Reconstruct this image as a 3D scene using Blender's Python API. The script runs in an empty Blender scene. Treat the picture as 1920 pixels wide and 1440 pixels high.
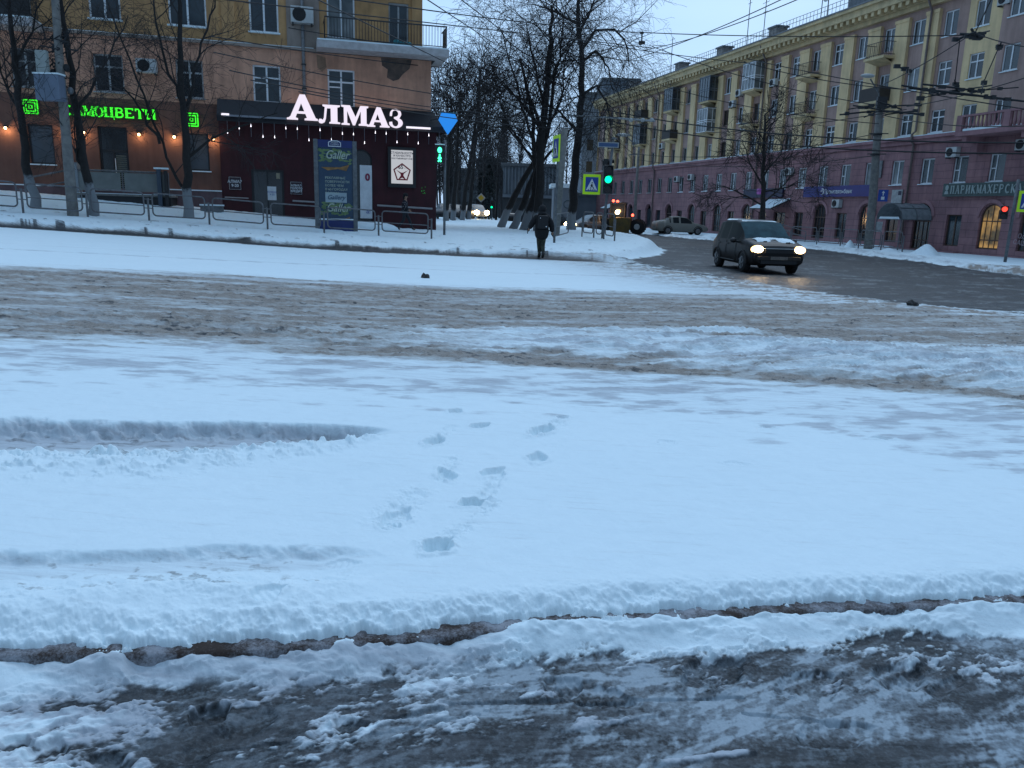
import bpy, bmesh, math, random
import numpy as np
from mathutils import Vector, Matrix
C = bpy.context
SC = C.scene
COL = SC.collection
PI = math.pi
# ---------------------------------------------------------------- camera
FPX = 1450.0
TH = math.atan(325 / FPX); RO = math.radians(1.68)
ct, st, cr, sr = math.cos(TH), math.sin(TH), math.cos(RO), math.sin(RO)
CF = Vector((0, ct, -st)); r0 = Vector((1, 0, 0)); u0 = Vector((0, st, ct))
CR = cr * r0 + sr * u0; CU = -sr * r0 + cr * u0
CAMZ = 1.6
cam_d = bpy.data.cameras.new('camera'); cam = bpy.data.objects.new('camera', cam_d); COL.objects.link(cam)
cam.matrix_world = Matrix(((CR.x, CU.x, -CF.x, 0), (CR.y, CU.y, -CF.y, 0), (CR.z, CU.z, -CF.z, CAMZ), (0, 0, 0, 1)))
cam_d.sensor_fit = 'HORIZONTAL'; cam_d.sensor_width = 36; cam_d.lens = 36 * FPX / 1920
cam_d.clip_start = .05; cam_d.clip_end = 3000
SC.camera = cam
# ---------------------------------------------------------------- world, sun, exposure (blue overcast dusk)
SC.view_settings.view_transform = 'Standard'; SC.view_settings.look = 'None'
SC.view_settings.exposure = 0.2; SC.view_settings.gamma = 1
W = bpy.data.worlds.new("World"); SC.world = W; W.use_nodes = True
nt = W.node_tree; nt.nodes.clear()
out = nt.nodes.new('ShaderNodeOutputWorld'); bg = nt.nodes.new('ShaderNodeBackground')
sky = nt.nodes.new('ShaderNodeTexSky'); sky.sky_type = 'NISHITA'; sky.sun_disc = False
SUN_EL, SUN_AZ = math.radians(24), math.radians(18)
sky.sun_elevation = SUN_EL; sky.sun_rotation = SUN_AZ; sky.ozone_density = 2.5; sky.dust_density = .6; sky.air_density = 1.2
tc = nt.nodes.new('ShaderNodeTexCoord'); mp = nt.nodes.new('ShaderNodeMapping'); mp.inputs['Scale'].default_value = (1, 1, 3.2)
nz = nt.nodes.new('ShaderNodeTexNoise'); nz.inputs['Scale'].default_value = 2.2; nz.inputs['Detail'].default_value = 5
rmp = nt.nodes.new('ShaderNodeValToRGB')
rmp.color_ramp.elements[0].position = .3; rmp.color_ramp.elements[0].color = (3.05, 5.2, 8.2, 1)
rmp.color_ramp.elements[1].position = .72; rmp.color_ramp.elements[1].color = (4.2, 6.4, 9.35, 1)
mx = nt.nodes.new('ShaderNodeMix'); mx.data_type = 'RGBA'; mx.inputs[0].default_value = .93
nt.links.new(tc.outputs['Generated'], mp.inputs[0]); nt.links.new(mp.outputs[0], nz.inputs[0]); nt.links.new(nz.outputs[0], rmp.inputs[0])
nt.links.new(sky.outputs[0], mx.inputs[6]); nt.links.new(rmp.outputs[0], mx.inputs[7])
sp_ = nt.nodes.new('ShaderNodeSeparateXYZ'); ma_ = nt.nodes.new('ShaderNodeMath'); ma_.operation = 'MULTIPLY_ADD'; ma_.inputs[1].default_value = 1.2
mr_ = nt.nodes.new('ShaderNodeMapRange'); mr_.interpolation_type = 'SMOOTHSTEP'; mr_.inputs['From Min'].default_value = -.35; mr_.inputs['From Max'].default_value = .6; mr_.inputs['To Min'].default_value = .42; mr_.inputs['To Max'].default_value = 1.12
mu_ = nt.nodes.new('ShaderNodeVectorMath'); mu_.operation = 'SCALE'    # darkening added to the low rear sky for unseen buildings, shading camera-facing faces
nt.links.new(tc.outputs['Generated'], sp_.inputs[0]); nt.links.new(sp_.outputs[1], ma_.inputs[0]); nt.links.new(sp_.outputs[2], ma_.inputs[2]); nt.links.new(ma_.outputs[0], mr_.inputs[0])
nt.links.new(mx.outputs[2], mu_.inputs[0]); nt.links.new(mr_.outputs[0], mu_.inputs['Scale']); nt.links.new(mu_.outputs[0], bg.inputs[0]); bg.inputs[1].default_value = .1; nt.links.new(bg.outputs[0], out.inputs[0])
sl = bpy.data.lights.new('sun', 'SUN'); sl.energy = .5; sl.angle = math.radians(40); sl.color = (.9, .96, 1)
so = bpy.data.objects.new('sun', sl); COL.objects.link(so)
sd = Vector((math.sin(SUN_AZ) * math.cos(SUN_EL + .5), math.cos(SUN_AZ) * math.cos(SUN_EL + .5), math.sin(SUN_EL + .5)))
so.rotation_euler = sd.to_track_quat('Z', 'Y').to_euler()
# ---------------------------------------------------------------- frames and unprojection
AZ = math.radians(-14.9)
EV = Vector((math.sin(AZ), math.cos(AZ), 0)); DV = Vector((math.cos(AZ), -math.sin(AZ), 0))
def ray(px, py): return CF + (px - 960) / FPX * CR - (py - 720) / FPX * CU
def atZ(px, py, Z):
    d = ray(px, py); t = Z / d.y
    return Vector((d.x * t, Z, CAMZ + d.z * t))
def uvw(u, v, z=0): return DV * u + EV * v + Vector((0, 0, z))
def sm(a, b, x):
    t = np.clip((np.asarray(x, float) - a) / (b - a), 0, 1); return t * t * (3 - 2 * t)
def Gb(u, v):
    u = np.asarray(u, float); v = np.asarray(v, float)
    return -.009 * (u - 8) + .055 * 1.5 * np.logaddexp(0, (1.5 - u) / 1.5) + .0035 * np.clip(v - 27, 0, 40)
def solve(px, py, fn, t0=1.2, t1=400):
    d = ray(px, py); ts = np.geomspace(t0, t1, 900)
    x, y, z = d.x * ts, d.y * ts, CAMZ + d.z * ts
    u = x * DV.x + y * DV.y; v = x * EV.x + y * EV.y
    f = z - fn(u, v); i = np.argmax(f < 0) if (f < 0).any() else len(ts) - 1
    i = max(i, 1); a = f[i - 1] / (f[i - 1] - f[i] + 1e-9); t = ts[i - 1] + a * (ts[i] - ts[i - 1])
    p = Vector((d.x * t, d.y * t, CAMZ + d.z * t)); return p, p.dot(DV), p.dot(EV)
def line_uv(pts, fn=Gb):
    r = [solve(a, b, fn)[1:] for a, b in pts]; r.sort(); return np.array(r)
KERB = line_uv([(a, b - 26) for a, b in [(-300, 1212), (0, 1207), (250, 1207), (500, 1204), (760, 1188), (900, 1172), (1200, 1150), (1500, 1140), (1920, 1124), (2200, 1114)]])
FARK = line_uv([(0, 424), (400, 451), (800, 476), (1130, 490)])
def vk(u): return np.interp(u, KERB[:, 0], KERB[:, 1])
def vf(u):
    s = (FARK[-1, 1] - FARK[0, 1]) / (FARK[-1, 0] - FARK[0, 0])
    return np.where(u < FARK[0, 0], FARK[0, 1] + (u - FARK[0, 0]) * s * .3, np.interp(u, FARK[:, 0], FARK[:, 1]))
_sl = [solve(a, b, Gb) for a, b in [(1175, 487), (1232, 479), (1247, 470), (1215, 457), (1160, 447), (1110, 440)]]
SLV = np.array([p[2] for p in _sl]); SLU = np.array([p[1] for p in _sl]); _o = np.argsort(SLV); SLV, SLU = SLV[_o], SLU[_o]
def ue(v): return np.interp(v, SLV, SLU)                      # left edge of the side street
URT = 29.6
_rl = np.array(sorted((p[2], p[1]) for p in [solve(a, b, Gb) for a, b in [(1196, 438), (1300, 448), (1500, 464), (1700, 488), (1920, 517)]]))
def ur(v): return np.interp(v, _rl[:, 0], _rl[:, 1]) + .15 * np.sin(v * .7) + .1 * np.sin(v * 1.9 + 2)
def isl(u, v):                                                # 1 on the raised snow island / verge left of the side street
    return sm(-.02, .14, v - vf(u)) * sm(0, .9, ue(v) - u)
def Gf(u, v):
    u = np.asarray(u, float); v = np.asarray(v, float)
    A = .34 + .33 * sm(5, -4, u) if False else .30 + .34 * sm(0, 1, (7 - u) / 11)
    bank = .21 + A * sm(0, 9.5, v - vf(u) - .6)
    return Gb(u, v) + isl(u, v) * bank + .13 * sm(0, .6, u - ur(v)) * sm(0, 1, v - 20)
def gp(px, py): return solve(px, py, Gf)[0]
def gz(x, y): return float(Gf(x * DV.x + y * DV.y, x * EV.x + y * EV.y))
# ---------------------------------------------------------------- materials
_mats = {}
def principled(name):
    m = bpy.data.materials.new(name); m.use_nodes = True
    return m, m.node_tree, m.node_tree.nodes['Principled BSDF']
def mat(name, col, rough=.6, col2=None, scale=3.0, metal=0, emit=None, es=0, bump=0, detail=6, spec=.5, dist=.02):
    if name in _mats: return _mats[name]
    m, nt, b = principled(name)
    b.inputs['Base Color'].default_value = (*col, 1); b.inputs['Roughness'].default_value = rough
    b.inputs['Metallic'].default_value = metal; b.inputs['Specular IOR Level'].default_value = spec
    if emit: b.inputs['Emission Color'].default_value = (*emit, 1); b.inputs['Emission Strength'].default_value = es
    if not emit:
        c2 = col2 or tuple(x * .78 for x in col)
        t = nt.nodes.new('ShaderNodeTexCoord'); n = nt.nodes.new('ShaderNodeTexNoise')
        n.inputs['Scale'].default_value = scale; n.inputs['Detail'].default_value = detail; n.inputs['Roughness'].default_value = .65
        r = nt.nodes.new('ShaderNodeValToRGB'); r.color_ramp.elements[0].position = .35; r.color_ramp.elements[1].position = .68
        r.color_ramp.elements[0].color = (*c2, 1); r.color_ramp.elements[1].color = (*col, 1)
        nt.links.new(t.outputs['Object'], n.inputs[0]); nt.links.new(n.outputs[0], r.inputs[0]); nt.links.new(r.outputs[0], b.inputs['Base Color'])
        if bump:
            bp = nt.nodes.new('ShaderNodeBump'); bp.inputs['Strength'].default_value = bump; bp.inputs['Distance'].default_value = dist
            nt.links.new(n.outputs[0], bp.inputs['Height']); nt.links.new(bp.outputs[0], b.inputs['Normal'])
    _mats[name] = m; return m
def wallmat(name, col, stain, scale=.5, brick=None, rough=.85, streak=True):
    """plaster: large stains, fine grain and vertical water streaks; brick=(w,h) adds rusticated block joints"""
    m, nt, b = principled(name); N = nt.nodes.new; L = nt.links.new
    t = N('ShaderNodeTexCoord'); b.inputs['Roughness'].default_value = rough
    n1 = N('ShaderNodeTexNoise'); n1.inputs['Scale'].default_value = scale; n1.inputs['Detail'].default_value = 8; n1.inputs['Roughness'].default_value = .7
    mpn = N('ShaderNodeMapping'); mpn.inputs['Scale'].default_value = (2.2, 2.2, .25)
    n2 = N('ShaderNodeTexNoise'); n2.inputs['Scale'].default_value = 1.6; n2.inputs['Detail'].default_value = 5
    L(t.outputs['Object'], n1.inputs[0]); L(t.outputs['Object'], mpn.inputs[0]); L(mpn.outputs[0], n2.inputs[0])
    ad = N('ShaderNodeMath'); ad.operation = 'ADD'; m2 = N('ShaderNodeMath'); m2.operation = 'MULTIPLY'; m2.inputs[1].default_value = .55
    L(n2.outputs[0], m2.inputs[0]); L(n1.outputs[0], ad.inputs[0]); L(m2.outputs[0], ad.inputs[1])
    r = N('ShaderNodeValToRGB'); r.color_ramp.elements[0].position = .62; r.color_ramp.elements[1].position = .92
    r.color_ramp.elements[0].color = (*stain, 1); r.color_ramp.elements[1].color = (*col, 1)
    L(ad.outputs[0], r.inputs[0]); last = r.outputs[0]
    bp = N('ShaderNodeBump'); bp.inputs['Strength'].default_value = .3; bp.inputs['Distance'].default_value = .02
    if brick:
        sx = N('ShaderNodeSeparateXYZ'); cx = N('ShaderNodeCombineXYZ'); L(t.outputs['Object'], sx.inputs[0])
        L(sx.outputs[0], cx.inputs[0]); L(sx.outputs[2], cx.inputs[1])
        br = N('ShaderNodeTexBrick'); br.inputs['Scale'].default_value = 1; br.inputs['Brick Width'].default_value = brick[0]; br.inputs['Row Height'].default_value = brick[1]
        br.inputs['Mortar Size'].default_value = .014; br.inputs['Mortar Smooth'].default_value = .4
        br.inputs['Color1'].default_value = (1, 1, 1, 1); br.inputs['Color2'].default_value = (.86, .86, .86, 1); br.inputs['Mortar'].default_value = (.45, .42, .45, 1)
        L(cx.outputs[0], br.inputs[0]); mu = N('ShaderNodeMix'); mu.data_type = 'RGBA'; mu.blend_type = 'MULTIPLY'; mu.inputs[0].default_value = 1
        L(last, mu.inputs[6]); L(br.outputs['Color'], mu.inputs[7]); last = mu.outputs[2]
        iv = N('ShaderNodeMath'); iv.operation = 'SUBTRACT'; iv.inputs[0].default_value = 1; L(br.outputs['Fac'], iv.inputs[1]); L(iv.outputs[0], bp.inputs['Height'])
    else: L(n1.outputs[0], bp.inputs['Height'])
    L(bp.outputs[0], b.inputs['Normal']); L(last, b.inputs['Base Color']); return m
def emis(name, col, s): return mat(name, (0, 0, 0), .5, emit=col, es=s)
M = {}
M['white'] = mat('white_upvc', (.78, .80, .82), .4, (.62, .64, .66), 2)
M['oldwhite'] = mat('old_white_paint', (.42, .43, .43), .6, (.25, .25, .25), 5)
M['brownframe'] = mat('brown_frame', (.09, .05, .035), .5)
M['snow'] = mat('snow', (.77, .86, .88), .75, (.69, .78, .82), 6, bump=.3)
M['metal'] = mat('galvanised_metal', (.17, .18, .19), .5, (.09, .095, .1), 6, metal=.4)
M['fence'] = mat('grey_fence_paint', (.16, .16, .17), .6, (.08, .075, .075), 8)
M['dark'] = mat('dark_metal', (.018, .018, .02), .5)
M['black'] = mat('black_plastic', (.012, .012, .014), .45)
M['wire'] = mat('black_cable', (.012, .013, .016), .7)
M['concrete'] = mat('concrete', (.23, .22, .20), .85, (.13, .125, .12), 5, bump=.4)
M['bark'] = mat('bark', (.055, .045, .04), .9, (.022, .019, .018), 14, bump=.6)
M['ac'] = mat('air_conditioner_casing', (.5, .51, .5), .5)
M['blue'] = mat('sign_blue', (.01, .05, .30), .5, (.01, .045, .26))
M['signwhite'] = mat('sign_white', (.7, .72, .74), .5)
M['signblack'] = mat('sign_black', (.01, .01, .01), .5)
M['lime'] = mat('fluorescent_yellow_green', (.0, .0, .0), .5, emit=(.45, .78, .0), es=.6) if False else mat('fluorescent_yellow_green', (.62, .95, .01), .4, (.6, .92, .01))
def glass(name, col, rough=.12, col2=None):
    m = mat(name, col, rough, col2 or tuple(c * .45 for c in col), .9, spec=.8, detail=2); return m
M['glass'] = glass('window_glass', (.03, .045, .055)); M['glass2'] = glass('curtained_glass', (.22, .23, .23), .25, (.05, .065, .07)); M['glass3'] = glass('dark_glass', (.012, .015, .02), .16)
M['shopglass'] = glass('shutter_glass', (.035, .05, .07), .35)
# ---------------------------------------------------------------- mesh helpers
def empty(name, loc=(0, 0, 0), rz=0, label=None, cat=None, group=None, mtx=None):
    o = bpy.data.objects.new(name, None); COL.objects.link(o); o.location = loc; o.rotation_euler = (0, 0, rz); o.empty_display_size = .2
    if mtx is not None: o.matrix_world = mtx
    return tag(o, label, cat, group)
def tag(o, label=None, cat=None, group=None, kind=None):
    if label: o['label'] = label
    if cat: o['category'] = cat
    if group: o['group'] = group
    if kind: o['kind'] = kind
    return o
class MB:
    def __init__(s): s.v = []; s.f = []
    def add(s, vs, fs):
        n = len(s.v); s.v.extend([tuple(p) for p in vs]); s.f.extend([tuple(n + i for i in f) for f in fs]); return s
    def quad(s, a, b, c, d): return s.add([a, b, c, d], [(0, 1, 2, 3)])
    def box(s, x0, x1, y0, y1, z0, z1):
        return s.add([(x0, y0, z0), (x1, y0, z0), (x1, y1, z0), (x0, y1, z0), (x0, y0, z1), (x1, y0, z1), (x1, y1, z1), (x0, y1, z1)],
                     [(0, 3, 2, 1), (4, 5, 6, 7), (0, 1, 5, 4), (1, 2, 6, 5), (2, 3, 7, 6), (3, 0, 4, 7)])
    def tube(s, pts, r, n=8, cap=True):
        pts = [Vector(p) for p in pts]; rs = r if isinstance(r, (list, tuple)) else [r] * len(pts); base = len(s.v)
        up = Vector((0, 0, 1)); X = None
        for i, p in enumerate(pts):
            t = (pts[min(i + 1, len(pts) - 1)] - pts[max(i - 1, 0)]).normalized()
            if X is None: X = t.cross(up) if abs(t.z) < .9 else t.cross(Vector((1, 0, 0)))
            X = (X - t * X.dot(t)).normalized(); Y = t.cross(X)
            for k in range(n):
                a = 2 * PI * k / n; s.v.append(tuple(p + (X * math.cos(a) + Y * math.sin(a)) * rs[i]))
        for i in range(len(pts) - 1):
            for k in range(n):
                a = base + i * n + k; b = base + i * n + (k + 1) % n; s.f.append((a, a + n, b + n, b))
        if cap:
            s.f.append(tuple(base + k for k in range(n))); e = base + (len(pts) - 1) * n; s.f.append(tuple(e + n - 1 - k for k in range(n)))
        return s
    def prism(s, poly, y0, y1):      # poly in x,z
        n = len(poly); s.add([(x, y0, z) for x, z in poly] + [(x, y1, z) for x, z in poly],
            [tuple(range(n)), tuple(range(2 * n - 1, n - 1, -1))] + [(i, i + n, (i + 1) % n + n, (i + 1) % n) for i in range(n)]); return s
    def ball(s, c, rx, ry=None, rz=None, n=12, m=8):
        ry = ry or rx; rz = rz or rx; vs = []; fs = []
        for i in range(m + 1):
            a = PI * i / m
            for k in range(n): b = 2 * PI * k / n; vs.append((c[0] + rx * math.sin(a) * math.cos(b), c[1] + ry * math.sin(a) * math.sin(b), c[2] + rz * math.cos(a)))
        for i in range(m):
            for k in range(n): fs.append((i * n + k, (i + 1) * n + k, (i + 1) * n + (k + 1) % n, i * n + (k + 1) % n))
        return s.add(vs, fs)
    def each(s, name, m, parent=None, smooth=False, most=100):
        """every separate piece as an object of its own"""
        key = {}; par = list(range(len(s.v)))
        def find(a):
            while par[a] != a: par[a] = par[par[a]]; a = par[a]
            return a
        for i, p in enumerate(s.v):
            k = tuple(round(c, 4) for c in p)
            if k in key: par[find(i)] = find(key[k])
            else: key[k] = i
        for f in s.f:
            for b in f[1:]: par[find(b)] = find(f[0])
        grp = {}
        for f in s.f: grp.setdefault(find(f[0]), []).append(f)
        gs = list(grp.values()); rest = MB(); o = None
        if len(gs) > most: gs.sort(key=lambda g: -max(s.v[v][0] for f in g for v in f))
        for q, g in enumerate(gs):
            ids = sorted({v for f in g for v in f}); mp = {v: i for i, v in enumerate(ids)}; t = MB() if q < most else rest
            t.add([s.v[v] for v in ids], [tuple(mp[v] for v in f) for f in g])
            if q < most: o = t.build(name, m, parent, smooth)
        if rest.v: r = rest.build('distant_' + name + 's', m, parent, smooth); r['kind'] = 'stuff'
        return o
    def build(s, name, m, parent=None, smooth=False, bevel=0):
        me = bpy.data.meshes.new(name); me.from_pydata(s.v, [], s.f); me.validate(); me.update()
        me.materials.append(m); o = bpy.data.objects.new(name, me); COL.objects.link(o)
        if smooth: me.polygons.foreach_set('use_smooth', [True] * len(me.polygons))
        if parent: o.parent = parent
        if bevel: b = o.modifiers.new('bevel', 'BEVEL'); b.width = bevel; b.segments = 2; b.limit_method = 'ANGLE'
        return o
def copy_tree(o, parent=None):
    c = o.copy(); COL.objects.link(c); c.parent = parent
    for ch in o.children: copy_tree(ch, c)
    return c
def textobj(name, s, size, m, parent=None, loc=(0, 0, 0), ext=.01, align='CENTER', bold=0, shear=0, sx=1, rot=0, slant=0):
    """lettering in the x-z plane facing -y, centred on loc"""
    cu = bpy.data.curves.new('t', 'FONT'); cu.body = s; cu.size = size; cu.extrude = ext; cu.align_x = align; cu.align_y = 'CENTER'; cu.offset = bold; cu.shear = shear
    t = bpy.data.objects.new('t', cu); COL.objects.link(t); me = bpy.data.meshes.new_from_object(t); bpy.data.objects.remove(t)
    me.transform(Matrix.Translation(loc) @ Matrix.Rotation(slant, 4, 'Y') @ Matrix.Rotation(PI / 2, 4, 'X') @ Matrix.Diagonal((sx, 1, 1, 1)))
    me.materials.clear(); me.materials.append(m); me.name = name; o = bpy.data.objects.new(name, me); COL.objects.link(o)
    if parent: o.parent = parent
    return o
def shape2d(name, loops, m, parent, loc=(0, 0, 0), ext=.02, s=1):
    """flat lettering/emblem from closed outlines with holes, in x-z facing -y"""
    cu = bpy.data.curves.new('t', 'CURVE'); cu.dimensions = '2D'; cu.fill_mode = 'BOTH'; cu.extrude = ext
    for lp in loops:
        sp = cu.splines.new('POLY'); sp.points.add(len(lp) - 1); sp.use_cyclic_u = True
        for i, (x, y) in enumerate(lp): sp.points[i].co = (x * s, y * s, 0, 1)
    t = bpy.data.objects.new('t', cu); COL.objects.link(t); me = bpy.data.meshes.new_from_object(t); bpy.data.objects.remove(t)
    me.transform(Matrix.Translation(loc) @ Matrix.Rotation(PI / 2, 4, 'X')); me.materials.clear(); me.materials.append(m)
    o = bpy.data.objects.new(name, me); COL.objects.link(o)
    if parent: o.parent = parent
    return o
def facemtx(p, xdir):        # local x = xdir (horizontal), y away, z up
    x = Vector(xdir).normalized(); z = Vector((0, 0, 1)); y = z.cross(x)
    return Matrix(((x.x, y.x, 0, p[0]), (x.y, y.y, 0, p[1]), (x.z, y.z, 1, p[2]), (0, 0, 0, 1)))

def _arc(cx, cz, rx, rz, a0, a1, n=8): return [(cx + rx * math.cos(math.radians(a0 + (a1 - a0) * i / n)), cz + rz * math.sin(math.radians(a0 + (a1 - a0) * i / n))) for i in range(n + 1)]
_T, _t = .21, .10
GL = {'А': [([(.1, 0), (.45, 1)], _t), ([(.45, 1), (.82, 0)], _T), ([(.25, .36), (.66, .36)], _t)], 'М': [([(.12, 0), (.12, 1)], _t), ([(.88, 0), (.88, 1)], _T), ([(.14, 1), (.5, .08)], _T), ([(.5, .08), (.86, 1)], _t)],
 'О': [(_arc(.48, .5, .36, .46, 0, 360, 16), _T * .85)], 'С': [(_arc(.52, .5, .38, .46, 50, 310, 14), _T * .85)], 'Ц': [([(.15, 0), (.15, 1)], _T), ([(.7, 0), (.7, 1)], _T), ([(.1, .05), (.92, .05)], _t), ([(.9, .05), (.9, -.22)], _t)],
 'В': [([(.18, 0), (.18, 1)], _T), ([(.18, .95)] + _arc(.45, .75, .27, .21, 90, -90) + [(.18, .53)], _t * 1.3), ([(.18, .53)] + _arc(.48, .28, .30, .24, 90, -90) + [(.18, .04)], _t * 1.3)], 'Е': [([(.18, 0), (.18, 1)], _T), ([(.1, .95), (.78, .95)], _t), ([(.1, .05), (.82, .05)], _t), ([(.2, .5), (.6, .5)], _t), ([(.76, .8), (.76, 1)], _t), ([(.8, 0), (.8, .22)], _t)],
 'Т': [([(.45, 0), (.45, 1)], _T), ([(.06, .95), (.84, .95)], _t), ([(.08, .75), (.08, 1)], _t), ([(.82, .75), (.82, 1)], _t)], 'Ы': [([(.15, 0), (.15, 1)], _T), ([(.15, .52)] + _arc(.38, .28, .22, .24, 90, -90) + [(.15, .04)], _t * 1.2), ([(.85, 0), (.85, 1)], _T)],
 'П': [([(.18, 0), (.18, 1)], _T), ([(.74, 0), (.74, 1)], _T), ([(.1, .95), (.82, .95)], _t)], 'Р': [([(.18, 0), (.18, 1)], _T), ([(.18, .95)] + _arc(.45, .72, .3, .24, 90, -90) + [(.18, .48)], _t * 1.3)],
 'И': [([(.16, 0), (.16, 1)], _T), ([(.78, 0), (.78, 1)], _T), ([(.2, .1), (.74, .9)], _t)], 'К': [([(.18, 0), (.18, 1)], _T), ([(.25, .5), (.76, .98)], _t), ([(.35, .55), (.82, .02)], _T)], 'Х': [([(.1, 0), (.8, 1)], _t), ([(.12, 1), (.8, 0)], _T)],
 'Я': [([(.74, 0), (.74, 1)], _T), ([(.74, .95)] + _arc(.44, .72, .28, .24, 90, 270) + [(.74, .48)], _t * 1.3), ([(.5, .48), (.15, .02)], _t * 1.4)]}
def serif(name, txt, h, adv, m, parent, loc, wf=1):
    """signboard lettering with slab serifs, each stroke a thin raised bar"""
    mb = MB(); q = 0
    for i, ch in enumerate(txt):
        for pts, th in GL[ch]:
            st_ = list(zip(pts, pts[1:]))
            if len(pts) == 2 and abs(pts[0][1] - pts[1][1]) > .7:
                for (x, z) in pts: st_.append(((x - .15, z - (.035 if z > .5 else -.035)), (x + .15, z - (.035 if z > .5 else -.035))))
            for k, (a, b) in enumerate(st_):
                tt = th if k < len(pts) - 1 else .07; dx, dz = b[0] - a[0], b[1] - a[1]; L = math.hypot(dx, dz) or 1; nx, nz = -dz / L * tt / 2, dx / L * tt / 2; q += 1
                P4 = [(a[0] + nx, a[1] + nz), (a[0] - nx, a[1] - nz), (b[0] - nx, b[1] - nz), (b[0] + nx, b[1] + nz)]; y = -(q % 7) * .0012
                mb.prism([(loc[0] + i * adv + x * adv * wf / .92, loc[2] + z * h) for x, z in P4], loc[1] + y - .02, loc[1] + .02 - y)
    return mb.build(name, m, parent)
# ================================================================ ground sheet (polar grid, fine near the lens)
rs = np.random.RandomState(7); _perm = rs.rand(512, 512)
def vn(x, y, s=0):
    xi = np.floor(x).astype(int); yi = np.floor(y).astype(int); fx = x - xi; fy = y - yi
    fx = fx * fx * (3 - 2 * fx); fy = fy * fy * (3 - 2 * fy); a = xi + s * 37; b = yi + s * 91
    g = lambda i, j: _perm[i % 512, j % 512]
    return (g(a, b) * (1 - fx) + g(a + 1, b) * fx) * (1 - fy) + (g(a, b + 1) * (1 - fx) + g(a + 1, b + 1) * fx) * fy
def fbm(x, y, o=4, s=0):
    r = 0; a = .5; t = 0
    for i in range(o): r = r + a * vn(x * 2 ** i, y * 2 ** i, s + i); t += a; a *= .55
    return r / t
# angles (tan of azimuth) and depression
phi = np.concatenate([np.radians(np.arange(60, 50, -.5)), np.radians(np.arange(50, 30, -.042)), np.radians(np.arange(30, 2.0, -.036)), np.radians(np.arange(2.0, .25, -.02))])
R_ = 1.45 / np.tan(phi); R_ = np.concatenate([R_, [450, 650, 900]])
az = np.concatenate([np.radians(np.arange(-85, -38, 1.5)), np.radians(np.arange(-38, 38, .052)), np.radians(np.arange(38, 86, 1.5))])
RR, AA = np.meshgrid(R_, az, indexing='ij'); X = RR * np.sin(AA); Y = RR * np.cos(AA)
U = X * DV.x + Y * DV.y; V = X * EV.x + Y * EV.y
Zb = Gf(U, V)
far = sm(60, 6, RR)     # damping of micro relief with distance
def P(px, py): return solve(px, py, Gb)[0]
jag = (fbm(U * 2, U * 0, 2, 5) - .5) * .03 + (fbm(U * 12, V * 3, 4, 3) - .5) * .035 * sm(-.02, .02, V - vk(U))
tK = V - vk(U) + jag                      # >0 : snow field side
pave = sm(.0, -.02, tK)
# ---- pavement side
pile = sm(-.16, -.02, tK) * (.048 + .03 * sm(-.5, 2.5, U) + .13 * (fbm(U * 3, V * 3, 4, 8) - .47) + .04 * (fbm(U * 14, V * 14, 3, 6) - .5)) * (1 - .35 * sm(0, 2.5, U))
pl = -.14 + np.where(tK < 0, pile, 0)
lump = (fbm(U * 14, V * 14, 5, 9) - .5)
Z = Zb.copy()
zP = Zb + pl + lump * (.014 - .006 * sm(-.5, .8, U))
zF = Zb + .018 * (fbm(U * .8, V * .8, 3, 2) - .5) + .004 * (fbm(U * 20, V * 20, 3, 12) - .5)
# fluffy rounded lip of the snow field above the kerb
tL = tK + ((fbm(U * 26, V * 26, 4, 31) - .5) * .06 + (fbm(U * 9, V * 9, 3, 33) - .5) * .07) * sm(.2, .02, tK)
lip = sm(.0, .045, tL) * .62 + sm(.01, .15, tL) * .38
Z = zP * (1 - lip) + zF * lip
Z += ((fbm(U * 34, V * 34, 3, 35) - .5) * .028 + (fbm(U * 11, V * 11, 3, 36) - .5) * .03) * sm(-.01, .03, tK) * sm(.24, .06, tK)
kerbm = sm(-.045, -.012, tK + (fbm(U * 30, V * 9, 3, 19) - .5) * .03) * sm(.034, .010, tK + (fbm(U * 40, V * 12, 3, 20) - .5) * .03) * sm(.30, .46, fbm(U * 3.1 + 3, U * 0 + 1, 4, 17) + .10 * sm(2.2, .2, U))
# ---- masks
snowcol = np.zeros(Z.shape + (4,), np.float32)        # r slush brown, g asphalt, b kerb brown, a compact grey and painted rut wall shade
# pavement: trampled patches, wet dark ice
sd1 = fbm(U * 3 + V * 2.2, V * 9 - U * 2.0, 5, 40)      # streaks along the walking direction
sd2 = fbm(U * 1.1, V * 1.6, 4, 44); sd3 = fbm(U * 26, V * 30, 3, 48)
def blob(px, py, rx, ry, ang=0, soft=.5):
    c = P(px, py); a = math.radians(ang); dx = X - c.x; dy = Y - c.y
    xx = (dx * math.cos(a) + dy * math.sin(a)) / rx; yy = (-dx * math.sin(a) + dy * math.cos(a)) / ry
    return np.sqrt(xx * xx + yy * yy)
dk = np.zeros(Z.shape)
for b in [(700, 1300, .42, .15, -3), (1000, 1330, .35, .13, 8), (1250, 1330, .45, .13, 0), (1500, 1370, .5, .2, -10), (1800, 1330, .45, .2, 15), (1700, 1420, .6, .2, 0), (1900, 1250, .3, .08, 25),
          (430, 1310, .17, .045, 35), (660, 1370, .3, .07, 0), (1400, 1225, .3, .05, -8), (1850, 1400, .6, .25, 0), (1350, 1420, .4, .08, 20), (1010, 1240, .13, .035, 0), (500, 1425, .25, .04, 0), (980, 1400, .1, .05, 60)]:
    dk = np.maximum(dk, 1.35 - blob(*b))
tt = V - vk(U); dk = np.maximum(dk, .95 * sm(-.05, -.20, tt + .05 * np.sin(U * 5)) * sm(-.95, -.3, U) + .2 * sm(-.25, -.5, tt) * sm(.5, 2, U) + .5 * sm(-.45, -.62, tt))
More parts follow.
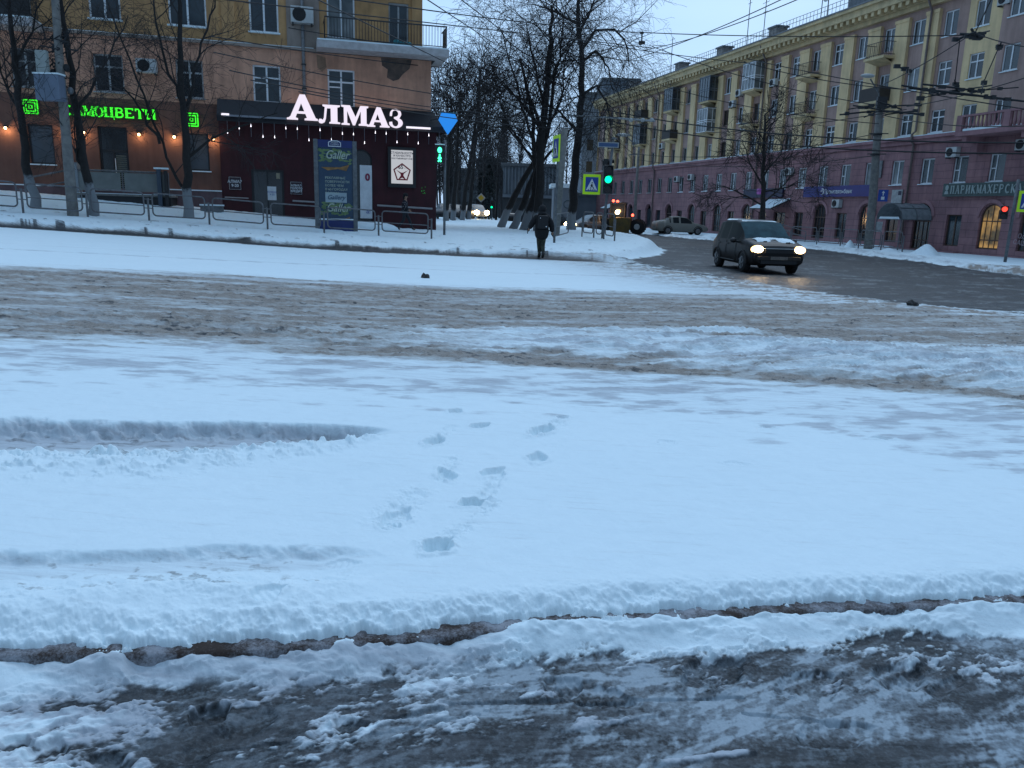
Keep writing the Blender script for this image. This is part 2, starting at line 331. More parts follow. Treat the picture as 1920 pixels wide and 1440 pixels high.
dk = dk + (sd1 - .5) * 2.2 + (sd2 - .5) * 1.0 + (sd3 - .5) * .8 + (fbm(U * 9 + V * 6, V * 30 - U * 8, 4, 46) - .5) * 1.5 + (fbm(U * 34 + V * 30, V * 80 - U * 30, 3, 47) - .5) * .9 - .10
wet = sm(.05, .95, dk) * sm(-.04, -.13, tK)
snowcol[..., 1] = wet * .93
snowcol[..., 3] = np.maximum(snowcol[..., 3], pave * (.18 + .5 * sm(.5, .7, sd2) + .5 * sm(-.35, .35, dk) * sm(-.1, -.25, tK)))
Z -= wet * .012 + pave * (1 - wet) * 0
Z += pave * sm(.35, -.1, dk) * .014 * sm(.45, .7, fbm(U * 8 + V * 3, V * 16, 4, 60))
# groove lines (scrapes) on pavement
def seg_d(p, q):
    a = P(*p); b = P(*q); d = b - a; L = d.xy.length; dx, dy = d.x / L, d.y / L
    t = np.clip((X - a.x) * dx + (Y - a.y) * dy, 0, L); return np.hypot(X - a.x - t * dx, Y - a.y - t * dy), t / L
near = RR < 3.6
for p, q, w, dep, dark in [((830, 1242), (1400, 1235), .008, .012, .5), ((560, 1320), (900, 1262), .006, .008, .4), ((355, 1325), (490, 1265), .035, .018, .85), ((700, 1275), (830, 1250), .01, .012, .5),
                     ((1690, 1210), (1760, 1180), .03, .02, .8), ((1760, 1230), (1830, 1195), .02, .015, .5), ((1240, 1350), (1420, 1330), .012, -.012, -.8), ((1060, 1290), (1250, 1262), .01, -.006, -.3), ((1020, 1370), (1110, 1430), .02, .008, .6),
                     ((1400, 1262), (1640, 1285), .006, .01, .4), ((540, 1408), (900, 1385), .012, -.012, -.9), ((365, 1325), (530, 1308), .006, .008, .5)]:
    d, t = seg_d(p, q); k = sm(w * 1.6, w * .5, d + (sd3 - .5) * .02) * near
    Z -= k * dep; snowcol[..., 1] = np.clip(snowcol[..., 1] + k * dark * sm(0, .1, t) * sm(1, .9, t), 0, 1)
# ---- footprints
def foot(px, py, L, Wd, ang, dep, rim=.012, dark=0, rel=1.0):
    c = P(px, py); a = math.radians(ang); dx = X - c.x; dy = Y - c.y
    m_ = (np.abs(dx) < L * 1.5) & (np.abs(dy) < L * 1.5)
    if not m_.any(): return
    dx, dy = dx[m_], dy[m_]; xx = dx * math.cos(a) + dy * math.sin(a); yy = -dx * math.sin(a) + dy * math.cos(a)
    ww = Wd * (1 + .28 * np.cos(xx / L * 5.2 + .5))
    r = np.sqrt((xx / (L * .5)) ** 2 + (yy / (ww * .5)) ** 2) + (fbm(dx * 24, dy * 24, 4, int(px)) - .5) * .6
    Z[m_] -= dep * sm(1.1, .7, r) * rel; Z[m_] += rim * sm(1.75, 1.2, r) * sm(.95, 1.1, r) * 1.5 * fbm(dx * 30 + 5, dy * 30 + 9, 3, 191)
    tread = .5 + .5 * np.sin(xx * 2 * PI / .028)
    Z[m_] += sm(.95, .6, r) * tread * .004
    if dark: snowcol[..., 1][m_] = np.clip(snowcol[..., 1][m_] + dark * sm(.8, .45, r), 0, 1)
for a in [(815, 826, .32, .14, 75, .055, .015, .3), (900, 798, .24, .12, 50, .05, .01, .25), (1020, 806, .42, .15, 62, .06, .02, .2), (1008, 858, .3, .14, 85, .055, .014, .15), (836, 890, .3, .12, 110, .05, .01, .15),
          (925, 885, .3, .12, 60, .045, .01), (885, 943, .22, .12, 40, .07, .015, .35), (745, 968, .3, .15, 75, .04, .012), (822, 1022, .24, .16, 62, .075, .02, .2), (855, 771, .2, .12, 60, .04, .01, .1), (1056, 782, .16, .1, 40, .035, .01),
          (505, 1116, .18, .12, 40, .035, .008), (730, 985, .16, .12, 80, .03, .006), (640, 1046, .2, .1, 0, .012, .004), (1250, 830, .2, .12, 30, .012, .008), (1380, 870, .2, .1, 0, .012, .006), (1655, 822, .2, .1, 0, .03, .014), (1440, 800, .16, .1, 0, .02, .012),
          (75, 1330, .13, .1, 10, .02, .006, .35), (215, 1368, .33, .12, -12, .022, .008, .12), (390, 1260, .13, .1, 60, .03, .012, .5), (100, 1385, .3, .1, 25, .016, .008, .35), (20, 1310, .1, .05, 0, .02, .004, .3), (1120, 1230, .3, .12, -12, .016, .006, .2), (1060, 1215, .18, .1, 40, .02, .008, 0),
          (1350, 1190, .3, .14, 35, .022, .012, 0), (1530, 1215, .34, .14, 28, .02, .01, 0), (1700, 1200, .28, .13, 35, .02, .01, .3), (640, 1290, .2, .1, 20, .014, .008, .2), (1580, 1300, .3, .12, 20, .016, .008, .2)]: foot(a[0], a[1], a[2] * (.78 if a[1] < 1125 else 1), a[3] * (.72 if a[1] < 1125 else 1), a[4], a[5] * (.72 if a[1] < 1125 else 1), *[x * .7 for x in a[6:7]], *a[7:])
# drag furrows between the prints
for p, q, w, dep in [((905, 935), (940, 890), .03, .03), ((840, 1008), (875, 985), .03, .02), ((895, 968), (930, 940), .022, .016), ((800, 835), (850, 800), .03, .02), ((720, 975), (780, 925), .05, .025), ((1000, 815), (1050, 790), .04, .03), ((830, 900), (850, 860), .03, .02)]:
    dep *= .5; w *= .8; d, t = seg_d(p, q); Z -= sm(w * 1.4, w * .4, d + (sd3 - .5) * .06) * dep * (RR < 7) * (.4 + 1.2 * sd3); Z += sm(w * 4, w, d) * (fbm(U * 26, V * 26, 4, 190) - .45) * .03 * (RR < 7)
# ---- tyre ruts at the left
def rut(top, bot, dep, lump_a, dirt, tipx, depb=1):
    A = line_uv(top); B = line_uv(bot)
    va = np.interp(U, A[:, 0], A[:, 1]); vb = np.interp(U, B[:, 0], B[:, 1])
    g = sm(A[-1, 0], A[-1, 0] - .35, U) * (RR < 12)
    n = (fbm(U * 10, V * 10, 4, 70) - .5)
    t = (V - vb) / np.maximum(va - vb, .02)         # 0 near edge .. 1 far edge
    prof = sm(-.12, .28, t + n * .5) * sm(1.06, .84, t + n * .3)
    Z[...] = Z - prof * g * dep
    Z[...] = Z + g * lump_a * sm(.02, .2, t) * sm(.62, .35, t) * np.clip(n * 3 + .3, 0, 1)
    Z[...] = Z + g * .022 * sm(-.55, -.2, t) * sm(.08, -.12, t) * (1 + 2 * n)
    q = .55 * g * prof * sm(.5, .66, fbm(U * 16, V * 20, 4, 72) + dirt * sm(.45, .75, t) * sm(A[-1, 0] - 2.2, A[-1, 0] - 1.2, U)); snowcol[..., 1] = np.maximum(snowcol[..., 1], q * .7); snowcol[..., 0] = np.maximum(snowcol[..., 0], q * .4); snowcol[..., 3] = np.maximum(snowcol[..., 3], g * sm(.35, .7, t) * sm(1.08, .95, t + n * .3) * (.75 if dep > .06 else .35)); Z[...] = Z + g * .03 * np.clip(fbm(U * 18, V * 18, 4, 160) - .52, 0, 1) * (4 if dep > .06 else 1.2) * sm(.6, .2, t) * sm(-.8, -.1, t)  # grey along the far wall is its shade painted in; the specks are dirt
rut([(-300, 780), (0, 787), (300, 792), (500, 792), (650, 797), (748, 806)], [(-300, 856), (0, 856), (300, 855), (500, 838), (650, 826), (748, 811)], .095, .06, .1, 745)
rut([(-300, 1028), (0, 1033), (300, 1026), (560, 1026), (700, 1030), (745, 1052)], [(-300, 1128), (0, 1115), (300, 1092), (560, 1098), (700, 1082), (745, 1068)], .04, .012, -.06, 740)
# ---- traffic bands
def band(pts): a = line_uv(pts); return np.interp(U, a[:, 0], a[:, 1])
n_l = fbm(U * .35, V * 2.2, 5, 80) - .5; n_m = fbm(U * 1.6, V * 7, 4, 84) - .5; n_f = fbm(U * 7, V * 14, 4, 88) - .5
bA = band([(0, 700), (400, 712), (800, 755), (1100, 775), (1500, 800), (1800, 858), (1920, 885)])
bB = band([(0, 632), (300, 640), (600, 658), (740, 668), (1000, 684), (1300, 703), (1600, 728), (1920, 755)])
bC = band([(0, 500), (400, 514), (800, 535), (1150, 549), (1400, 556), (1650, 572), (1920, 596)])
bD = vf(U)
n_g2 = fbm(U * 4.5, V * 8, 5, 78) - .5; grey = sm(-.6, .6, (V - bA) * 1.2 + n_l * 1.6 + n_m + n_g2 * 1.6) * sm(.2, -.1, V - bC)
snowcol[..., 3] = np.maximum(snowcol[..., 3], grey * (.26 + .42 * sm(-.1, .22, n_l * .5 + n_m * .8 + n_g2 * .9) ) * (V < bD))
dens = sm(-.6, .5, (V - bB) * .8 + n_l * 1.3 + n_m * .9) * sm(.9, -.9, V - bC + n_l * 1.8 + n_m)
lc = band([(400, 606), (700, 634), (900, 640), (1000, 640), (1300, 651), (1600, 668), (1920, 690)])
lw = np.interp(U, [-3, 0, 3, 6], [.35, .45, .9, 1.25]) * 1.15
lens = sm(1.25, .5, np.abs(V - lc) / lw + n_l * 1.6 + n_m * 1.1)
core = band([(0, 575), (500, 600), (960, 600), (1500, 600), (1920, 625)])
n_g = fbm(U * 3.5, V * 5, 4, 77) - .5; b2l = band([(500, 655), (740, 664), (1000, 678), (1300, 697), (1600, 718), (1920, 742)]); b2 = sm(.8, .15, np.abs(V - b2l) / .42 + n_l * .9 + n_m * .8) * sm(-1.5, .2, U); lens = lens * (1 - b2); dens = np.maximum(dens, b2 * .95)
trk = .5 + .5 * np.sin((V + n_l * .8) * 2 * PI / .85); dens = dens * (.84 + .2 * trk); dens = dens * (1 - .72 * lens * sm(-.5, 2.5, U)) * (.74 + .4 * sm(-.16, .16, n_m * .6 + n_f * .5 + n_g)) * (1 - .35 * sm(.05, .2, n_l + n_g * .4))
leftfade = sm(-9.5, -2, U)
gs = fbm(U * 9, V * 16, 4, 140); snowcol[..., 0] = np.maximum(snowcol[..., 0], dens * (.86 + .14 * leftfade)); snowcol[..., 1] = np.maximum(snowcol[..., 1], dens * .75 * sm(.60, .72, gs + n_m * .25) * sm(.3, .8, dens))
rough = (dens + lens * .9) * far
Z += (dens + grey * .25) * far * .03 * (fbm(U * 12, V * 12, 4, 150) - .5); Z += rough * (.022 * n_f * 2 + .016 * (fbm(U * 22, V * 30, 3, 90) - .5)) + lens * .07 * far * sm(.0, .25, n_m + .12) * sm(1, 5, U) + lens * .03 * far
# white lane beyond, thin rut lines
zz = (V - band([(0, 465), (700, 499), (1250, 521)])); ln = sm(.16, .05, np.abs(zz + n_m * .2)) * sm(12.5, 10, U); snowcol[..., 3] = np.maximum(snowcol[..., 3], ln * .75); Z -= ln * .03
ln2 = sm(.1, .02, np.abs(zz - 1.5 + n_l * .5)) * .3 * (V < bD); snowcol[..., 3] = np.maximum(snowcol[..., 3], ln2)
# gutter line in front of the far kerb: sand-dark strip
gut = sm(-.75, -.4, V - bD + n_f * .3) * sm(.14, .05, V - bD + n_f * .08) * sm(10.6, 9.2, U)
snowcol[..., 1] = np.maximum(snowcol[..., 1], gut * .8); snowcol[..., 0] = np.maximum(snowcol[..., 0], gut * .9); pass
# ---- side street and junction: bare wet asphalt
vlow = band([(1205, 499), (1300, 513), (1400, 531), (1550, 551), (1700, 566), (1920, 588)])
ulow = solve(1205, 497, Gb)[1]
asp = sm(-.5, .5, V - vlow + n_l * 3.5 + n_m * 1.6 + n_f * .8) * sm(ulow - 1.2, ulow + .8, U + n_m * 3) * sm(.3, -.3, U - ur(V) + n_m * .7)
asp = asp * np.maximum(sm(-.2, .3, U - ue(V) + n_m * .6), sm(26.6, 26.0, V)); asp2 = sm(26, 27, V) * sm(-.2, .3, U - ue(V) + n_m * .6) * sm(.3, -.3, U - ur(V) + n_m * .7)
asp = np.maximum(asp, asp2)
snowcol[..., 1] = np.maximum(snowcol[..., 1] * (1 - asp), asp * (.92 + .3 * n_l))
Z += asp * .035 * (fbm(U * 5, V * 5, 4, 170) - .5); crust = sm(.5, .64, fbm(U * 1.3, V * 3.2, 5, 172)); snowcol[..., 1] *= 1 - asp * crust * .28; snowcol[..., 0] = snowcol[..., 0] * (1 - asp * .8) + asp * crust * .55; snowcol[..., 3] *= (1 - asp * .5)
edge = sm(3.2, .4, np.abs(V - vlow + .8)) * sm(ulow - 4, ulow, U) * (1 - asp); snowcol[..., 3] = np.maximum(snowcol[..., 3], edge * .8 * sm(-.15, .15, n_m)); snowcol[..., 0] = np.maximum(snowcol[..., 0], edge * .85 * sm(-.1, .15, n_f + n_m))
lnm = sm(.1, .03, np.abs(U - ue(V) - 8.6)) * (V > 34) * asp2 * sm(.42, .5, fbm(U * 0, V * .6, 2, 95)); snowcol[..., 1] *= (1 - .6 * lnm)
ln_m = sm(4.5, 9, U) * sm(-.6, .3, V - bC) * (1 - asp) * sm(.6, -.8, V - bD - 1.5)
snowcol[..., 0] = np.maximum(snowcol[..., 0], ln_m * (.3 + .75 * sm(-.1, .14, n_m + n_f * .6 + (fbm(U * 2.5, V * 4, 4, 79) - .5))) * sm(6, 12, U)); snowcol[..., 3] = np.maximum(snowcol[..., 3], ln_m * .4)
# dirty snow beside the far kerb of the side street, clods on the verge
rb = sm(0, .5, U - ur(V)); snowcol[..., 3] = np.maximum(snowcol[..., 3], rb * sm(3, .3, U - ur(V)) * (.45 + n_m * 1.2)); snowcol[..., 0] = np.maximum(snowcol[..., 0], rb * sm(1.6, .1, U - ur(V)) * .25)
islm = isl(U, V); cl = (fbm(U * 3, V * 3, 4, 99) - .5); Z += islm * cl * .09; rim = islm * sm(2.6, .5, V - bD); Z += rim * cl * .12
snowcol[..., 3] = np.maximum(snowcol[..., 3], islm * .35 * sm(.12, .2, cl)); snowcol[..., 1] = np.maximum(snowcol[..., 1], islm * .6 * sm(.21, .25, cl) * sm(7, 2, V - bD))
ee = sm(1.4, .1, ue(V) - U) * islm; snowcol[..., 3] = np.maximum(snowcol[..., 3], ee * .5)
Z += rb * .12 * np.clip(fbm(U * 1.4, V * 1.4, 4, 101) - .42, 0, 1) * sm(4.5, 1, U - ur(V)) * 2.5
fr1 = fbm(U * 5 + V * 3, V * 42 - U * 12, 5, 120); fr2 = fbm(U * 30 - V * 25, V * 14 + U * 9, 4, 124); fr3 = fbm(U * 2.2, V * 3.5, 3, 128); fr4 = fbm(U * 70, V * 90, 3, 130)
fr5 = fbm(U * 4 - V * 1.2, V * 30 + U * 1.5, 5, 132); fr6 = sm(.42, .58, fbm(U * 1.4, V * 2, 3, 134)); fr1 = fr1 * fr6 + fr5 * (1 - fr6)
frost = np.clip(sm(.46, .66, fr1 * .62 + fr2 * .38) * (.25 + .8 * sm(.42, .62, fr3)) + sm(.5, .75, fr3) * .5 + (fr4 - .5) * .8 * sm(.35, .6, fr3), 0, 1)
snowcol[..., 2] = frost * pave * .7
# ---- ground shader
gm, nt, b = principled('snow_slush_asphalt'); N = nt.nodes.new; L = nt.links.new
at = N('ShaderNodeAttribute'); at.attribute_name = 'mask'; sp = N('ShaderNodeSeparateColor'); L(at.outputs['Color'], sp.inputs[0])
tc = N('ShaderNodeTexCoord')
def noise(s, d=5, r=.6, sc=None):
    n = N('ShaderNodeTexNoise'); n.inputs['Scale'].default_value = s; n.inputs['Detail'].default_value = d; n.inputs['Roughness'].default_value = r
    if sc: mp = N('ShaderNodeMapping'); mp.inputs['Scale'].default_value = sc; mp.inputs['Rotation'].default_value = (0, 0, AZ); L(tc.outputs['Object'], mp.inputs[0]); L(mp.outputs[0], n.inputs[0])
    else: L(tc.outputs['Object'], n.inputs[0])
    return n.outputs[0]
def mth(op, a, b_=None, c=None, clamp=False):
    n = N('ShaderNodeMath'); n.operation = op; n.use_clamp = clamp
    for i, v in enumerate((a, b_, c)):
        if v is None: continue
        if isinstance(v, (int, float)): n.inputs[i].default_value = v
        else: L(v, n.inputs[i])
    return n.outputs[0]
def grit(fac, nz, k, w=.18):      # break a mask up with grain
    a = mth('MULTIPLY_ADD', mth('SUBTRACT', nz, .5), k, fac); mr = N('ShaderNodeMapRange'); mr.interpolation_type = 'SMOOTHSTEP'
    mr.inputs['From Min'].default_value = .5 - w; mr.inputs['From Max'].default_value = .5 + w; L(a, mr.inputs[0]); return mr.outputs[0]
def mix(f, a, c):
    n = N('ShaderNodeMix'); n.data_type = 'RGBA'
    for i, v in ((0, f), (6, a), (7, c)):
        if isinstance(v, tuple): n.inputs[i].default_value = (*v, 1)
        else: L(v, n.inputs[i])
    return n.outputs[2]
nf = noise(70, 4, .7); nmid = noise(9, 6, .65); nst = noise(5, 6, .7, (.6, 5, 1)); nbig = noise(1.1, 4)
snowc = mix(nbig, (.73, .83, .86), (.79, .88, .9)); snowc = mix(mth('MULTIPLY', mth('SUBTRACT', nmid, .45, clamp=True), .5), snowc, (.55, .64, .69))
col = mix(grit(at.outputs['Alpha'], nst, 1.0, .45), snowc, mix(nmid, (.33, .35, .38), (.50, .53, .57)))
brn = mix(nst, (.105, .085, .07), (.30, .25, .21)); brn = mix(mth('MULTIPLY', grit(nf, nmid, .8, .25), .55), brn, (.44, .41, .38))
col = mix(grit(sp.outputs[0], nst, .9, .5), col, brn)
asc = mix(nf, (.007, .009, .011), (.034, .038, .043)); asc = mix(mth('MULTIPLY', grit(nmid, nst, 1.2, .12), .6), asc, (.10, .105, .115)); asc = mix(mth('MULTIPLY', grit(nbig, nst, .9, .2), .35), asc, (.03, .028, .024))
nA = mth('ADD', mth('MULTIPLY', nmid, .4), mth('ADD', mth('MULTIPLY', nst, .35), mth('MULTIPLY', nf, .25))); gA = grit(sp.outputs[1], nA, 1.7, .30); col = mix(gA, col, asc)
gK = mth('MULTIPLY', mth('MULTIPLY_ADD', mth('SUBTRACT', nf, .5), .5, sp.outputs[2], clamp=True), gA); col = mix(mth('MULTIPLY', gK, .8), col, (.52, .60, .66))
L(col, b.inputs['Base Color'])
ro = mth('MULTIPLY_ADD', mth('MULTIPLY', gA, mth('SUBTRACT', 1.15, nmid)), -.42, .85, clamp=True); L(ro, b.inputs['Roughness'])
b.inputs['Specular IOR Level'].default_value = .22
hb = mth('ADD', mth('MULTIPLY', nf, .35), nmid); bp = N('ShaderNodeBump'); bp.inputs['Strength'].default_value = .38; bp.inputs['Distance'].default_value = .02; L(hb, bp.inputs['Height']); L(bp.outputs[0], b.inputs['Normal'])
# ---- cut the one sheet into named pieces
nr, nc = Z.shape; co = np.stack([X, Y, Z], -1).reshape(-1, 3).astype(np.float32); mk = np.clip(snowcol, 0, 1).reshape(-1, 4)
ii = (np.arange(nr - 1)[:, None] * nc + np.arange(nc - 1)[None]).ravel()
quads = np.stack([ii, ii + 1, ii + nc + 1, ii + nc], -1)[:, ::-1]
uc = U.ravel()[ii]; vc = V.ravel()[ii]; tkc = tK.ravel()[ii]
reg = np.zeros(len(ii), int); reg[tkc > -.0] = 1; reg[(tkc > 0) & (vc > vf(uc) + .0) & (uc < ue(vc))] = 2; reg[(tkc > 0) & (uc > ur(vc)) & (vc > 20)] = 3
for k, nm in enumerate(['pavement', 'road', 'snow_verge', 'far_pavement']):
    q = quads[reg == k]
    if not len(q): continue
    used, inv = np.unique(q, return_inverse=True); inv = inv.reshape(q.shape)
    me = bpy.data.meshes.new(nm); me.vertices.add(len(used)); me.vertices.foreach_set('co', co[used].ravel())
    me.loops.add(inv.size); me.loops.foreach_set('vertex_index', inv.ravel().astype(np.int32)); me.polygons.add(len(inv))
    me.polygons.foreach_set('loop_start', np.arange(0, inv.size, 4, dtype=np.int32)); me.polygons.foreach_set('loop_total', np.full(len(inv), 4, np.int32))
    me.polygons.foreach_set('use_smooth', np.ones(len(inv), bool)); ca = me.color_attributes.new('mask', 'FLOAT_COLOR', 'POINT'); ca.data.foreach_set('color', mk[used].ravel())
    me.update(calc_edges=True); me.validate(); me.materials.append(gm); o = bpy.data.objects.new(nm, me); COL.objects.link(o); tag(o, kind='structure')
g = MB().quad((-1500, -1500, -1.6), (1500, -1500, -1.6), (1500, 1500, -1.6), (-1500, 1500, -1.6)).build('ground', M['snow']); tag(g, kind='structure')
# near kerb: granite face frosted with clinging snow
us = np.arange(-4, 6, .012); kb = MB(); rows_ = [(-.022, -.26), (-.022, -.17), (-.021, -.12), (-.019, -.085), (-.012, -.072), (.06, -.068)]
vs_ = []
for i, u_ in enumerate(us):
    v0 = float(vk(u_)) - float((fbm(np.array([u_ * 2.]), np.array([0.]), 2, 5) - .5)[0]) * .03
    for dv, dz in rows_: vs_.append(tuple(uvw(u_, v0 + dv, float(Gf(u_, v0)) + dz)))
nr_ = len(rows_); kb.add(vs_, [(i * nr_ + j, (i + 1) * nr_ + j, (i + 1) * nr_ + j + 1, i * nr_ + j + 1) for i in range(len(us) - 1) for j in range(nr_ - 1)])
km, nt, b = principled('frosted_brown_granite'); N = nt.nodes.new; L = nt.links.new; tc = N('ShaderNodeTexCoord')
n1, n2, n3 = noise(120, 3, .7), noise(16, 5, .65), noise(4.5, 3)
cb = mix(n1, (.009, .006, .005), (.075, .040, .026)); fr = grit(mth('SUBTRACT', n3, .06), mth('ADD', mth('MULTIPLY', n2, .6), mth('MULTIPLY', n1, .4)), 1.4, .25)
ko = mix(mth('MULTIPLY', fr, .8), cb, (.42, .42, .45)); L(ko, b.inputs['Base Color']); b.inputs['Roughness'].default_value = .8
o = kb.build('kerb', km, None, True); tag(o, kind='structure')
# clods of frozen slush lying on the road
rnd = random.Random(4)
def clod(px, py, s, label, rough=.3):
    s *= .7; p = solve(px, py, Gb)[0]; mb = MB()
    for q in range(3):
        c = (rnd.uniform(-.5, .5) * s, rnd.uniform(-.3, .3) * s, .12 * s)
        n0 = len(mb.v); mb.ball(c, s * rnd.uniform(.3, .55), s * .3, s * rnd.uniform(.2, .45), 9, 6)
        for i in range(n0, len(mb.v)): mb.v[i] = tuple(a + rnd.uniform(-1, 1) * s * .07 for a in mb.v[i])
    o = mb.build('slush_clod', M['clod']); o.location = p; tag(o, label, 'clod', 'clods of dirty slush on the road')
M['clod'] = mat('dirty_slush', (.06, .055, .05), .8, (.02, .02, .02), 9, bump=.5)
clod(801, 521, .26, 'small black clod of slush on the white snow lane below the man')
clod(1714, 573, .3, 'black clod at the edge of the wet asphalt right of the car')
clod(464, 443, .14, 'tiny dark clod on the verge before the poster column')
clod(1862, 708, .2, 'brown clod on the right slush ridge')
# ================================================================ facade helpers
def facade(mb, x0, x1, z0, z1, holes, y=0, depth=.22):
    """wall sheet in the x-z plane with real openings (x0,x1,z0,z1,arch) and reveals going in to y+depth"""
    hs = [h if len(h) > 4 else (*h, False) for h in holes]
    xs = sorted({x0, x1, *[h[0] for h in hs], *[h[1] for h in hs]}); zs = sorted({z0, z1, *[h[2] for h in hs], *[h[3] for h in hs]})
    xs = [x for x in xs if x0 <= x <= x1]; zs = [z for z in zs if z0 <= z <= z1]
    for i in range(len(xs) - 1):
        run = None
        for j in range(len(zs) - 1):
            cx, cz = (xs[i] + xs[i + 1]) / 2, (zs[j] + zs[j + 1]) / 2
            if any(h[0] < cx < h[1] and h[2] < cz < h[3] for h in hs):
                if run is not None: mb.quad((xs[i], y, run), (xs[i + 1], y, run), (xs[i + 1], y, zs[j]), (xs[i], y, zs[j])); run = None
            elif run is None: run = zs[j]
        if run is not None: mb.quad((xs[i], y, run), (xs[i + 1], y, run), (xs[i + 1], y, zs[-1]), (xs[i], y, zs[-1]))
    for a, b, c, d, ar in hs:
        Y = y + depth
        if not ar:
            loop = [(a, c), (b, c), (b, d), (a, d)]
        else:
            r = (b - a) / 2; m = (a + b) / 2; zc = d - r; arc = [(m + r * math.cos(PI * k / 12), zc + r * math.sin(PI * k / 12)) for k in range(13)]
            loop = [(a, c), (b, c)] + arc
            for k in range(6): mb.add([(b, y, d), (arc[k][0], y, arc[k][1]), (arc[k + 1][0], y, arc[k + 1][1])], [(0, 2, 1)]); mb.add([(a, y, d), (arc[12 - k][0], y, arc[12 - k][1]), (arc[11 - k][0], y, arc[11 - k][1])], [(0, 1, 2)])
        for k in range(len(loop)):
            p, q = loop[k], loop[(k + 1) % len(loop)]
            mb.quad((p[0], y, p[1]), (q[0], y, q[1]), (q[0], Y, q[1]), (p[0], Y, p[1]))
    return mb
def window(parent, a, b, c, d, y=.14, kind='cross', fm='white', gm='glass', sill=True, arch=False, fw=.07):
    """frame part with its pane and sill as sub-parts"""
    mb = MB(); t = .05
    if not arch:
        mb.box(a, a + fw, y, y + t, c, d).box(b - fw, b, y, y + t, c, d).box(a + fw, b - fw, y, y + t, c, c + fw).box(a + fw, b - fw, y, y + t, d - fw, d)
    else:
        r = (b - a) / 2; m = (a + b) / 2; zc = d - r; n = 14
        mb.box(a, a + fw, y, y + t, c, zc).box(b - fw, b, y, y + t, c, zc).box(a + fw, b - fw, y, y + t, c, c + fw)
        for k in range(n):
            a0, a1 = PI * k / n, PI * (k + 1) / n
            pts = [(m + q * math.cos(w), zc + q * math.sin(w)) for q, w in ((r, a0), (r, a1), (r - fw, a1), (r - fw, a0))]; mb.prism(pts, y, y + t)
    w, h = b - a, d - c; m = (a + b) / 2
    if kind in ('cross', 'quad', 'two'): mb.box(m - fw * .55, m + fw * .55, y - .004, y + t, c + fw, d - fw)
    if kind in ('cross', 'quad'): z = d - h * .33; mb.box(a + fw, b - fw, y - .008, y + t, z - fw * .5, z + fw * .5)
    if kind == 'quad': z = d - h * .47; mb.box(a + fw, m, y - .008, y + t, z - fw * .4, z + fw * .4)
    if kind == 'side': x = a + w * .38; mb.box(x - fw * .4, x + fw * .4, y - .004, y + t, c + fw, d - fw); z = d - h * .52; mb.box(a + fw, x, y - .008, y + t, z - fw * .4, z + fw * .4)
    if kind == 'lattice':
        for k in (1, 2, 3): x = a + w * k / 4; mb.box(x - .02, x + .02, y - .004, y + t, c + fw, d - (w * .5 if k != 2 else 0) * .35 - fw)
        for z in (c + h * .2, c + h * .62): mb.box(a + fw, b - fw, y - .008, y + t, z - .03, z + .03)
    f = mb.build('window', M[fm], parent); g = MB(); yy = y + t * .6
    if not arch: g.quad((a + .02, yy, c + .02), (b - .02, yy, c + .02), (b - .02, yy, d - .02), (a + .02, yy, d - .02))
    else:
        r = (b - a) / 2 - .01; zc = d - r - .01; pts = [(a + .01, yy, c + .01), (b - .01, yy, c + .01)] + [((a + b) / 2 + r * math.cos(PI * k / 14), yy, zc + r * math.sin(PI * k / 14)) for k in range(15)]
        g.add(pts, [tuple(range(len(pts)))])
    g.build('pane', M[gm], f)
    if sill: MB().box(a - .06, b + .06, -.07, y, c - .05, c - .002).build('sill', M['snow' if sill == 's' else fm], f)
    return f
def back(mb, x0, x1, z0, z1, y): mb.quad((x0, y, z0), (x1, y, z0), (x1, y, z1), (x0, y, z1)); return mb
# ================================================================ left building: orange and ochre apartment house
VL = 37.717
LM = facemtx(EV * VL, DV)
def Lroot(name, x, y, z, *a): return empty(name, label=a[0], cat=a[1], group=(a[2] if len(a) > 2 else None), mtx=facemtx(LM @ Vector((x, y, z)), DV))
M['orange'] = wallmat('orange_plaster', (.64, .33, .215), (.37, .19, .125), .6)
M['ochre'] = wallmat('ochre_plaster', (.54, .30, .13), (.33, .18, .08), .7)
M['beige'] = wallmat('beige_panel_plaster', (.33, .26, .22), (.23, .18, .15), .8)
M['plinth'] = wallmat('dusty_pink_plinth', (.16, .10, .11), (.10, .065, .07), .8)
M['rust'] = wallmat('rust_lower_plaster', (.18, .085, .06), (.12, .055, .04), .6)
B = empty('apartment_building', label='orange and ochre plastered apartment house on the left behind the bare trees', cat='building', mtx=LM)
zt = 19.0
low = [(-11.15, -10.2, 2.95, 4.55), (-8.5, -7.35, 1.75, 4.6), (-4.95, -4.08, 2.92, 4.5)]
facade(MB(), -26, -3.62, -.5, 5.75, low + [(-14.9, -13.9, 2.95, 4.55), (-18.5, -17.5, 2.95, 4.5)], 0).build('lower_wall', M['rust'], B)
mid = [(-2.11, -.95, 5.95, 7.5), (1.08, 2.27, 5.95, 7.55), (-8.45, -7.3, 6.0, 7.5), (-5.25, -4.15, 5.95, 7.5), (-11.5, -10.45, 6.0, 7.5), (-14.8, -13.7, 6, 7.5)]
facade(MB(), -26, 5.74, 5.75, 8.2, mid, 0.002).build('middle_wall', M['orange'], B)
up = []
for z in (8.86, 12.3, 15.7):
    for x0, x1 in ((-2.16, -.95), (1.11, 2.32), (-8.45, -7.25), (-5.4, -3.9), (-14.8, -13.6), (-18, -16.8)): up.append((x0, x1, z, z + 1.85))
    up.append((3.82, 4.72, z - .5, z + 1.7)); up.append((-12, -10.6, z - .5, z + 1.7))
facade(MB(), -26, 5.33, 8.32, zt, up, .12).build('upper_wall', M['ochre'], B)
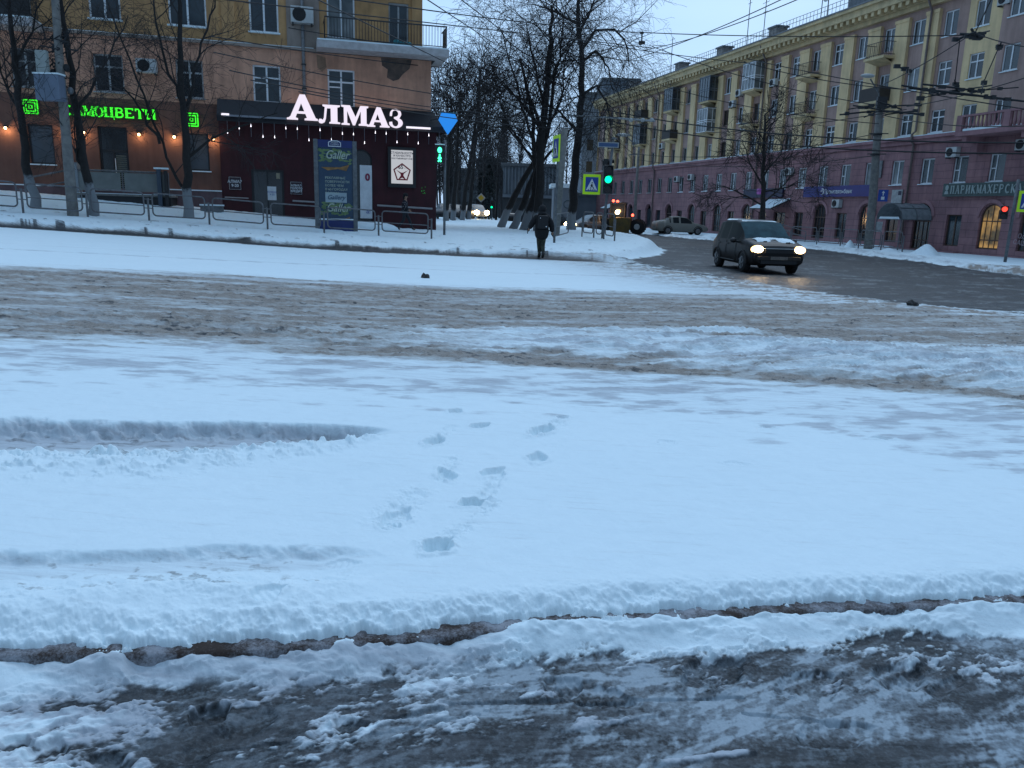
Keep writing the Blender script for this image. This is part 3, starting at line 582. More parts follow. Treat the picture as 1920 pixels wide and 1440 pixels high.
mb = MB().quad((5.33, .12, 8.32), (5.33, 14, 8.32), (5.33, 14, zt), (5.33, .12, zt)).quad((5.74, .002, -.5), (5.74, 14, -.5), (5.74, 14, 8.2), (5.74, .002, 8.2)); mb.build('side_wall', M['ochre'], B)
MB().box(-26, 5.9, -.12, 14, 8.2, 8.32).build('ledge', M['beige'], B)
MB().box(-26, .5, -.13, .115, 8.322, 8.34).build('ledge_snow', M['snow'], B)
for x0, x1 in ((-.62, .78),): MB().box(x0, x1, .06, .118, 8.36, zt).build('wall_panel', M['beige'], B)
for x0, x1 in ((4.85, 5.33), (-3.3, -2.75)): MB().box(x0, x1, .0, .118, 8.36, zt).build('pilaster', M['ochre'], B)
MB().box(-26, -3.62, -.16, 0, -.5, 2.05).build('plinth', M['plinth'], B)
MB().box(-26, -8.6, -.18, 0, 2.052, 2.1).build('plinth_snow', M['snow'], B); MB().box(-7.2, -3.62, -.18, 0, 2.052, 2.1).build('plinth_snow', M['snow'], B)
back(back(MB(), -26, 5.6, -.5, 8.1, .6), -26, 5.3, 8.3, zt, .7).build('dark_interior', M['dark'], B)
MB().box(-26, 5.5, .1, 14, zt, zt + .3).build('roof', M['beige'], B)
def W_(h, **k): return window(B, *h, **k)
for h in mid: W_(h, kind='quad', fm='white', gm='glass', y=.1) if h[0] > -3 else W_(h, kind='cross', fm='oldwhite', gm='glass3', y=.12)
for h in up:
    if h[1] - h[0] < 1.0 or (-12.5 < h[0] < -10.7): W_(h, kind='two', fm='oldwhite', gm='glass', y=.22, sill=False)
    else: W_(h, kind='two', fm='white', gm='glass2' if abs(h[0] - 1.11) < .1 else 'glass', y=.18, sill='s')
for h in (low[0], low[2], (-14.9, -13.9, 2.95, 4.55), (-18.5, -17.5, 2.95, 4.5)):
    f = W_(h, kind='none', fm='dark', gm='shopglass', y=.12, sill='s')
# entrance door of the green-sign shop, with blinds
h = low[1]; d = MB().box(h[0], h[0] + .09, .12, .18, h[2], h[3]).box(h[1] - .09, h[1], .12, .18, h[2], h[3]).box(h[0], h[1], .12, .18, h[3] - .09, h[3]).box(h[0], h[1], .12, .18, 3.55, 3.66).box(-7.99, -7.93, .12, .18, h[2], 3.55).build('door', M['dark'], B)
back(MB(), h[0], h[1], h[2], h[3], .17).build('pane', M['glass3'], d)
b_ = MB()
for k in range(18): b_.box(-7.88, -7.48, .155, .165, 1.95 + k * .085, 1.99 + k * .085)
b_.build('blind', mat('blind_slats', (.16, .17, .13), .6), d)
MB().tube([(-7.9, .08, 2.3), (-7.9, .08, 3.3)], .018).build('handle', M['white'], d)
# old plaster scar below the balcony
rp = random.Random(3); pts = [(3.45, 8.18), (4.85, 8.18), (4.75, 7.8), (4.45, 7.55), (4.25, 7.3), (4.0, 7.22), (3.72, 7.35), (3.75, 7.7), (3.5, 7.85)]
shape2d('plaster_scar', [pts], mat('bare_mortar', (.16, .11, .085), .95, (.06, .045, .04), 2.5, bump=.6), B, (0, -.006, 0), .006)
shape2d('plaster_scar', [[(.62, 8.1), (1.0, 8.0), (1.05, 7.6), (.85, 7.4), (.65, 7.55)]], mat('worn_plaster', (.28, .17, .11), .95, (.2, .12, .08), 5), B, (0, -.006, 0), .006)
# downpipe
MB().tube([(.06, -.1, 5.9), (.06, -.1, 8.15), (.06, -.16, 8.3), (.06, -.02, 8.5), (.06, -.02, zt)], .075, 10).build('downpipe', mat('grey_downpipe', (.22, .22, .23), .5, (.12, .12, .12), 8), B, True)
for z in (6.6, 7.6, 9.5): MB().box(-.04, .16, -.2, .02, z, z + .05).build('pipe_clamp', M['dark'], B)
# balconies (slab, snow, railing)
def balcony(x0, x1, z, y0=-1.3, wrap=0, open_rail=True):
    s = MB().box(x0, x1, y0, wrap or .1, z - .3, z).build('balcony', mat('balcony_slab', (.50, .47, .47), .8, (.36, .33, .32), 4), B)
    MB().box(x0 + .03, x1 - .03, y0 + .03, .1, z + .002, z + .06).build('snow', M['snow'], s)
    r = MB(); yy = y0 + .09
    for zz, rr in ((z + .95, .03), (z + .12, .02)): r.tube([(x0 + .35, .1, zz), (x0 + .35, yy, zz), (x1 - .1, yy, zz), (x1 - .1, .1, zz)], rr, 6)
    n = int((x1 - x0) / .14)
    for k in range(n + 1): x = x0 + .35 + (x1 - x0 - .45) * k / n; r.tube([(x, yy, z + .1), (x, yy, z + .95)], .012, 4)
    for xx in (x0 + .35, x1 - .1):
        for k in range(8): yq = yy + k * .15; r.tube([(xx, yq, z + .1), (xx, yq, z + .95)], .012, 4)
    r.build('railing', M['dark'], s); return s
bs = balcony(.62, 6.35, 8.5); MB().box(5.8, 6.35, .1, 1.6, 8.2, 8.5).build('slab_return', _mats['balcony_slab'], bs)
MB().add([(6.2, -1.15, 8.65), (6.2, -.2, 8.6), (6.2, -1.15, 9.4)], [(0, 1, 2)]).build('side_sheet', M['dark'], bs)
t_ = MB(); t_.ball((4.05, -1.0, 8.68), .17, .1, .13).ball((4.35, -1.02, 8.66), .19, .1, .1).ball((4.6, -1, 8.65), .14, .1, .1); tb = t_.build('plastic_bundle', mat('teal_tarp', (.02, .22, .25), .5, bump=.5), None, True); tb.matrix_world = LM; tag(tb, 'teal plastic bundle lying on the long balcony in front of its door', 'bundle')
balcony(.62, 6.35, 11.95); balcony(-13.6, -10.2, 8.42); 
dk = MB().box(-13.5, -10.3, -1.25, -1.19, 8.5, 9.55).build('balcony_screen', M['dark'], B)
# air conditioners
def ac_unit(mtx, label, s=1, grp='air conditioners on the house walls'):
    r = empty('air_conditioner', label=label, cat='air conditioner', group=grp, mtx=mtx @ Matrix.Scale(s, 4))
    MB().box(-.4, .4, -.34, -.02, -.28, .28).build('casing', M['ac'], r, bevel=.02)
    g = MB()
    for q in range(5): rr = .05 + q * .045; g.tube([(-.1 + rr * math.cos(a * PI / 8), -.35, rr * math.sin(a * PI / 8)) for a in range(17)], .008, 4, False)
    g.build('grille', M['dark'], r); MB().tube([(-.1, -.344, 0), (-.1, -.338, 0)], .235, 20).build('fan', M['black'], r)
    MB().box(-.36, -.3, -.34, 0, -.34, -.285).box(.3, .36, -.34, 0, -.34, -.285).each('bracket', M['dark'], r); return r
ac_unit(LM @ Matrix.Translation((.05, 0, 9.62)), 'white air conditioner above the grey downpipe on the ochre wall left of the balcony', 1.2)
ac_unit(LM @ Matrix.Translation((-6.35, 0, 7.1)), 'pale air conditioner on the orange wall between the middle storey windows')
# ---------------- entrance platform, ramp, glass rails
S = Lroot('entrance_steps', -7.4, -1.2, 0, 'low entrance platform with snowy steps and metal rail under the green sign', 'steps')
MB().box(-1.7, 1.9, -.6, 1.05, 0, 1.72).build('platform', M['dark'], S); MB().box(-1.75, 1.95, -.66, 1.04, 1.722, 1.80).build('platform_edge', M['concrete'], S); MB().box(-1.7, 1.9, -.62, .9, 1.802, 1.83).build('snow', M['snow'], S)
for k in range(3):
    s_ = MB().box(-2.1 - k * .34, -1.76 - k * .34, -.5, .8, 0, 1.66 - k * .13).build('step', M['concrete'], S); MB().box(-2.1 - k * .34, -1.76 - k * .34, -.5, .8, 1.662 - k * .13, 1.70 - k * .13).build('snow', M['snow'], s_)
rl = MB()
for x in (-1.7, .1, 1.85): rl.tube([(x, -.58, 1.8), (x, -.58, 2.72)], .03)
rl.tube([(-1.7, -.58, 2.72), (1.85, -.58, 2.72)], .04).tube([(-3.6, -.3, 2.3), (-1.75, -.3, 2.75)], .035).tube([(-3.6, -.3, 1.9), (-1.75, -.3, 2.3)], .03).tube([(-3.6, -.3, 1.3), (-3.6, -.3, 2.3)], .03).build('railing', M['fence'], S)
MB().box(-1.6, .02, -.57, -.56, 1.92, 2.66).box(.16, 1.8, -.57, -.56, 1.92, 2.66).each('rail_panel', mat('frosted_panel', (.20, .21, .20), .3, (.15, .16, .15), 2), S)
MB().box(-2.05, -1.55, -.62, -.1, 1.3, 3.0).build('side_cabinet', mat('pale_cabinet', (.26, .28, .30), .6), S)
P_ = Lroot('gate_pillar', -5.8, -1.9, 0, 'dark blue-grey double post with snow cap right of the entrance platform', 'post')
MB().box(-.16, .0, -.1, .1, 0, 2.85).build('post', mat('slate_paint', (.05, .07, .10), .5), P_); MB().box(.12, .24, -.1, .1, 0, 2.8).build('post', M['dark'], P_); MB().box(-.25, .3, -.14, .14, 2.852, 2.92).build('snow_cap', M['snow'], P_)
# ---------------- wall lamps with warm light
M['bulb'] = emis('warm_bulb', (1, .62, .25), 14)
def wall_lamp(x, z, label, on=1):
    r = Lroot('wall_lamp', x, 0, z, label, 'wall lamp', 'warm wall lamps under the green sign')
    MB().box(-.05, .05, -.16, 0, -.02, .06).each('bracket', M['dark'], r)
    MB().tube([(0, -.16, .02), (0, -.16, .10)], [.09, .03]).build('shade', M['dark'], r, True)
    MB().ball((0, -.16, -.03), .055, n=10, m=7).build('bulb', M['bulb'], r, True)
    l = bpy.data.lights.new('glow', 'POINT'); l.energy = 8 * on; l.color = (1, .6, .3); l.shadow_soft_size = .05; o = bpy.data.objects.new('lamp_light', l); COL.objects.link(o); o.parent = r; o.location = (0, -.24, -.08)
for x, z, lb, on in ((-11.9, 4.35, 'glowing warm wall lamp at the left edge of the picture', 1.6), (-9.75, 4.35, 'wall lamp just left of the concrete utility pole', .8), (-9.0, 4.32, 'wall lamp between utility pole and the leaning dark trunk', .8), (-6.85, 4.35, 'glowing wall lamp just right of the blinds door', 1), (-5.45, 4.32, 'wall lamp behind the forked tree left of its window', 1.3), (-3.86, 4.33, 'orange wall lamp at the edge of the maroon shop', 1.3)): wall_lamp(x, z, lb, on)
# ---------------- green sign
M['green'] = emis('green_neon', (.05, 1, .03), 1.15)
sg = Lroot('shop_sign', -7.6, 0, 5.14, 'green glowing letter sign behind the trees on the orange house', 'sign')
MB().box(-2.2, 1.55, -.06, -.03, -.24, .28).build('back_panel', mat('dark_brown_panel', (.06, .03, .02), .7), sg)
serif('letters', 'САМОЦВЕТЫ', .40, .398, M['green'], sg, (-2.14, -.12, -.17), .95)
for x, z, lb in ((-10.92, 5.22, 'green glowing square spiral emblem at the left of the shop sign'), (-4.72, 5.05, 'green glowing square emblem half hidden by the forked tree')):
    e = Lroot('neon_emblem', x, 0, z, lb, 'sign', 'green square emblems'); m_ = MB(); w = .026
    for a in (.26, .17):
        for (p, q) in (((-a, -a), (a, -a)), ((a, -a), (a, a)), ((a, a), (-a, a)), ((-a, a), (-a, -a))): m_.tube([(p[0], -.08, p[1]), (q[0], -.08, q[1])], w, 6)
    m_.box(-.07, .07, -.1, -.06, -.07, -.045).box(-.07, .07, -.1, -.06, .045, .07).box(-.07, -.045, -.1, -.06, -.045, .045).box(.045, .07, -.1, -.06, -.045, .045)
    m_.build('neon_tube', M['green'], e); MB().box(-.32, .32, -.05, -.02, -.32, .32).build('back_panel', _mats['dark_brown_panel'], e)
# ================================================================ maroon shop front
SH = empty('jewellery_shop', label='dark maroon clad jewellery shop front on the corner of the orange house', cat='shop', mtx=LM)
M['maroon'] = wallmat('maroon_cladding', (.058, .011, .015), (.034, .007, .010), .9)
M['fascia'] = mat('black_fascia', (.006, .005, .009), .5)
ho = [(-2.35, -.95, .9, 3.08), (2.0, 3.0, .9, 4.15, True)]
facade(MB(), -3.62, 6.0, -.3, 5.1, ho, -.12, .2).build('wall', M['maroon'], SH)
MB().quad((6.0, -.12, -.3), (6.0, 14, -.3), (6.0, 14, 5.1), (6.0, -.12, 5.1)).quad((-3.62, .1, -.3), (-3.62, -.12, -.3), (-3.62, -.12, 5.1), (-3.62, .1, 5.1)).build('side_wall', M['maroon'], SH)
# fascia: sloping black canopy
MB().add([(-3.62, -.12, 5.06), (6.25, -.12, 5.06), (6.25, -.75, 5.0), (-3.62, -.75, 5.0), (-3.62, -.7, 5.25), (6.22, -.7, 5.25), (5.85, -.1, 5.98), (-3.62, -.1, 5.98), (6.0, 3, 5.98), (6.25, 3, 5.0)],
    [(0, 1, 2, 3), (3, 2, 5, 4), (4, 5, 6, 7), (0, 3, 4, 7), (2, 9, 8, 6, 5), (1, 9, 2)]).build('canopy', M['fascia'], SH)
dr = MB().box(-2.35, -2.25, -.05, 0, .9, 3.08).box(-1.05, -.95, -.05, 0, .9, 3.08).box(-2.25, -1.05, -.05, 0, 2.98, 3.08).box(-1.7, -1.63, -.05, 0, .9, 2.98).build('door', M['black'], SH); back(MB(), -2.25, -1.05, .9, 2.98, -.02).build('pane', M['glass3'], dr)
MB().box(-1.68, -1.30, -.075, -.06, 1.75, 2.35).build('notice', M['signwhite'], dr); textobj('notice_text', 'АЛМАЗ\n9-20', .11, M['blue'], dr, (-1.49, -.08, 2.05), .002); MB().box(-1.28, -1.12, -.075, -.06, 2.7, 2.95).build('notice', mat('tan_paper', (.3, .25, .17), .7), dr)
MB().box(-2.2, -1.0, -.9, -.13, .2, .98).build('doorstep', mat('slate_step', (.05, .07, .09), .7), SH)
window(SH, 2.0, 3.0, .9, 4.15, y=-.02, kind='none', fm='black', gm='glass3', sill=False, arch=True)
MB().tube([(-3.5, -.22, 1.82), (-2.5, -.22, 1.8)], .03, 6).tube([(3.2, -.25, 1.66), (5.8, -.25, 1.58)], .045, 8).tube([(-.6, -.25, 1.75), (.4, -.25, 1.72)], .04, 8).each('wall_rail', mat('pale_rail', (.3, .28, .28), .5), SH)
ps = Lroot('poster', 2.78, -.14, 2.35, 'tall white poster in the arched window half behind the advertising column', 'poster')
MB().box(-.35, .2, -.02, 0, -1.3, 1.1).build('sheet', M['signwhite'], ps); textobj('digit', '0', .42, mat('magenta_ink', (.25, .01, .06), .5), ps, (0, -.03, .55), .003, bold=.02); textobj('caption', 'а!', .25, M['blue'], ps, (.02, -.03, -1.0), .002)
# illuminated serif letters, drawn as outlines
M['letter'] = emis('white_lit_letter', (.86, .78, .92), .92)
A_ = [[(0, 0), (.36, 0), (.36, .06), (.28, .09), (.33, .25), (.60, .25), (.65, .09), (.57, .06), (.57, 0), (1, 0), (1, .06), (.93, .1), (.60, 1), (.43, 1), (.12, .14), (.07, .08), (0, .06)], [(.37, .34), (.57, .34), (.47, .66)]]
L_ = [[(.0, .10), (.05, .0), (.16, -.02), (.28, .06), (.34, .25), (.40, .82), (.56, .82), (.56, .10), (.49, .07), (.49, 0), (.98, 0), (.98, .07), (.86, .10), (.86, .88), (.98, .93), (.98, 1), (.20, 1), (.20, .93), (.30, .88), (.25, .3), (.2, .17), (.14, .22), (.04, .22)]]
M_ = [[(0, 0), (.30, 0), (.30, .07), (.21, .10), (.21, .74), (.42, 0), (.50, 0), (.72, .74), (.72, .10), (.64, .07), (.64, 0), (1, 0), (1, .07), (.93, .10), (.93, .9), (1, .93), (1, 1), (.70, 1), (.52, .42), (.32, 1), (0, 1), (0, .93), (.09, .9), (.09, .10), (0, .07)]]
def arcp(cx, cy, rx, ry, a0, a1, n=10): return [(cx + rx * math.cos(math.radians(a0 + (a1 - a0) * i / n)), cy + ry * math.sin(math.radians(a0 + (a1 - a0) * i / n))) for i in range(n + 1)]
Z_ = [[(.06, .62)] + arcp(.45, .76, .40, .24, 190, 0)[:0] + arcp(.42, .74, .36, .26, 175, -40, 12) + arcp(.44, .27, .44, .27, 60, -165, 14) + [(.02, .30), (.2, .32)] + arcp(.40, .27, .20, .19, 200, 400, 10) + [(.32, .50), (.32, .57)] + arcp(.40, .76, .20, .17, -70, 160, 8) + [(.18, .62)]]
sgn = Lroot('shop_sign', 0, -.8, 0, 'large white lit serif letters on the black canopy of the maroon shop', 'sign')
for nm, lp, x0, x1, z0, z1 in (('letter', A_, -.72, .60, 5.22, 6.28), ('letter', L_, .62, 1.58, 5.14, 5.92), ('letter', M_, 1.62, 2.80, 5.12, 5.95), ('letter', A_, 2.74, 3.74, 5.10, 5.95), ('letter', Z_, 3.72, 4.42, 5.10, 5.92)):
    loops = [[(x0 + p * (x1 - x0), z0 + q * (z1 - z0)) for p, q in l] for l in lp]; shape2d(nm, loops, M['letter'], sgn, (0, 0, 0), .05)
st_ = emis('strip_light', (.9, .85, 1), 1.0)
sL = MB().box(-3.35, -.75, -.02, .04, 5.2, 5.28).build('light_strip', mat('dim_strip', (.25, .25, .28), .4), sgn); MB().box(4.5, 5.6, -.04, .04, 5.12, 5.2).build('light_strip', st_, sgn); MB().box(-3.42, -3.1, -.05, .0, 5.24, 5.32).build('light_strip', st_, sgn)
dm = Lroot('diamond_sign', 6.42, -.75, 5.45, 'bright blue diamond shaped sign on the corner of the shop canopy', 'sign')
M['bluelit'] = emis('blue_lit', (.02, .25, .85), .85)
MB().prism([(-.3, .42), (.3, .42), (.43, .12), (0, -.5), (-.43, .12)], -.1, .1).build('body', M['bluelit'], dm)
MB().box(-.4, .4, -.12, .12, .42, .46).build('edge', mat('teal_edge', (.05, .25, .3), .4), dm); MB().tube([(-.4, .1, .2), (-.8, .2, .1)], .03).each('bracket', M['dark'], dm)
# string of melting-icicle lamps
M['led'] = emis('led_white', (.95, .9, 1), 2.5)
ic = Lroot('light_string', 0, -.78, 0, 'string of icicle lights hanging under the black canopy', 'light string')
MB().tube([(-3.5, 0, 5.03), (6.2, 0, 5.03)], .012, 5).build('cord', M['black'], ic)
ri = random.Random(12)
for k in range(20):
    x = -3.2 + k * .485; Ln = ri.choice((.55, .55, .6, .62)); t = ri.choice((.08, .2, .4, .5, .55, .1, .45)) if k not in (3, 4) else .5
    q = MB().tube([(x, 0, 5.02), (x, 0, 5.02 - Ln)], .012, 5).build('icicle', mat('icicle_tube', (.12, .11, .13), .3), ic); MB().tube([(x, -.015, 5.02 - t), (x, -.015, 5.02 - t - .06), (x, -.015, 5.02 - t - .12)], [.003, .012, .02], 6).build('lit_drop', M['led'], q)
# light box with the pentagon quality mark
lbx = Lroot('light_box', 4.36, -.14, 3.42, 'black framed white light box with a red pentagon mark and 65', 'light box')
MB().box(-.65, .65, -.14, 0, -.92, .9).build('frame', M['black'], lbx, bevel=.01); MB().box(-.5, .5, -.155, -.141, -.74, .76).build('screen', emis('lightbox_face', (.75, .78, .84), .55), lbx)
pent = lambda r, cz=0: [(r * math.sin(2 * PI * k / 5), cz + r * math.cos(2 * PI * k / 5)) for k in range(5)][::-1]
M['redmark'] = mat('red_mark', (.35, .01, .02), .5)
M['ink'] = mat('ink', (.02, .02, .05), .5)
shape2d('pentagon', [pent(.43), pent(.355)], M['redmark'], lbx, (0, -.165, -.24), .004)
shape2d('star_figure', [[(-.30, .16), (-.05, .03), (.05, .03), (.30, .16), (.08, -.02), (.06, -.1), (.2, -.31), (0, -.2), (-.2, -.31), (-.06, -.1), (-.08, -.02)]], M['redmark'], lbx, (0, -.166, -.27), .004)
textobj('number', '65', .24, M['ink'], lbx, (-.06, -.165, .0), .003, bold=.006); textobj('small_text', 'лет', .08, M['redmark'], lbx, (.16, -.165, -.04), .002)
for i, s in enumerate(('СТАБИЛЬНОСТЬ', 'И КАЧЕСТВО', 'НАС ВЫБИРАЮТ УЖЕ')): textobj('caption', s, (.125, .125, .09)[i], M['ink'], lbx, (0, -.165, .63 - i * .125), .002, bold=.003)
for x, z, s, sz, lb in ((-3.05, 2.42, 'АЛМАЗ\n9-20', .17, 'small dark plate with opening hours left of the shop door'), (-.42, 2.3, 'АЛМАЗ\nЗОЛОТО\nКРЕДИТ', .125, 'small dark plate with three lines right of the shop door')):
    p_ = Lroot('wall_plate', x, -.13, z, lb, 'sign', 'dark plates beside the shop door'); MB().box(-.26, .26, -.03, 0, -.27, .3).build('plate', mat('plum_plate', (.03, .012, .02), .4), p_); textobj('lettering', s, sz, M['signwhite'], p_, (0, -.04, 0), .002, bold=.003)
    MB().tube([(-.24, -.035, .28), (.24, -.035, .28), (.24, -.035, -.25), (-.24, -.035, -.25), (-.24, -.035, .28)], .006, 4).build('border', M['signwhite'], p_)
lz = Lroot('wall_reflector', 5.4, -.14, 2.42, 'cluster of faint green lights on the maroon wall near the corner', 'light'); m_ = MB()
for k in range(9): m_.ball((ri.uniform(-.14, .14), -.02, ri.uniform(-.16, .16)), .018, n=6, m=4)
m_.build('green_dots', emis('dim_green', (.03, .5, .08), .35), lz)
# ---------------- advertising column
bp_ = gp(632, 433); AD = empty('advertising_column', label='tall blue advertising column with green lettering before the maroon shop', cat='advertising column', mtx=facemtx(bp_ + EV * .4, DV))
s_ = (bp_ + EV * .4).y / FPX; Hh = 160 * s_; Wd = 76 * s_ / 2; pw = .17
MB().box(-Wd, -Wd + pw, -.15, .15, -.25, Hh).build('side_post', M['metal'], AD, bevel=.02); MB().box(Wd - pw, Wd, -.15, .15, -.25, Hh - .03).build('side_post', M['metal'], AD, bevel=.02)
M['navy'] = mat('navy_panel', (.006, .02, .13), .35, (.005, .016, .1))
MB().box(-Wd + pw, Wd - pw, -.12, .12, -.25, .42).box(-Wd + pw, Wd - pw, -.12, .12, Hh - .3, Hh - .02).build('navy_panel', M['navy'], AD)
MB().box(-Wd + pw, Wd - pw, -.14, -.10, .422, .48).build('ledge_snow', M['snow'], AD)
MB().box(-Wd + pw, Wd - pw, -.08, .08, .48, Hh - .3).build('poster_face', mat('poster_teal_blue', (.018, .055, .10), .25, (.012, .035, .075), 1.2), AD)
m_ = shape2d('badge', [[(-.25, -.12), (.25, -.12), (.25, .05), (.12, .12), (-.12, .12), (-.25, .05)], [(-.22, -.09), (.22, -.09), (.22, .035), (.11, .09), (-.11, .09), (-.22, .035)]], M['signwhite'], AD, (-.02, -.13, Hh - .15), .006); textobj('badge_text', 'МЕДИА\nГАЛЕРЕЯ', .075, M['signwhite'], AD, (-.02, -.14, Hh - .15), .002)
M['adgreen'] = mat('poster_green', (.16, .24, .09), .5, (.07, .12, .05), 6); M['adorange'] = mat('poster_orange', (.36, .17, .04), .5, (.14, .07, .02), 5); M['adtext'] = mat('poster_pale', (.42, .48, .40), .5)
for zz in (Hh * .82, Hh * .24):
    rg = random.Random(int(zz * 10)); m_ = MB()
    for k in range(70):
        x = rg.uniform(-.55, .55) * Wd * 1.3; z = zz + rg.uniform(-.18, .25) * Hh * .35; z -= abs(x) * .1; r = rg.uniform(.04, .09); a = rg.uniform(0, 3)
        m_.prism([(x + r * math.cos(a + q) * 1.2, z + r * math.sin(a + q) * .6) for q in (0, 1, 2, 3, 4, 5.2)][::-1], -.086 - k * .0001, -.085 - k * .0001 + .0005)
    m_.build('leaf_print', M['adgreen'], AD)
    shape2d('orange_print', [[(-.55 * Wd * 1.2, -.08), (.2, -.06), (.55 * Wd * 1.2, .06), (.5 * Wd, -.2), (.1, -.13), (-.3, -.2)]], M['adorange'], AD, (0, -.1, zz - .35), .002)
    textobj('large_word', 'Galler', .46, M['adtext'], AD, (.06, -.11, zz + .05), .003, shear=.35, bold=.004, sx=.8)
for i, s in enumerate(('РЕКЛАМНЫЕ', 'ПОВЕРХНОСТИ', 'БОЛЕЕ ЧЕМ', 'В 60 ГОРОДАХ', 'РОССИИ')): textobj('slogan', s, .125, M['adtext'], AD, (-.42, -.1, Hh * .585 - i * .15), .002, 'LEFT')
MB().box(-.42, .42, -.1, -.082, Hh * .315, Hh * .425).build('white_label', mat('label_pale', (.34, .42, .46), .5), AD); textobj('label_text', 'Gallery', .24, mat('label_ink', (.03, .08, .14), .5), AD, (0, -.106, Hh * .37), .003, shear=.3, bold=.004)
# ================================================================ right building: long yellow and pink apartment house
UR_ = 38 * DV.x
RM = facemtx(DV * UR_, -EV)                  # local x runs towards the viewer: x = -v
def Rroot(name, x, y, z, *a): return empty(name, label=a[0], cat=a[1], group=(a[2] if len(a) > 2 else None), mtx=facemtx(RM @ Vector((x, y, z)), -EV))
M['yellow'] = wallmat('yellow_plaster', (.78, .57, .31), (.56, .41, .23), .5)
M['mauve'] = wallmat('brown_mauve_plaster', (.42, .28, .24), (.29, .19, .165), .5)
M['pink'] = wallmat('pink_rusticated_plaster', (.35, .18, .185), (.22, .115, .125), .5, brick=(1.15, .42))
M['pinkplain'] = wallmat('pink_trim', (.35, .185, .195), (.23, .12, .13), .7)
M['cornice'] = wallmat('cornice_plaster', (.66, .50, .28), (.45, .35, .2), .8)
RB = empty('apartment_house', label='long five storey yellow and pink apartment house along the right side street', cat='building', mtx=RM)
K = lambda k: -(35.95 + 2.53 * k)             # window column k -> local x
XN, XF = -26.0, -98.5                         # near and far ends
xs_k = [k for k in range(0, 25)]
# ground floor
gh = []
for j in range(0, 12):
    if j in (4,): continue
    x = K(2 * j) + .15; gh.append((x - .72, x + .72, .25 if j not in (1,) else .0, 2.72, True))
for k in range(1, 24, 2):
    x = K(k) + .1; gh.append((x - .56, x + .56, .3, 2.1))
gh.append((K(8) - .75, K(8) + .85, -.1, 2.1))
for x in (-33.2, -30.6): gh.append((x - .7, x + .7, .25, 2.72, True))
pk = [(K(k) - .52, K(k) + .52, 3.92, 5.42) for k in range(-3, 24)]
facade(MB(), XF, XN, -.9, 6.6, gh + pk, 0, .25).build('lower_wall', M['pink'], RB)
mb = MB()
for h in gh:
    if len(h) > 4:
        m, r = (h[0] + h[1]) / 2, .98; n = 14; zc = h[3] - .72
        for q in range(n):
            a0, a1 = PI * q / n, PI * (q + 1) / n
            mb.prism([(m + rr * math.cos(w), zc + rr * math.sin(w)) for rr, w in ((r, a0), (r, a1), (r - .2, a1), (r - .2, a0))], -.07, -.001)
mb.each('arch_moulding', M['pinkplain'], RB)
MB().box(XF, XN, -.28, .02, 6.602, 6.78).box(XF, XN, -.14, .02, 6.35, 6.598).build('belt_course', M['pinkplain'], RB)
MB().box(XF, XN, -.27, .0, 6.782, 6.83).build('belt_snow', M['snow'], RB)
MB().box(XF, -37.7, -.35, -.002, -.9, .0).box(-32, XN, -.35, -.002, -.9, .0).build('plinth', M['pinkplain'], RB); MB().box(XF, -43, -.36, -.003, .002, .05).build('plinth_snow', M['snow'], RB)
# upper floors
rows = [(6.95, 8.25), (9.65, 11.0), (12.4, 13.8)]
cols = [k for k in range(-3, 25)]
uph = [(K(k) - .52, K(k) + .52, a, b) for k in cols for a, b in rows]
YU = .22
facade(MB(), XF, -36.9, 6.83, 14.35, [h for h in uph if h[1] < -36.9], YU, .2).build('upper_wall', M['mauve'], RB)
facade(MB(), -36.9, XN, 6.83, 14.35, [h for h in uph if h[0] > -36.8], -.25, .3).build('corner_wall', M['mauve'], RB)
MB().quad((-36.9, -.25, 6.83), (-36.9, .24, 6.83), (-36.9, .24, 14.35), (-36.9, -.25, 14.35)).build('corner_return', M['mauve'], RB)
# yellow pilasters between the columns, wide yellow bay round column 1
mb = MB(); W1 = .62
facade(mb, K(1) - 1.0, -36.92, 6.83, 14.35, [h for h in uph if abs((h[0] + h[1]) / 2 - K(1)) < .1], .0, .25)
mb.quad((K(1) - 1.0, 0, 6.83), (K(1) - 1.0, 0.219, 6.83), (K(1) - 1.0, .219, 14.35), (K(1) - 1.0, 0, 14.35))
for k in range(2, 24):
    x = K(k) - 1.265; w = .5 if k % 3 != 0 or True else .5
    if k % 3 == 1 or k % 3 == 0: w = .58
    mb.box(x - w, x + w, .0, .218, 6.83, 14.05); mb.box(x - w - .05, x + w + .05, -.04, -.0015, 13.85, 14.05)
mb.each('pilaster', M['yellow'], RB)
# cornice with dentils, roof edge, railing
MB().box(XF, XN, -.1, .6, 14.352, 14.6).box(XF - .2, XN, -.75, .7, 14.9, 15.3).box(XF - .25, XN, -.95, .7, 15.302, 15.5).box(XF, XN, -.3, .6, 14.602, 14.898).build('cornice', M['cornice'], RB)
mb = MB(); x = XF
while x < XN: mb.box(x, x + .28, -.68, -.302, 14.62, 14.898); x += .62
mb.each('dentil', M['cornice'], RB)
MB().box(XF - .3, XN, -1.0, 9, 15.502, 15.6).add([(XF, -1, 15.6), (XN, -1, 15.6), (XN, 7, 18.0), (XF, 7, 18.0)], [(0, 1, 2, 3)]).build('roof', mat('roof_metal', (.2, .21, .22), .6, (.12, .12, .13), 2), RB)
mb = MB(); x = XF
while x < XN: mb.tube([(x, -.8, 15.6), (x, -.8, 16.3)], .018, 4); x += .42
for z in (16.3, 16.0): mb.tube([(XF, -.8, z), (XN, -.8, z)], .02, 4)
mb.build('roof_railing', M['metal'], RB)
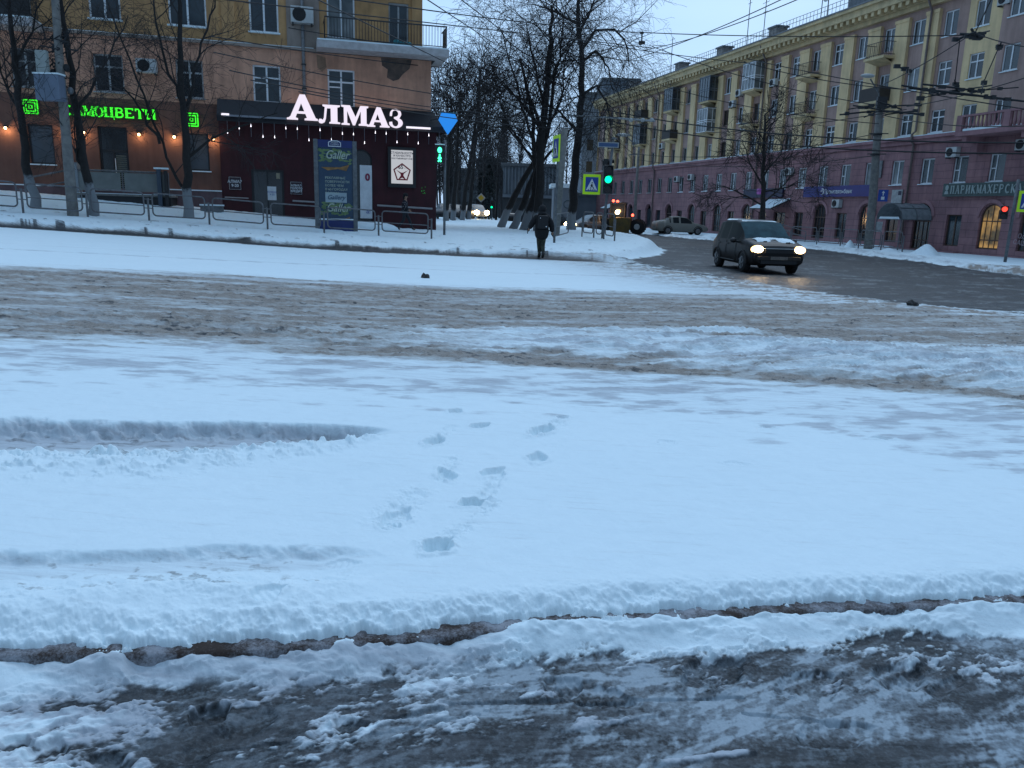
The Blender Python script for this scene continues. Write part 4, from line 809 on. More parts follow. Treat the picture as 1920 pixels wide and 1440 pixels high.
# body sides and dark rooms
MB().quad((XF, 0, -.9), (XF, 12, -.9), (XF, 12, 15.5), (XF, 0, 15.5)).build('end_wall', M['yellow'], RB)
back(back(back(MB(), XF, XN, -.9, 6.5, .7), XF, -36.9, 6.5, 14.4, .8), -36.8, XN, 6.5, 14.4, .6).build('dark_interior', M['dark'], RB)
rw = random.Random(21)
def Wn(h, **k): return window(RB, *h, **k)
cnt = 0
far_w = MB(); far_g = MB()
def farwin(h, y, frame=True):
    a, b, c, d = h[:4]; m = (a + b) / 2
    if frame: far_w.box(a, a + .08, y, y + .05, c, d).box(b - .08, b, y, y + .05, c, d).box(m - .04, m + .04, y, y + .05, c, d).box(a, b, y, y + .045, d - .08, d).box(a - .03, b + .03, y - .2, y + .04, c - .03, c + .05)
    far_g.quad((a, y + .03, c), (b, y + .03, c), (b, y + .03, d), (a, y + .03, d))
balk = {}
for h in pk:
    k = round((-(h[0] + h[1]) / 2 - 35.95) / 2.53)
    if k > 15 or k < -1: farwin(h, .1); continue
    Wn(h, kind=rw.choice(('two', 'two', 'side')), fm='white', gm=rw.choice(('glass', 'glass', 'glass2')), y=.1, sill='s')
for h in uph:
    k = round((-(h[0] + h[1]) / 2 - 35.95) / 2.53); base = YU if k > 1 else (.0 if k == 1 else -.25)
    row = [i for i, (a, b) in enumerate(rows) if abs(a - h[2]) < .01][0]
    if k % 3 == 1 and k >= 4 and row > 0: h = (h[0], h[1], h[2] - .35, h[3])
    if k > 13 or k < -1: farwin(h, base + .1); continue
    st = rw.random(); fm = 'white' if st > .25 or k < 6 else 'brownframe'
    mb_y = base + .08
    f = Wn(h, kind=rw.choice(('two', 'two', 'side', 'cross')), fm=fm, gm=rw.choice(('glass', 'glass', 'glass2', 'glass3')), y=mb_y, sill=False)
    MB().box(h[0] - .05, h[1] + .05, base - .07, base + .07, h[2] - .05, h[2] - .002).build('sill', M['snow' if fm == 'white' else 'mauve'], f)
M['litglass'] = None
m2, nt2, b2 = principled('lit_window'); b2.inputs['Base Color'].default_value = (.2, .12, .05, 1)
t2 = nt2.nodes.new('ShaderNodeTexCoord'); n2 = nt2.nodes.new('ShaderNodeTexNoise'); n2.inputs['Scale'].default_value = 1.6; r2 = nt2.nodes.new('ShaderNodeValToRGB')
r2.color_ramp.elements[0].color = (.06, .045, .03, 1); r2.color_ramp.elements[0].position = .38; r2.color_ramp.elements[1].color = (.85, .48, .14, 1); r2.color_ramp.elements[1].position = .65
nt2.links.new(t2.outputs['Object'], n2.inputs[0]); nt2.links.new(n2.outputs[0], r2.inputs[0]); nt2.links.new(r2.outputs[0], b2.inputs['Emission Color']); b2.inputs['Emission Strength'].default_value = .38
M['litglass'] = m2
for h in gh:
    ar = len(h) > 4; v = -(h[0] + h[1]) / 2
    if v > 78:
        if ar: farwin((h[0], h[1], h[2], h[3] - .45), .14, False)
        else: farwin(h, .14, False)
        continue
    if 35 < v < 37: Wn(h[:4], kind='lattice', fm='brownframe', gm='litglass', y=.12, arch=True, sill=False, fw=.08)
    else: Wn(h[:4], kind='lattice' if ar else 'two', fm='brownframe' if (v < 50 or ar) else 'brownframe', gm='glass3' if rw.random() < .6 else 'glass', y=.14, arch=ar, sill=False)
o = far_w.build('distant_windows', M['oldwhite'], RB); tag(o, kind='stuff'); o = far_g.build('distant_panes', M['glass'], RB); tag(o, kind='stuff')
# downpipes
for k, w in ((2.5, 0), (9.5, 0), (17.5, 0)):
    x = K(k); MB().tube([(x, -.12, .2), (x, -.12, 6.3), (x, -.36, 6.5), (x, -.36, 6.9), (x, -.12, 7.1), (x, -.12, 14.0), (x, -.8, 15.2)], .07, 8).build('downpipe', M['pinkplain'] if w else mat('dull_pipe', (.20, .15, .13), .6, (.12, .09, .085), 6), RB, True)
# balconies
def rbalcony(k, row, style):
    x = K(k); z = rows[row][0] - .42; y0 = -.85
    s = MB().box(x - .95, x + .95, y0, YU, z - .16, z).add([(x - .9, y0 + .1, z - .16), (x + .9, y0 + .1, z - .16), (x + .7, YU, z - .42), (x - .7, YU, z - .42)], [(0, 1, 2, 3)]).build('balcony', M['cornice'], RB)
    if style == 'open':
        r = MB()
        for zz in (z + .85, z + .1): r.tube([(x - .9, YU, zz), (x - .9, y0 + .05, zz), (x + .9, y0 + .05, zz), (x + .9, YU, zz)], .022, 5)
        for i in range(12): xx = x - .9 + 1.8 * i / 11; r.tube([(xx, y0 + .05, z), (xx, y0 + .05, z + .85)], .014, 4)
        for i in range(6):
            for xx in (x - .9, x + .9): yy = y0 + .05 + i * .17; r.tube([(xx, yy, z), (xx, yy, z + .85)], .014, 4)
        r.build('railing', M['dark'], s)
    if style == 'solid': MB().box(x - .95, x + .95, y0, y0 + .04, z + .002, z + .85).box(x - .95, x - .91, y0 + .041, YU, z + .002, z + .85).box(x + .91, x + .95, y0 + .041, YU, z + .002, z + .85).build('parapet', mat('dark_screen', (.05, .04, .035), .7), s)
    if style in ('glazed', 'darkglazed'):
        fm = M['white'] if style == 'glazed' else mat('grey_blue_frame', (.14, .16, .19), .6); H2 = z + 2.1
        fr = MB()
        for xx in (x - .95, x - .48, x, x + .48, x + .9): fr.box(xx, xx + .05, y0 - .03, y0 + .03, z, H2)
        for xx in (x - .95, x + .9):
            for yy in (-.35,): fr.box(xx, xx + .05, yy, yy + .05, z, H2)
        for zz in (z, z + .85, z + 1.02, H2 - .06): fr.box(x - .955, x + .955, y0 - .035, y0 + .025, zz, zz + .06).box(x + .905, x + .955, y0 + .03, YU, zz, zz + .06).box(x - .955, x - .905, y0 + .03, YU, zz, zz + .06)
        f = fr.build('glazing', fm, s); MB().quad((x - .93, y0, z), (x + .93, y0, z), (x + .93, y0, H2), (x - .93, y0, H2)).quad((x + .93, y0, z), (x + .93, YU, z), (x + .93, YU, H2), (x + .93, y0, H2)).quad((x - .93, y0, z), (x - .93, YU, z), (x - .93, YU, H2), (x - .93, y0, H2)).build('pane', M['glass' if style != 'glazed' else 'glass2'], f)
        MB().box(x - 1, x + 1, y0 - .06, YU, H2, H2 + .06).build('roof', M['metal'], s)
    return s
for k, row, stl in ((4, 2, 'open'), (4, 1, 'solid'), (7, 2, 'open'), (7, 1, 'open'), (10, 2, 'glazed'), (10, 1, 'open'), (13, 2, 'darkglazed'), (13, 1, 'glazed'), (16, 2, 'darkglazed'), (16, 1, 'solid'), (19, 1, 'darkglazed'), (19, 2, 'solid'), (22, 2, 'open'), (22, 1, 'solid')): rbalcony(k, row, stl)
# corner balustrade above the pink floor at the right edge
s = MB().box(-37.7, XN, -1.45, -.3, 6.35, 6.6).build('balcony', M['pinkplain'], RB)
r = MB()
for i in range(44): x = -37.6 + i * .26; r.tube([(x, -1.35, 6.6), (x, -1.35, 6.85), (x, -1.35, 7.1), (x, -1.35, 7.35)], [.05, .09, .05, .06], 6)
r.box(-37.7, XN, -1.45, -1.25, 7.35, 7.46).box(-37.7, -37.3, -1.46, -1.24, 6.6, 7.349).box(-34.6, -34.2, -1.46, -1.24, 6.6, 7.349).build('balustrade', M['pinkplain'], s)
MB().box(-37.2, -34.7, -1.44, -1.26, 6.605, 6.72).build('snow', M['snow'], s)
for x in (-37.3, -33.5): MB().prism([(x, 6.35), (x + .3, 6.35), (x + .3, 5.4), (x, 5.4)], -.5, -.01).prism([(x, 6.35), (x + .3, 6.35), (x + .3, 6.0), (x, 6.0)], -1.3, -.501).build('console', M['pinkplain'], s)
# chimneys, antennas, dish on the roof
for v, lb in ((60, 'nearest brick chimney on the yellow house roof'), (68.5, 'pale chimney in the middle of the roof line'), (77, 'chimney on the roof left of the thin antenna'), (89, 'farthest low chimney near the dark tree')):
    r = Rroot('chimney', -v, .6, 15.6, lb, 'chimney', 'chimneys on the long roof'); MB().box(-.55, .55, -.4, .6, 0, 1.0).build('stack', mat('chimney_plaster', (.33, .30, .27), .9, (.22, .19, .17), 3), r); MB().box(-.65, .65, -.5, .7, 1.002, 1.14).build('cap', M['metal'], r)
def antenna(v, h, lb, bars=3):
    r = Rroot('antenna', -v, -.3, 15.6, lb, 'antenna', 'thin roof antennas'); m_ = MB().tube([(0, 0, 0), (0, 0, h)], .035, 5)
    m_.build('mast', M['metal'], r); q = MB()
    for i in range(bars): q.tube([(-.5 + i * .1, 0, h - .2 - i * .35), (.5 - i * .1, 0, h - .2 - i * .35)], .02, 4)
    q.build('crossbars', M['metal'], r)
antenna(63, 4.4, 'tall thin antenna leaving the picture top above the right roof'); antenna(60.5, 3.2, 'antenna with bars right of the tall thin one'); antenna(77.5, 3.6, 'slim antenna by the far chimney', 1); antenna(53, 4.5, 'lattice-like mast beside the satellite dish', 5)
r = Rroot('satellite_dish', -52, -.5, 15.6, 'white satellite dish on the roof edge of the yellow house', 'satellite dish'); MB().tube([(0, 0, 0), (0, 0, 1.3)], .04, 6).build('mast', M['metal'], r)
m_ = MB(); rr = [(q, 12) for q in (0, .15, .3, .42)]
m_.tube([(0, -.02, 1.5), (0, -.04, 1.5), (0, -.1, 1.5), (0, -.18, 1.5)], [.03, .2, .34, .44], 18, False); m_.tube([(0, -.02, 1.5), (0, -.0201, 1.5)], [.03, .001], 18); m_.build('dish', M['ac'], r, True)
r = Rroot('roof_dormer', -49.5, 1.0, 15.6, 'grey roof hatch cabin behind the roof railing', 'dormer'); MB().box(-1.2, 1.2, -.8, 1.2, 0, 1.3).build('cabin', M['metal'], r); MB().add([(-1.4, -1, 1.3), (1.4, -1, 1.3), (1.4, 1.3, 1.3), (-1.4, 1.3, 1.3), (0, 0.1, 1.8)], [(0, 1, 4), (1, 2, 4), (2, 3, 4), (3, 0, 4)]).build('cap', M['snow'], r)
# air conditioners
for v, z, lb in ((39.0, 5.65, 'large white air conditioner beside the pink wall window left of the hairdresser sign'), (34.3, 5.75, 'air conditioner under the balustrade at the right edge'), (48.9, 2.75, 'air conditioner behind the pole under the blue bank sign'), (55.1, 5.2, 'air conditioner on the pink wall behind the street tree'), (62.4, 9.2, 'air conditioner under a top window left of the white glazed balcony'), (58.5, 12.2, 'air conditioner under a top floor window right of the white glazed balcony'),
                 (64.7, 11.3, 'air conditioner on the yellow wall at third row'), (71.5, 5.3, 'air conditioner on the far pink wall'), (78.6, 8.7, 'air conditioner on the far yellow wall low row'), (74.5, 5.2, 'farthest air conditioner on the pink wall'), (36.9, 13.4, 'small air conditioner near the corner at the top right'), (63.7, 12.1, 'air conditioner left of the white glazed balcony under its window')):
    ac_unit(RM @ Matrix.Translation((-v, -.0, z)), lb)
# signs
r = Rroot('bank_sign', -49.2, -.1, 3.6, 'dark blue banner with white bank lettering over the arches', 'sign'); MB().box(-3.75, 3.75, -.12, 0, -.38, .38).build('panel', mat('bank_blue', (.004, .008, .16), .35), r)
textobj('lettering', 'Промсвязьбанк', .40, M['signwhite'], r, (.3, -.14, -.03), .004, bold=.004)
shape2d('emblem', [arcp(0, 0, .2, .24, -120, 120, 12) + arcp(0, 0, .12, .16, 120, -120, 12), [(-.22, .08), (.05, .08), (.05, .02), (-.22, .02)]], M['signwhite'], r, (-1.45, -.14, 0), .004)
r = Rroot('shop_banner', -58.6, -.1, 3.6, 'dark navy banner half hidden behind the street tree', 'sign'); MB().box(-2.9, 2.9, -.12, 0, -.36, .36).build('panel', mat('dull_navy', (.008, .012, .05), .4), r)
MB().box(-.2, .2, -.5, .2, -.1, .35).build('lit_panel', emis('violet_lit', (.25, .1, .5), .3), r)
r = Rroot('hairdresser_sign', -36.3, -.1, 3.52, 'grey green banner with pale old style lettering at the right edge', 'sign'); MB().box(-3.0, 3.4, -.12, 0, -.38, .36).build('panel', mat('greygreen_panel', (.075, .105, .10), .6, (.05, .075, .07), 3), r)
serif('lettering', 'ПАРИКМАХЕРСКАЯ', .46, .375, mat('pale_lettering', (.36, .42, .40), .6), r, (-2.4, -.14, -.23), .8)
shape2d('emblem', [arcp(0, .06, .13, .16, 0, 360, 14)[:-1]] , _mats['pale_lettering'], r, (-2.68, -.14, .05), .006); shape2d('emblem', [[(-.17, -.3), (.17, -.3), (.1, -.12), (-.1, -.12)]], _mats['pale_lettering'], r, (-2.68, -.14, .05), .006)
r = Rroot('notice_board', -43.2, -.03, 3.15, 'white notice board with a dark square on the pink wall', 'board'); MB().box(-.46, .46, -.06, 0, -.46, .46).build('board', M['oldwhite'], r); MB().box(.12, .38, -.075, -.061, .12, .38).build('dark_square', M['ink'], r)
r = Rroot('notice_board', -45.2, -.03, 5.0, 'pale grey panel beside the pink wall window behind the pole', 'board'); MB().box(-.3, .3, -.06, 0, -.6, .5).build('board', M['metal'], r)
# graffiti
textobj('graffiti', 'Оля\nСАША', .34, mat('graffiti_white', (.42, .32, .35), .8), RB, (-33.6, -.004, .85), .001, slant=.1)
# canopies
r = Rroot('barrel_canopy', -41.1, 0, 0, 'translucent barrel vaulted canopy over the arched doorway', 'canopy'); m_ = MB(); n = 10; yy0 = -2.2
for i in range(n):
    a0, a1 = PI * i / n, PI * (i + 1) / n; p0, p1 = (1.05 * math.cos(a0), 1.75 + .95 * math.sin(a0)), (1.05 * math.cos(a1), 1.75 + .95 * math.sin(a1))
    m_.add([(p0[0], yy0, p0[1]), (p0[0], 0, p0[1]), (p1[0], 0, p1[1]), (p1[0], yy0, p1[1])], [(0, 1, 2, 3)])
pc = mat('frosted_polycarbonate', (.26, .29, .30), .25, (.17, .19, .20), 4); m_.build('vault', pc, r, True)
m_ = MB()
for y in (yy0, -1.1, -.05): m_.tube([(1.07 * math.cos(PI * i / 12), y, 1.75 + .97 * math.sin(PI * i / 12)) for i in range(13)], .03, 6)
for a in range(0, 13, 3): m_.tube([(1.06 * math.cos(PI * a / 12), yy0, 1.75 + .96 * math.sin(PI * a / 12)), (1.06 * math.cos(PI * a / 12), 0, 1.75 + .96 * math.sin(PI * a / 12))], .02, 5)
for x in (-1.05, 1.05): m_.tube([(x, yy0, -.4), (x, yy0, 1.75)], .035, 6)
m_.tube([(-1.05, yy0, 1.75), (1.05, yy0, 1.75)], .02, 5).build('frame', M['metal'], r)
MB().add([(-.8, yy0, 1.9), (.8, yy0, 1.9), (.9, yy0, 1.76), (-.9, yy0, 1.76)], [(0, 1, 2, 3)]).build('icicles', M['snow'], r)
def lean_canopy(v, x0, x1, z, lb, proj=1.7):
    r = Rroot('door_canopy', -v, 0, z, lb, 'canopy', 'snowy sloping door canopies'); MB().add([(x0, 0, .75), (x1, 0, .75), (x1, -proj, 0), (x0, -proj, 0), (x0, 0, .68), (x1, 0, .68), (x1, -proj, -.08), (x0, -proj, -.08)], [(3, 2, 1, 0), (4, 5, 6, 7), (2, 3, 7, 6), (1, 2, 6, 5), (3, 0, 4, 7)]).build('sheet', M['dark'], r)
    MB().add([(x0, -.02, .80), (x1, -.02, .80), (x1, -proj, .06), (x0, -proj, .06), (x1, -proj, .01), (x0, -proj, .01), (x0, -.02, .76), (x1, -.02, .76)], [(3, 2, 1, 0), (2, 3, 5, 4), (3, 0, 6, 5), (1, 2, 4, 7)]).build('snow', M['snow'], r)
    MB().tube([(x0 + .1, -proj + .1, 0), (x0 + .1, 0, -.7)], .025).tube([(x1 - .1, -proj + .1, 0), (x1 - .1, 0, -.7)], .025).each('brace', M['dark'], r)
lean_canopy(56.3, -1.5, 1.5, 2.35, 'snow covered sloping canopy behind the dark car'); lean_canopy(90.5, -1.3, 1.3, 2.2, 'farther snowy canopy above the yellow loader')
# entrance ramp with rails behind the dark car
r = Rroot('entrance_ramp', -53.5, 0, 0, 'snowy entrance ramp with slanted pipe rails right of the dark car', 'ramp'); MB().add([(-2.5, -2.4, -.3), (2.6, -2.4, -.3), (2.6, -1.0, -.3), (-2.5, -1.0, -.3), (-2.5, -2.4, .55), (-2.5, -1.0, .55), (2.6, -2.4, -.2), (2.6, -1, -.2)], [(4, 6, 7, 5), (0, 1, 6, 4), (0, 4, 5, 3)]).build('slab', M['concrete'], r)
m_ = MB()
for y in (-2.35, -1.05):
    for dz in (.9, .5): m_.tube([(-2.5, y, .55 + dz), (2.6, y, -.2 + dz)], .03, 6)
    for i in range(4): x = -2.5 + 5.1 * i / 3; z = .55 - .75 * i / 3; m_.tube([(x, y, z - .1), (x, y, z + .9)], .03, 6)
m_.build('railing', M['fence'], r)
# ================================================================ bare trees
def limb(mb, pts, rs_, n=6): mb.tube(pts, rs_, n, False)
def grow(mb, p, d, L, r, lvl, R, prm):
    """a wandering tapering shoot with side shoots; prm: wander, droop, kids per level"""
    n = max(2, int(prm['seg'][lvl])); pts = [p]; dd = d.normalized(); st_ = L / n; rr = [r]
    for i in range(n):
        w = prm['wander']; dd = (dd + Vector((R.gauss(0, w), R.gauss(0, w), R.gauss(0, w) + prm['trop'][lvl] * (i + 1) / n))).normalized()
        p = p + dd * st_; pts.append(p); rr.append(max(r * (1 - .75 * (i + 1) / n), prm['rmin']))
    limb(mb, pts, rr, 3 if lvl > 1 else 5)
    if lvl + 1 < len(prm['seg']):
        side_shoots(mb, pts, rr, L, lvl + 1, R, prm)
def side_shoots(mb, pts, rr, L, lvl, R, prm, a=.15):
    k = prm['kids'][lvl]
    for j in range(k):
        t = a + (1 - a) * (j + R.random()) / k; f = t * (len(pts) - 1); i = min(int(f), len(pts) - 2); q = pts[i].lerp(pts[i + 1], f - i)
        ax = (pts[i + 1] - pts[i]).normalized(); o = ax.orthogonal().normalized(); o.rotate(Matrix.Rotation(R.uniform(0, 2 * PI), 3, ax))
        an = prm['angle'][lvl] * R.uniform(.7, 1.25); d = ax * math.cos(an) + o * math.sin(an)
        grow(mb, q, d, prm['len'][lvl] * R.uniform(.6, 1.25) * (1.1 - .5 * t), min(rr[min(i, len(rr) - 1)] * .6, prm['rad'][lvl]), lvl, R, prm)
def crown_prm(s=1, droop=-.25, dense=1.0, rmin=.009):
    return dict(seg=[8, 6, 5, 3], wander=.13, trop=[.0, .05, droop * .5, droop], kids=[0, int(9 * dense), int(8 * dense), int(6 * dense)], angle=[0, .8, .85, .8], len=[0, 3.4 * s, 1.7 * s, .8 * s], rad=[0, .036, .014, .0075], rmin=rmin)
def mktree(label, Z, trunks, seed, prm, r0, group=None, crown_from=.3, name='bare_tree', washed=True, kids0=14, bm=None, cat='tree', bottom=.6):
    """trunks: pixel polylines standing at distance Z (first is the stem); every stem carries shoots"""
    R = random.Random(seed); base = atZ(*trunks[0][0], Z); root = empty(name, base, 0, label, cat, group)
    tm = MB(); cm = MB(); kk = 0
    for ti, pl in enumerate(trunks):
        Zi = [Z + (0 if ti == 0 else R.uniform(-1.2, 1.2) * i * .35) for i in range(len(pl))]
        pts = [atZ(a, b, z_) - base for (a, b), z_ in zip(pl, Zi)]
        P2 = []
        for i in range(len(pts) - 1):
            for q in range(4): P2.append(pts[i].lerp(pts[i + 1], q / 4) + (Vector((R.gauss(0, .04), R.gauss(0, .04), 0)) if (i or q) else Vector()))
        P2.append(pts[-1]); n = len(P2); rb = r0 if ti == 0 else r0 * .32
        rr = [rb * (1 - .72 * i / (n - 1)) for i in range(n)]
        if ti == 0: P2 = [P2[0] - Vector((0, 0, bottom))] + P2; rr = [rb * 1.25] + rr; rr[1] *= 1.1
        limb(tm, P2, rr, 9)
        prm0 = dict(prm); prm0['kids'] = [0, int(kids0 * (1 if ti == 0 else .55))] + prm['kids'][2:]
        side_shoots(cm, P2, rr, 0, 1, R, prm0, crown_from if ti == 0 else .12)
    tm.build('trunk', bm or (M['bark_w'] if washed else M['bark']), root, True); cm.build('crown', M['twig'], root); return root
# bark with a lime-washed foot (the paint goes up 1.1 m)
m_, nt, b = principled('bark_whitewashed'); t = nt.nodes.new('ShaderNodeTexCoord'); s = nt.nodes.new('ShaderNodeSeparateXYZ'); n = nt.nodes.new('ShaderNodeTexNoise'); n.inputs['Scale'].default_value = 7; n.inputs['Detail'].default_value = 6
a = nt.nodes.new('ShaderNodeMath'); a.operation = 'MULTIPLY_ADD'; a.inputs[1].default_value = .5; r = nt.nodes.new('ShaderNodeMapRange'); r.inputs['From Min'].default_value = 1.22; r.inputs['From Max'].default_value = 1.36
x = nt.nodes.new('ShaderNodeMix'); x.data_type = 'RGBA'; x.inputs[6].default_value = (.20, .21, .22, 1); c_ = nt.nodes.new('ShaderNodeMix'); c_.data_type = 'RGBA'; c_.inputs[6].default_value = (.008, .007, .007, 1); c_.inputs[7].default_value = (.032, .027, .025, 1)
nt.links.new(t.outputs['Object'], s.inputs[0]); nt.links.new(t.outputs['Object'], n.inputs[0]); nt.links.new(n.outputs[0], a.inputs[0]); nt.links.new(s.outputs[2], a.inputs[2]); nt.links.new(a.outputs[0], r.inputs[0]); nt.links.new(r.outputs[0], x.inputs[0]); nt.links.new(n.outputs[0], c_.inputs[0]); nt.links.new(c_.outputs[2], x.inputs[7]); nt.links.new(x.outputs[2], b.inputs['Base Color']); b.inputs['Roughness'].default_value = .95
M['bark_w'] = m_; M['twig'] = mat('twig_bark', (.03, .026, .026), .9, (.014, .012, .013), 8)
GT = 'bare trees along the street'
zl = [gp(67, 390).y, gp(176, 404).y, gp(354, 407).y]
dn = crown_prm(.9, -.05, 1.0, .0055); dn['rad'] = [0, .024, .012, .007]; dn['kids'][1] = 9
mktree('leftmost slanting bare tree before the green emblem', zl[0], [[(67, 389), (52, 310), (35, 180), (20, 60), (8, -60)], [(40, 215), (10, 160), (-20, 60)], [(28, 120), (60, 60), (85, -20)]], 1, dn, .17, GT, kids0=14)
mktree('slanting bare tree with whitened foot right of the concrete pole', zl[1], [[(176, 403), (162, 320), (140, 170), (120, 40), (110, -60)], [(146, 215), (190, 130), (240, 30)], [(158, 330), (143, 290), (150, 250), (170, 200)]], 2, dn, .17, GT, kids0=12)
mktree('forked bare tree with several stems before the orange wall', zl[2], [[(354, 408), (350, 330), (345, 200), (338, 80), (336, -60)], [(350, 372), (312, 295), (270, 180), (215, 40), (190, -30)], [(345, 230), (365, 130), (395, 30), (410, -40)], [(348, 300), (390, 265), (440, 240), (520, 212)], [(345, 200), (310, 120), (290, 20), (280, -50)], [(300, 270), (262, 200), (210, 140)]], 3, dn, .19, GT, kids0=10)
dw = crown_prm(1.35, -.30, 1.0, .007)
zt1 = gp(1072, 431).y; zt2 = gp(1008, 433).y; zt3 = gp(975, 431).y
print('tree Z', zl, zt1, zt2, zt3)
zt1 = min(zt1, 58); zt2 = min(zt2, 60); zt3 = min(zt3, 64)
mktree('tallest bare linden with arching limbs and whitened trunk left of the crossing sign', zt1, [[(1071, 430), (1078, 330), (1088, 200), (1092, 120), (1086, 50), (1084, -40)], [(1090, 95), (1117, 57), (1153, 55), (1172, 78), (1180, 125)], [(1092, 115), (1118, 95), (1140, 127), (1150, 170)], [(1088, 45), (1067, 37), (1033, 18), (1000, 8)], [(1080, 245), (1053, 212), (1017, 192), (985, 195)], [(1086, 60), (1110, 20), (1125, -30)], [(1088, 180), (1120, 160), (1140, 200), (1146, 240)]], 11, dw, .30, GT, .25, kids0=17)
mktree('dense bare linden with straight dark trunk behind the walking man', zt2, [[(1009, 434), (1013, 310), (1020, 200), (1030, 100), (1034, 10)], [(1014, 300), (985, 220), (960, 130), (942, 60)], [(1018, 250), (975, 190), (940, 150)], [(1020, 200), (1000, 110), (985, 35)], [(1017, 260), (1052, 190), (1062, 100)], [(1022, 170), (1050, 110), (1060, 20)]], 12, crown_prm(1.4, -.34, 1.0, .007), .27, GT, .3, kids0=20)
mktree('strongly leaning bare tree, leftmost of the leaning trunks', zt3 + 5, [[(940, 424), (962, 372), (1000, 305), (1012, 240), (985, 150)], [(1000, 300), (950, 230), (930, 160)]], 13, dw, .25, GT, .6, kids0=8)
mktree('leaning bare tree in the middle of the leaning trunks', zt3 + 2, [[(962, 428), (983, 380), (1003, 320), (1000, 230), (975, 110)], [(1002, 300), (960, 250), (935, 220)]], 14, dw, .24, GT, .6, kids0=7)
mktree('slightly leaning bare tree next to the straight dark trunk', zt3, [[(982, 432), (997, 380), (1007, 320), (1030, 230), (1045, 120)], [(1010, 310), (1060, 260), (1075, 230)]], 15, dw, .26, GT, .55, kids0=9)
f_ = crown_prm(1.5, .1, .8, .018)
for i, (x0, lean, Z, top, lb) in enumerate(((836, 8, 66, 190, 'bare tree closest to the maroon shop corner'), (849, 12, 70, 170, 'second slim bare tree right of the walk signal'), (866, 26, 74, 130, 'tall bare tree in the middle of the left alley row'), (879, 18, 82, 125, 'bare tree with upright crown before the far car'), (903, 10, 110, 190, 'small distant bare tree beyond the far car'))):
    y0 = 396 + (x0 - 960) * .029 + 1.15 * FPX / Z
    mktree(lb, Z, [[(x0, y0), (x0 + lean * .4, 330), (x0 + lean, 230), (x0 + lean * 1.3, top)], [(x0 + lean * .5, 320), (x0 - 10, 250), (x0 - 22, 190)], [(x0 + lean * .8, 260), (x0 + lean + 26, 210), (x0 + lean + 36, 160)]], 30 + i, f_, .24, 'bare trees in the alley left of the road', .35, kids0=15)
for i, (x0, y0, Z, top) in enumerate(((858, 412, 95, 230), (930, 410, 105, 250), (1050, 415, 95, 240), (952, 411, 120, 270))):
    mktree(('thin bare tree deep in the left alley', 'thin bare tree left of the grey ribbed building', 'thin bare tree between the yellow plate post and the linden', 'thin bare tree before the grey ribbed building')[i], Z, [[(x0, y0), (x0 + 2, 340), (x0 + 5, top)], [(x0 + 2, 350), (x0 - 12, 300), (x0 - 18, 260)]], 50 + i, crown_prm(1.4, 0, .7, .02), .16, 'thin bare trees far behind', .3, washed=False, kids0=12)
# street tree before the yellow house
Zr = 44
mktree('bare bushy street tree before the pink wall behind the dark car', Zr, [[(1428, 452), (1432, 385), (1430, 330), (1436, 260), (1434, 215)], [(1431, 385), (1395, 365), (1360, 350), (1335, 345)], [(1431, 380), (1465, 352), (1490, 322)], [(1431, 350), (1405, 300), (1392, 262)], [(1432, 330), (1462, 290), (1475, 250)], [(1431, 360), (1480, 350), (1505, 338)]], 61, crown_prm(.8, .02, .95, .010), .17, None, .45, washed=False, kids0=12)
# fir in the alley
def fir(px, py, Z, top, wpx, lb, seed):
    b_ = atZ(px, py, Z); h = (py - top) / FPX * Z; w = wpx / FPX * Z / 2; r = empty('fir_tree', b_, 0, lb, 'tree', 'dark firs at the end of the alley'); R = random.Random(seed)
    MB().tube([(0, 0, -1), (0, 0, h * .95)], [.2, .03], 6).build('trunk', M['bark'], r); c = MB()
    for i in range(1500):
        t = R.random() ** .7; z = h * (.08 + .92 * t); rad = w * (1.02 - t) * R.uniform(.3, 1.1); a_ = R.uniform(0, 2 * PI); p = Vector((rad * math.cos(a_), rad * math.sin(a_), z - rad * .25)); s_ = R.uniform(.25, .6)
        q = Vector((math.cos(a_), math.sin(a_), -.45)) * s_; o = Vector((-math.sin(a_), math.cos(a_), R.uniform(-.3, .3))) * s_ * .35; c.add([p - o, p + o, p + q], [(0, 1, 2)])
    c.build('crown', mat('fir_needles', (.02, .032, .028), .9, (.01, .016, .015), 3), r)
fir(916, 413, 125, 298, 44, 'dark fir beside the distant green traffic lights', 5); fir(900, 413, 140, 320, 34, 'smaller dark fir behind the distant car', 6)
# ================================================================ far buildings
def blockb(lb, x0, x1, ytop, ybot, Z, col, dep=14, wins=(), roof=True, name='far_building', wf='glass3', ang=0):
    a = atZ(x0, ybot, Z); b_ = atZ(x1, ybot, Z); w = (b_ - a).x; h = atZ((x0 + x1) / 2, ytop, Z).z - a.z
    r = empty(name, a, ang, lb, 'building'); zs = 0
    hs = [(w * p, w * q, h * s_, h * t_) for p, q, s_, t_ in wins]
    m_ = facade(MB(), 0, w, -2, h, hs, 0, .25); m_.quad((w, 0, -2), (w, dep, -2), (w, dep, h), (w, 0, h)).quad((0, 0, -2), (0, 0, h), (0, dep, h), (0, dep, -2)).build('wall', col, r)
    if roof: MB().box(-.3, w + .3, -.3, dep + .3, h, h + .35).build('roof', M['snow'] if roof == 's' else M['metal'], r)
    if hs:
        for q in hs: MB().quad((q[0], .2, q[2]), (q[1], .2, q[2]), (q[1], .2, q[3]), (q[0], .2, q[3])).build('window', M[wf], r)
    return r, w, h
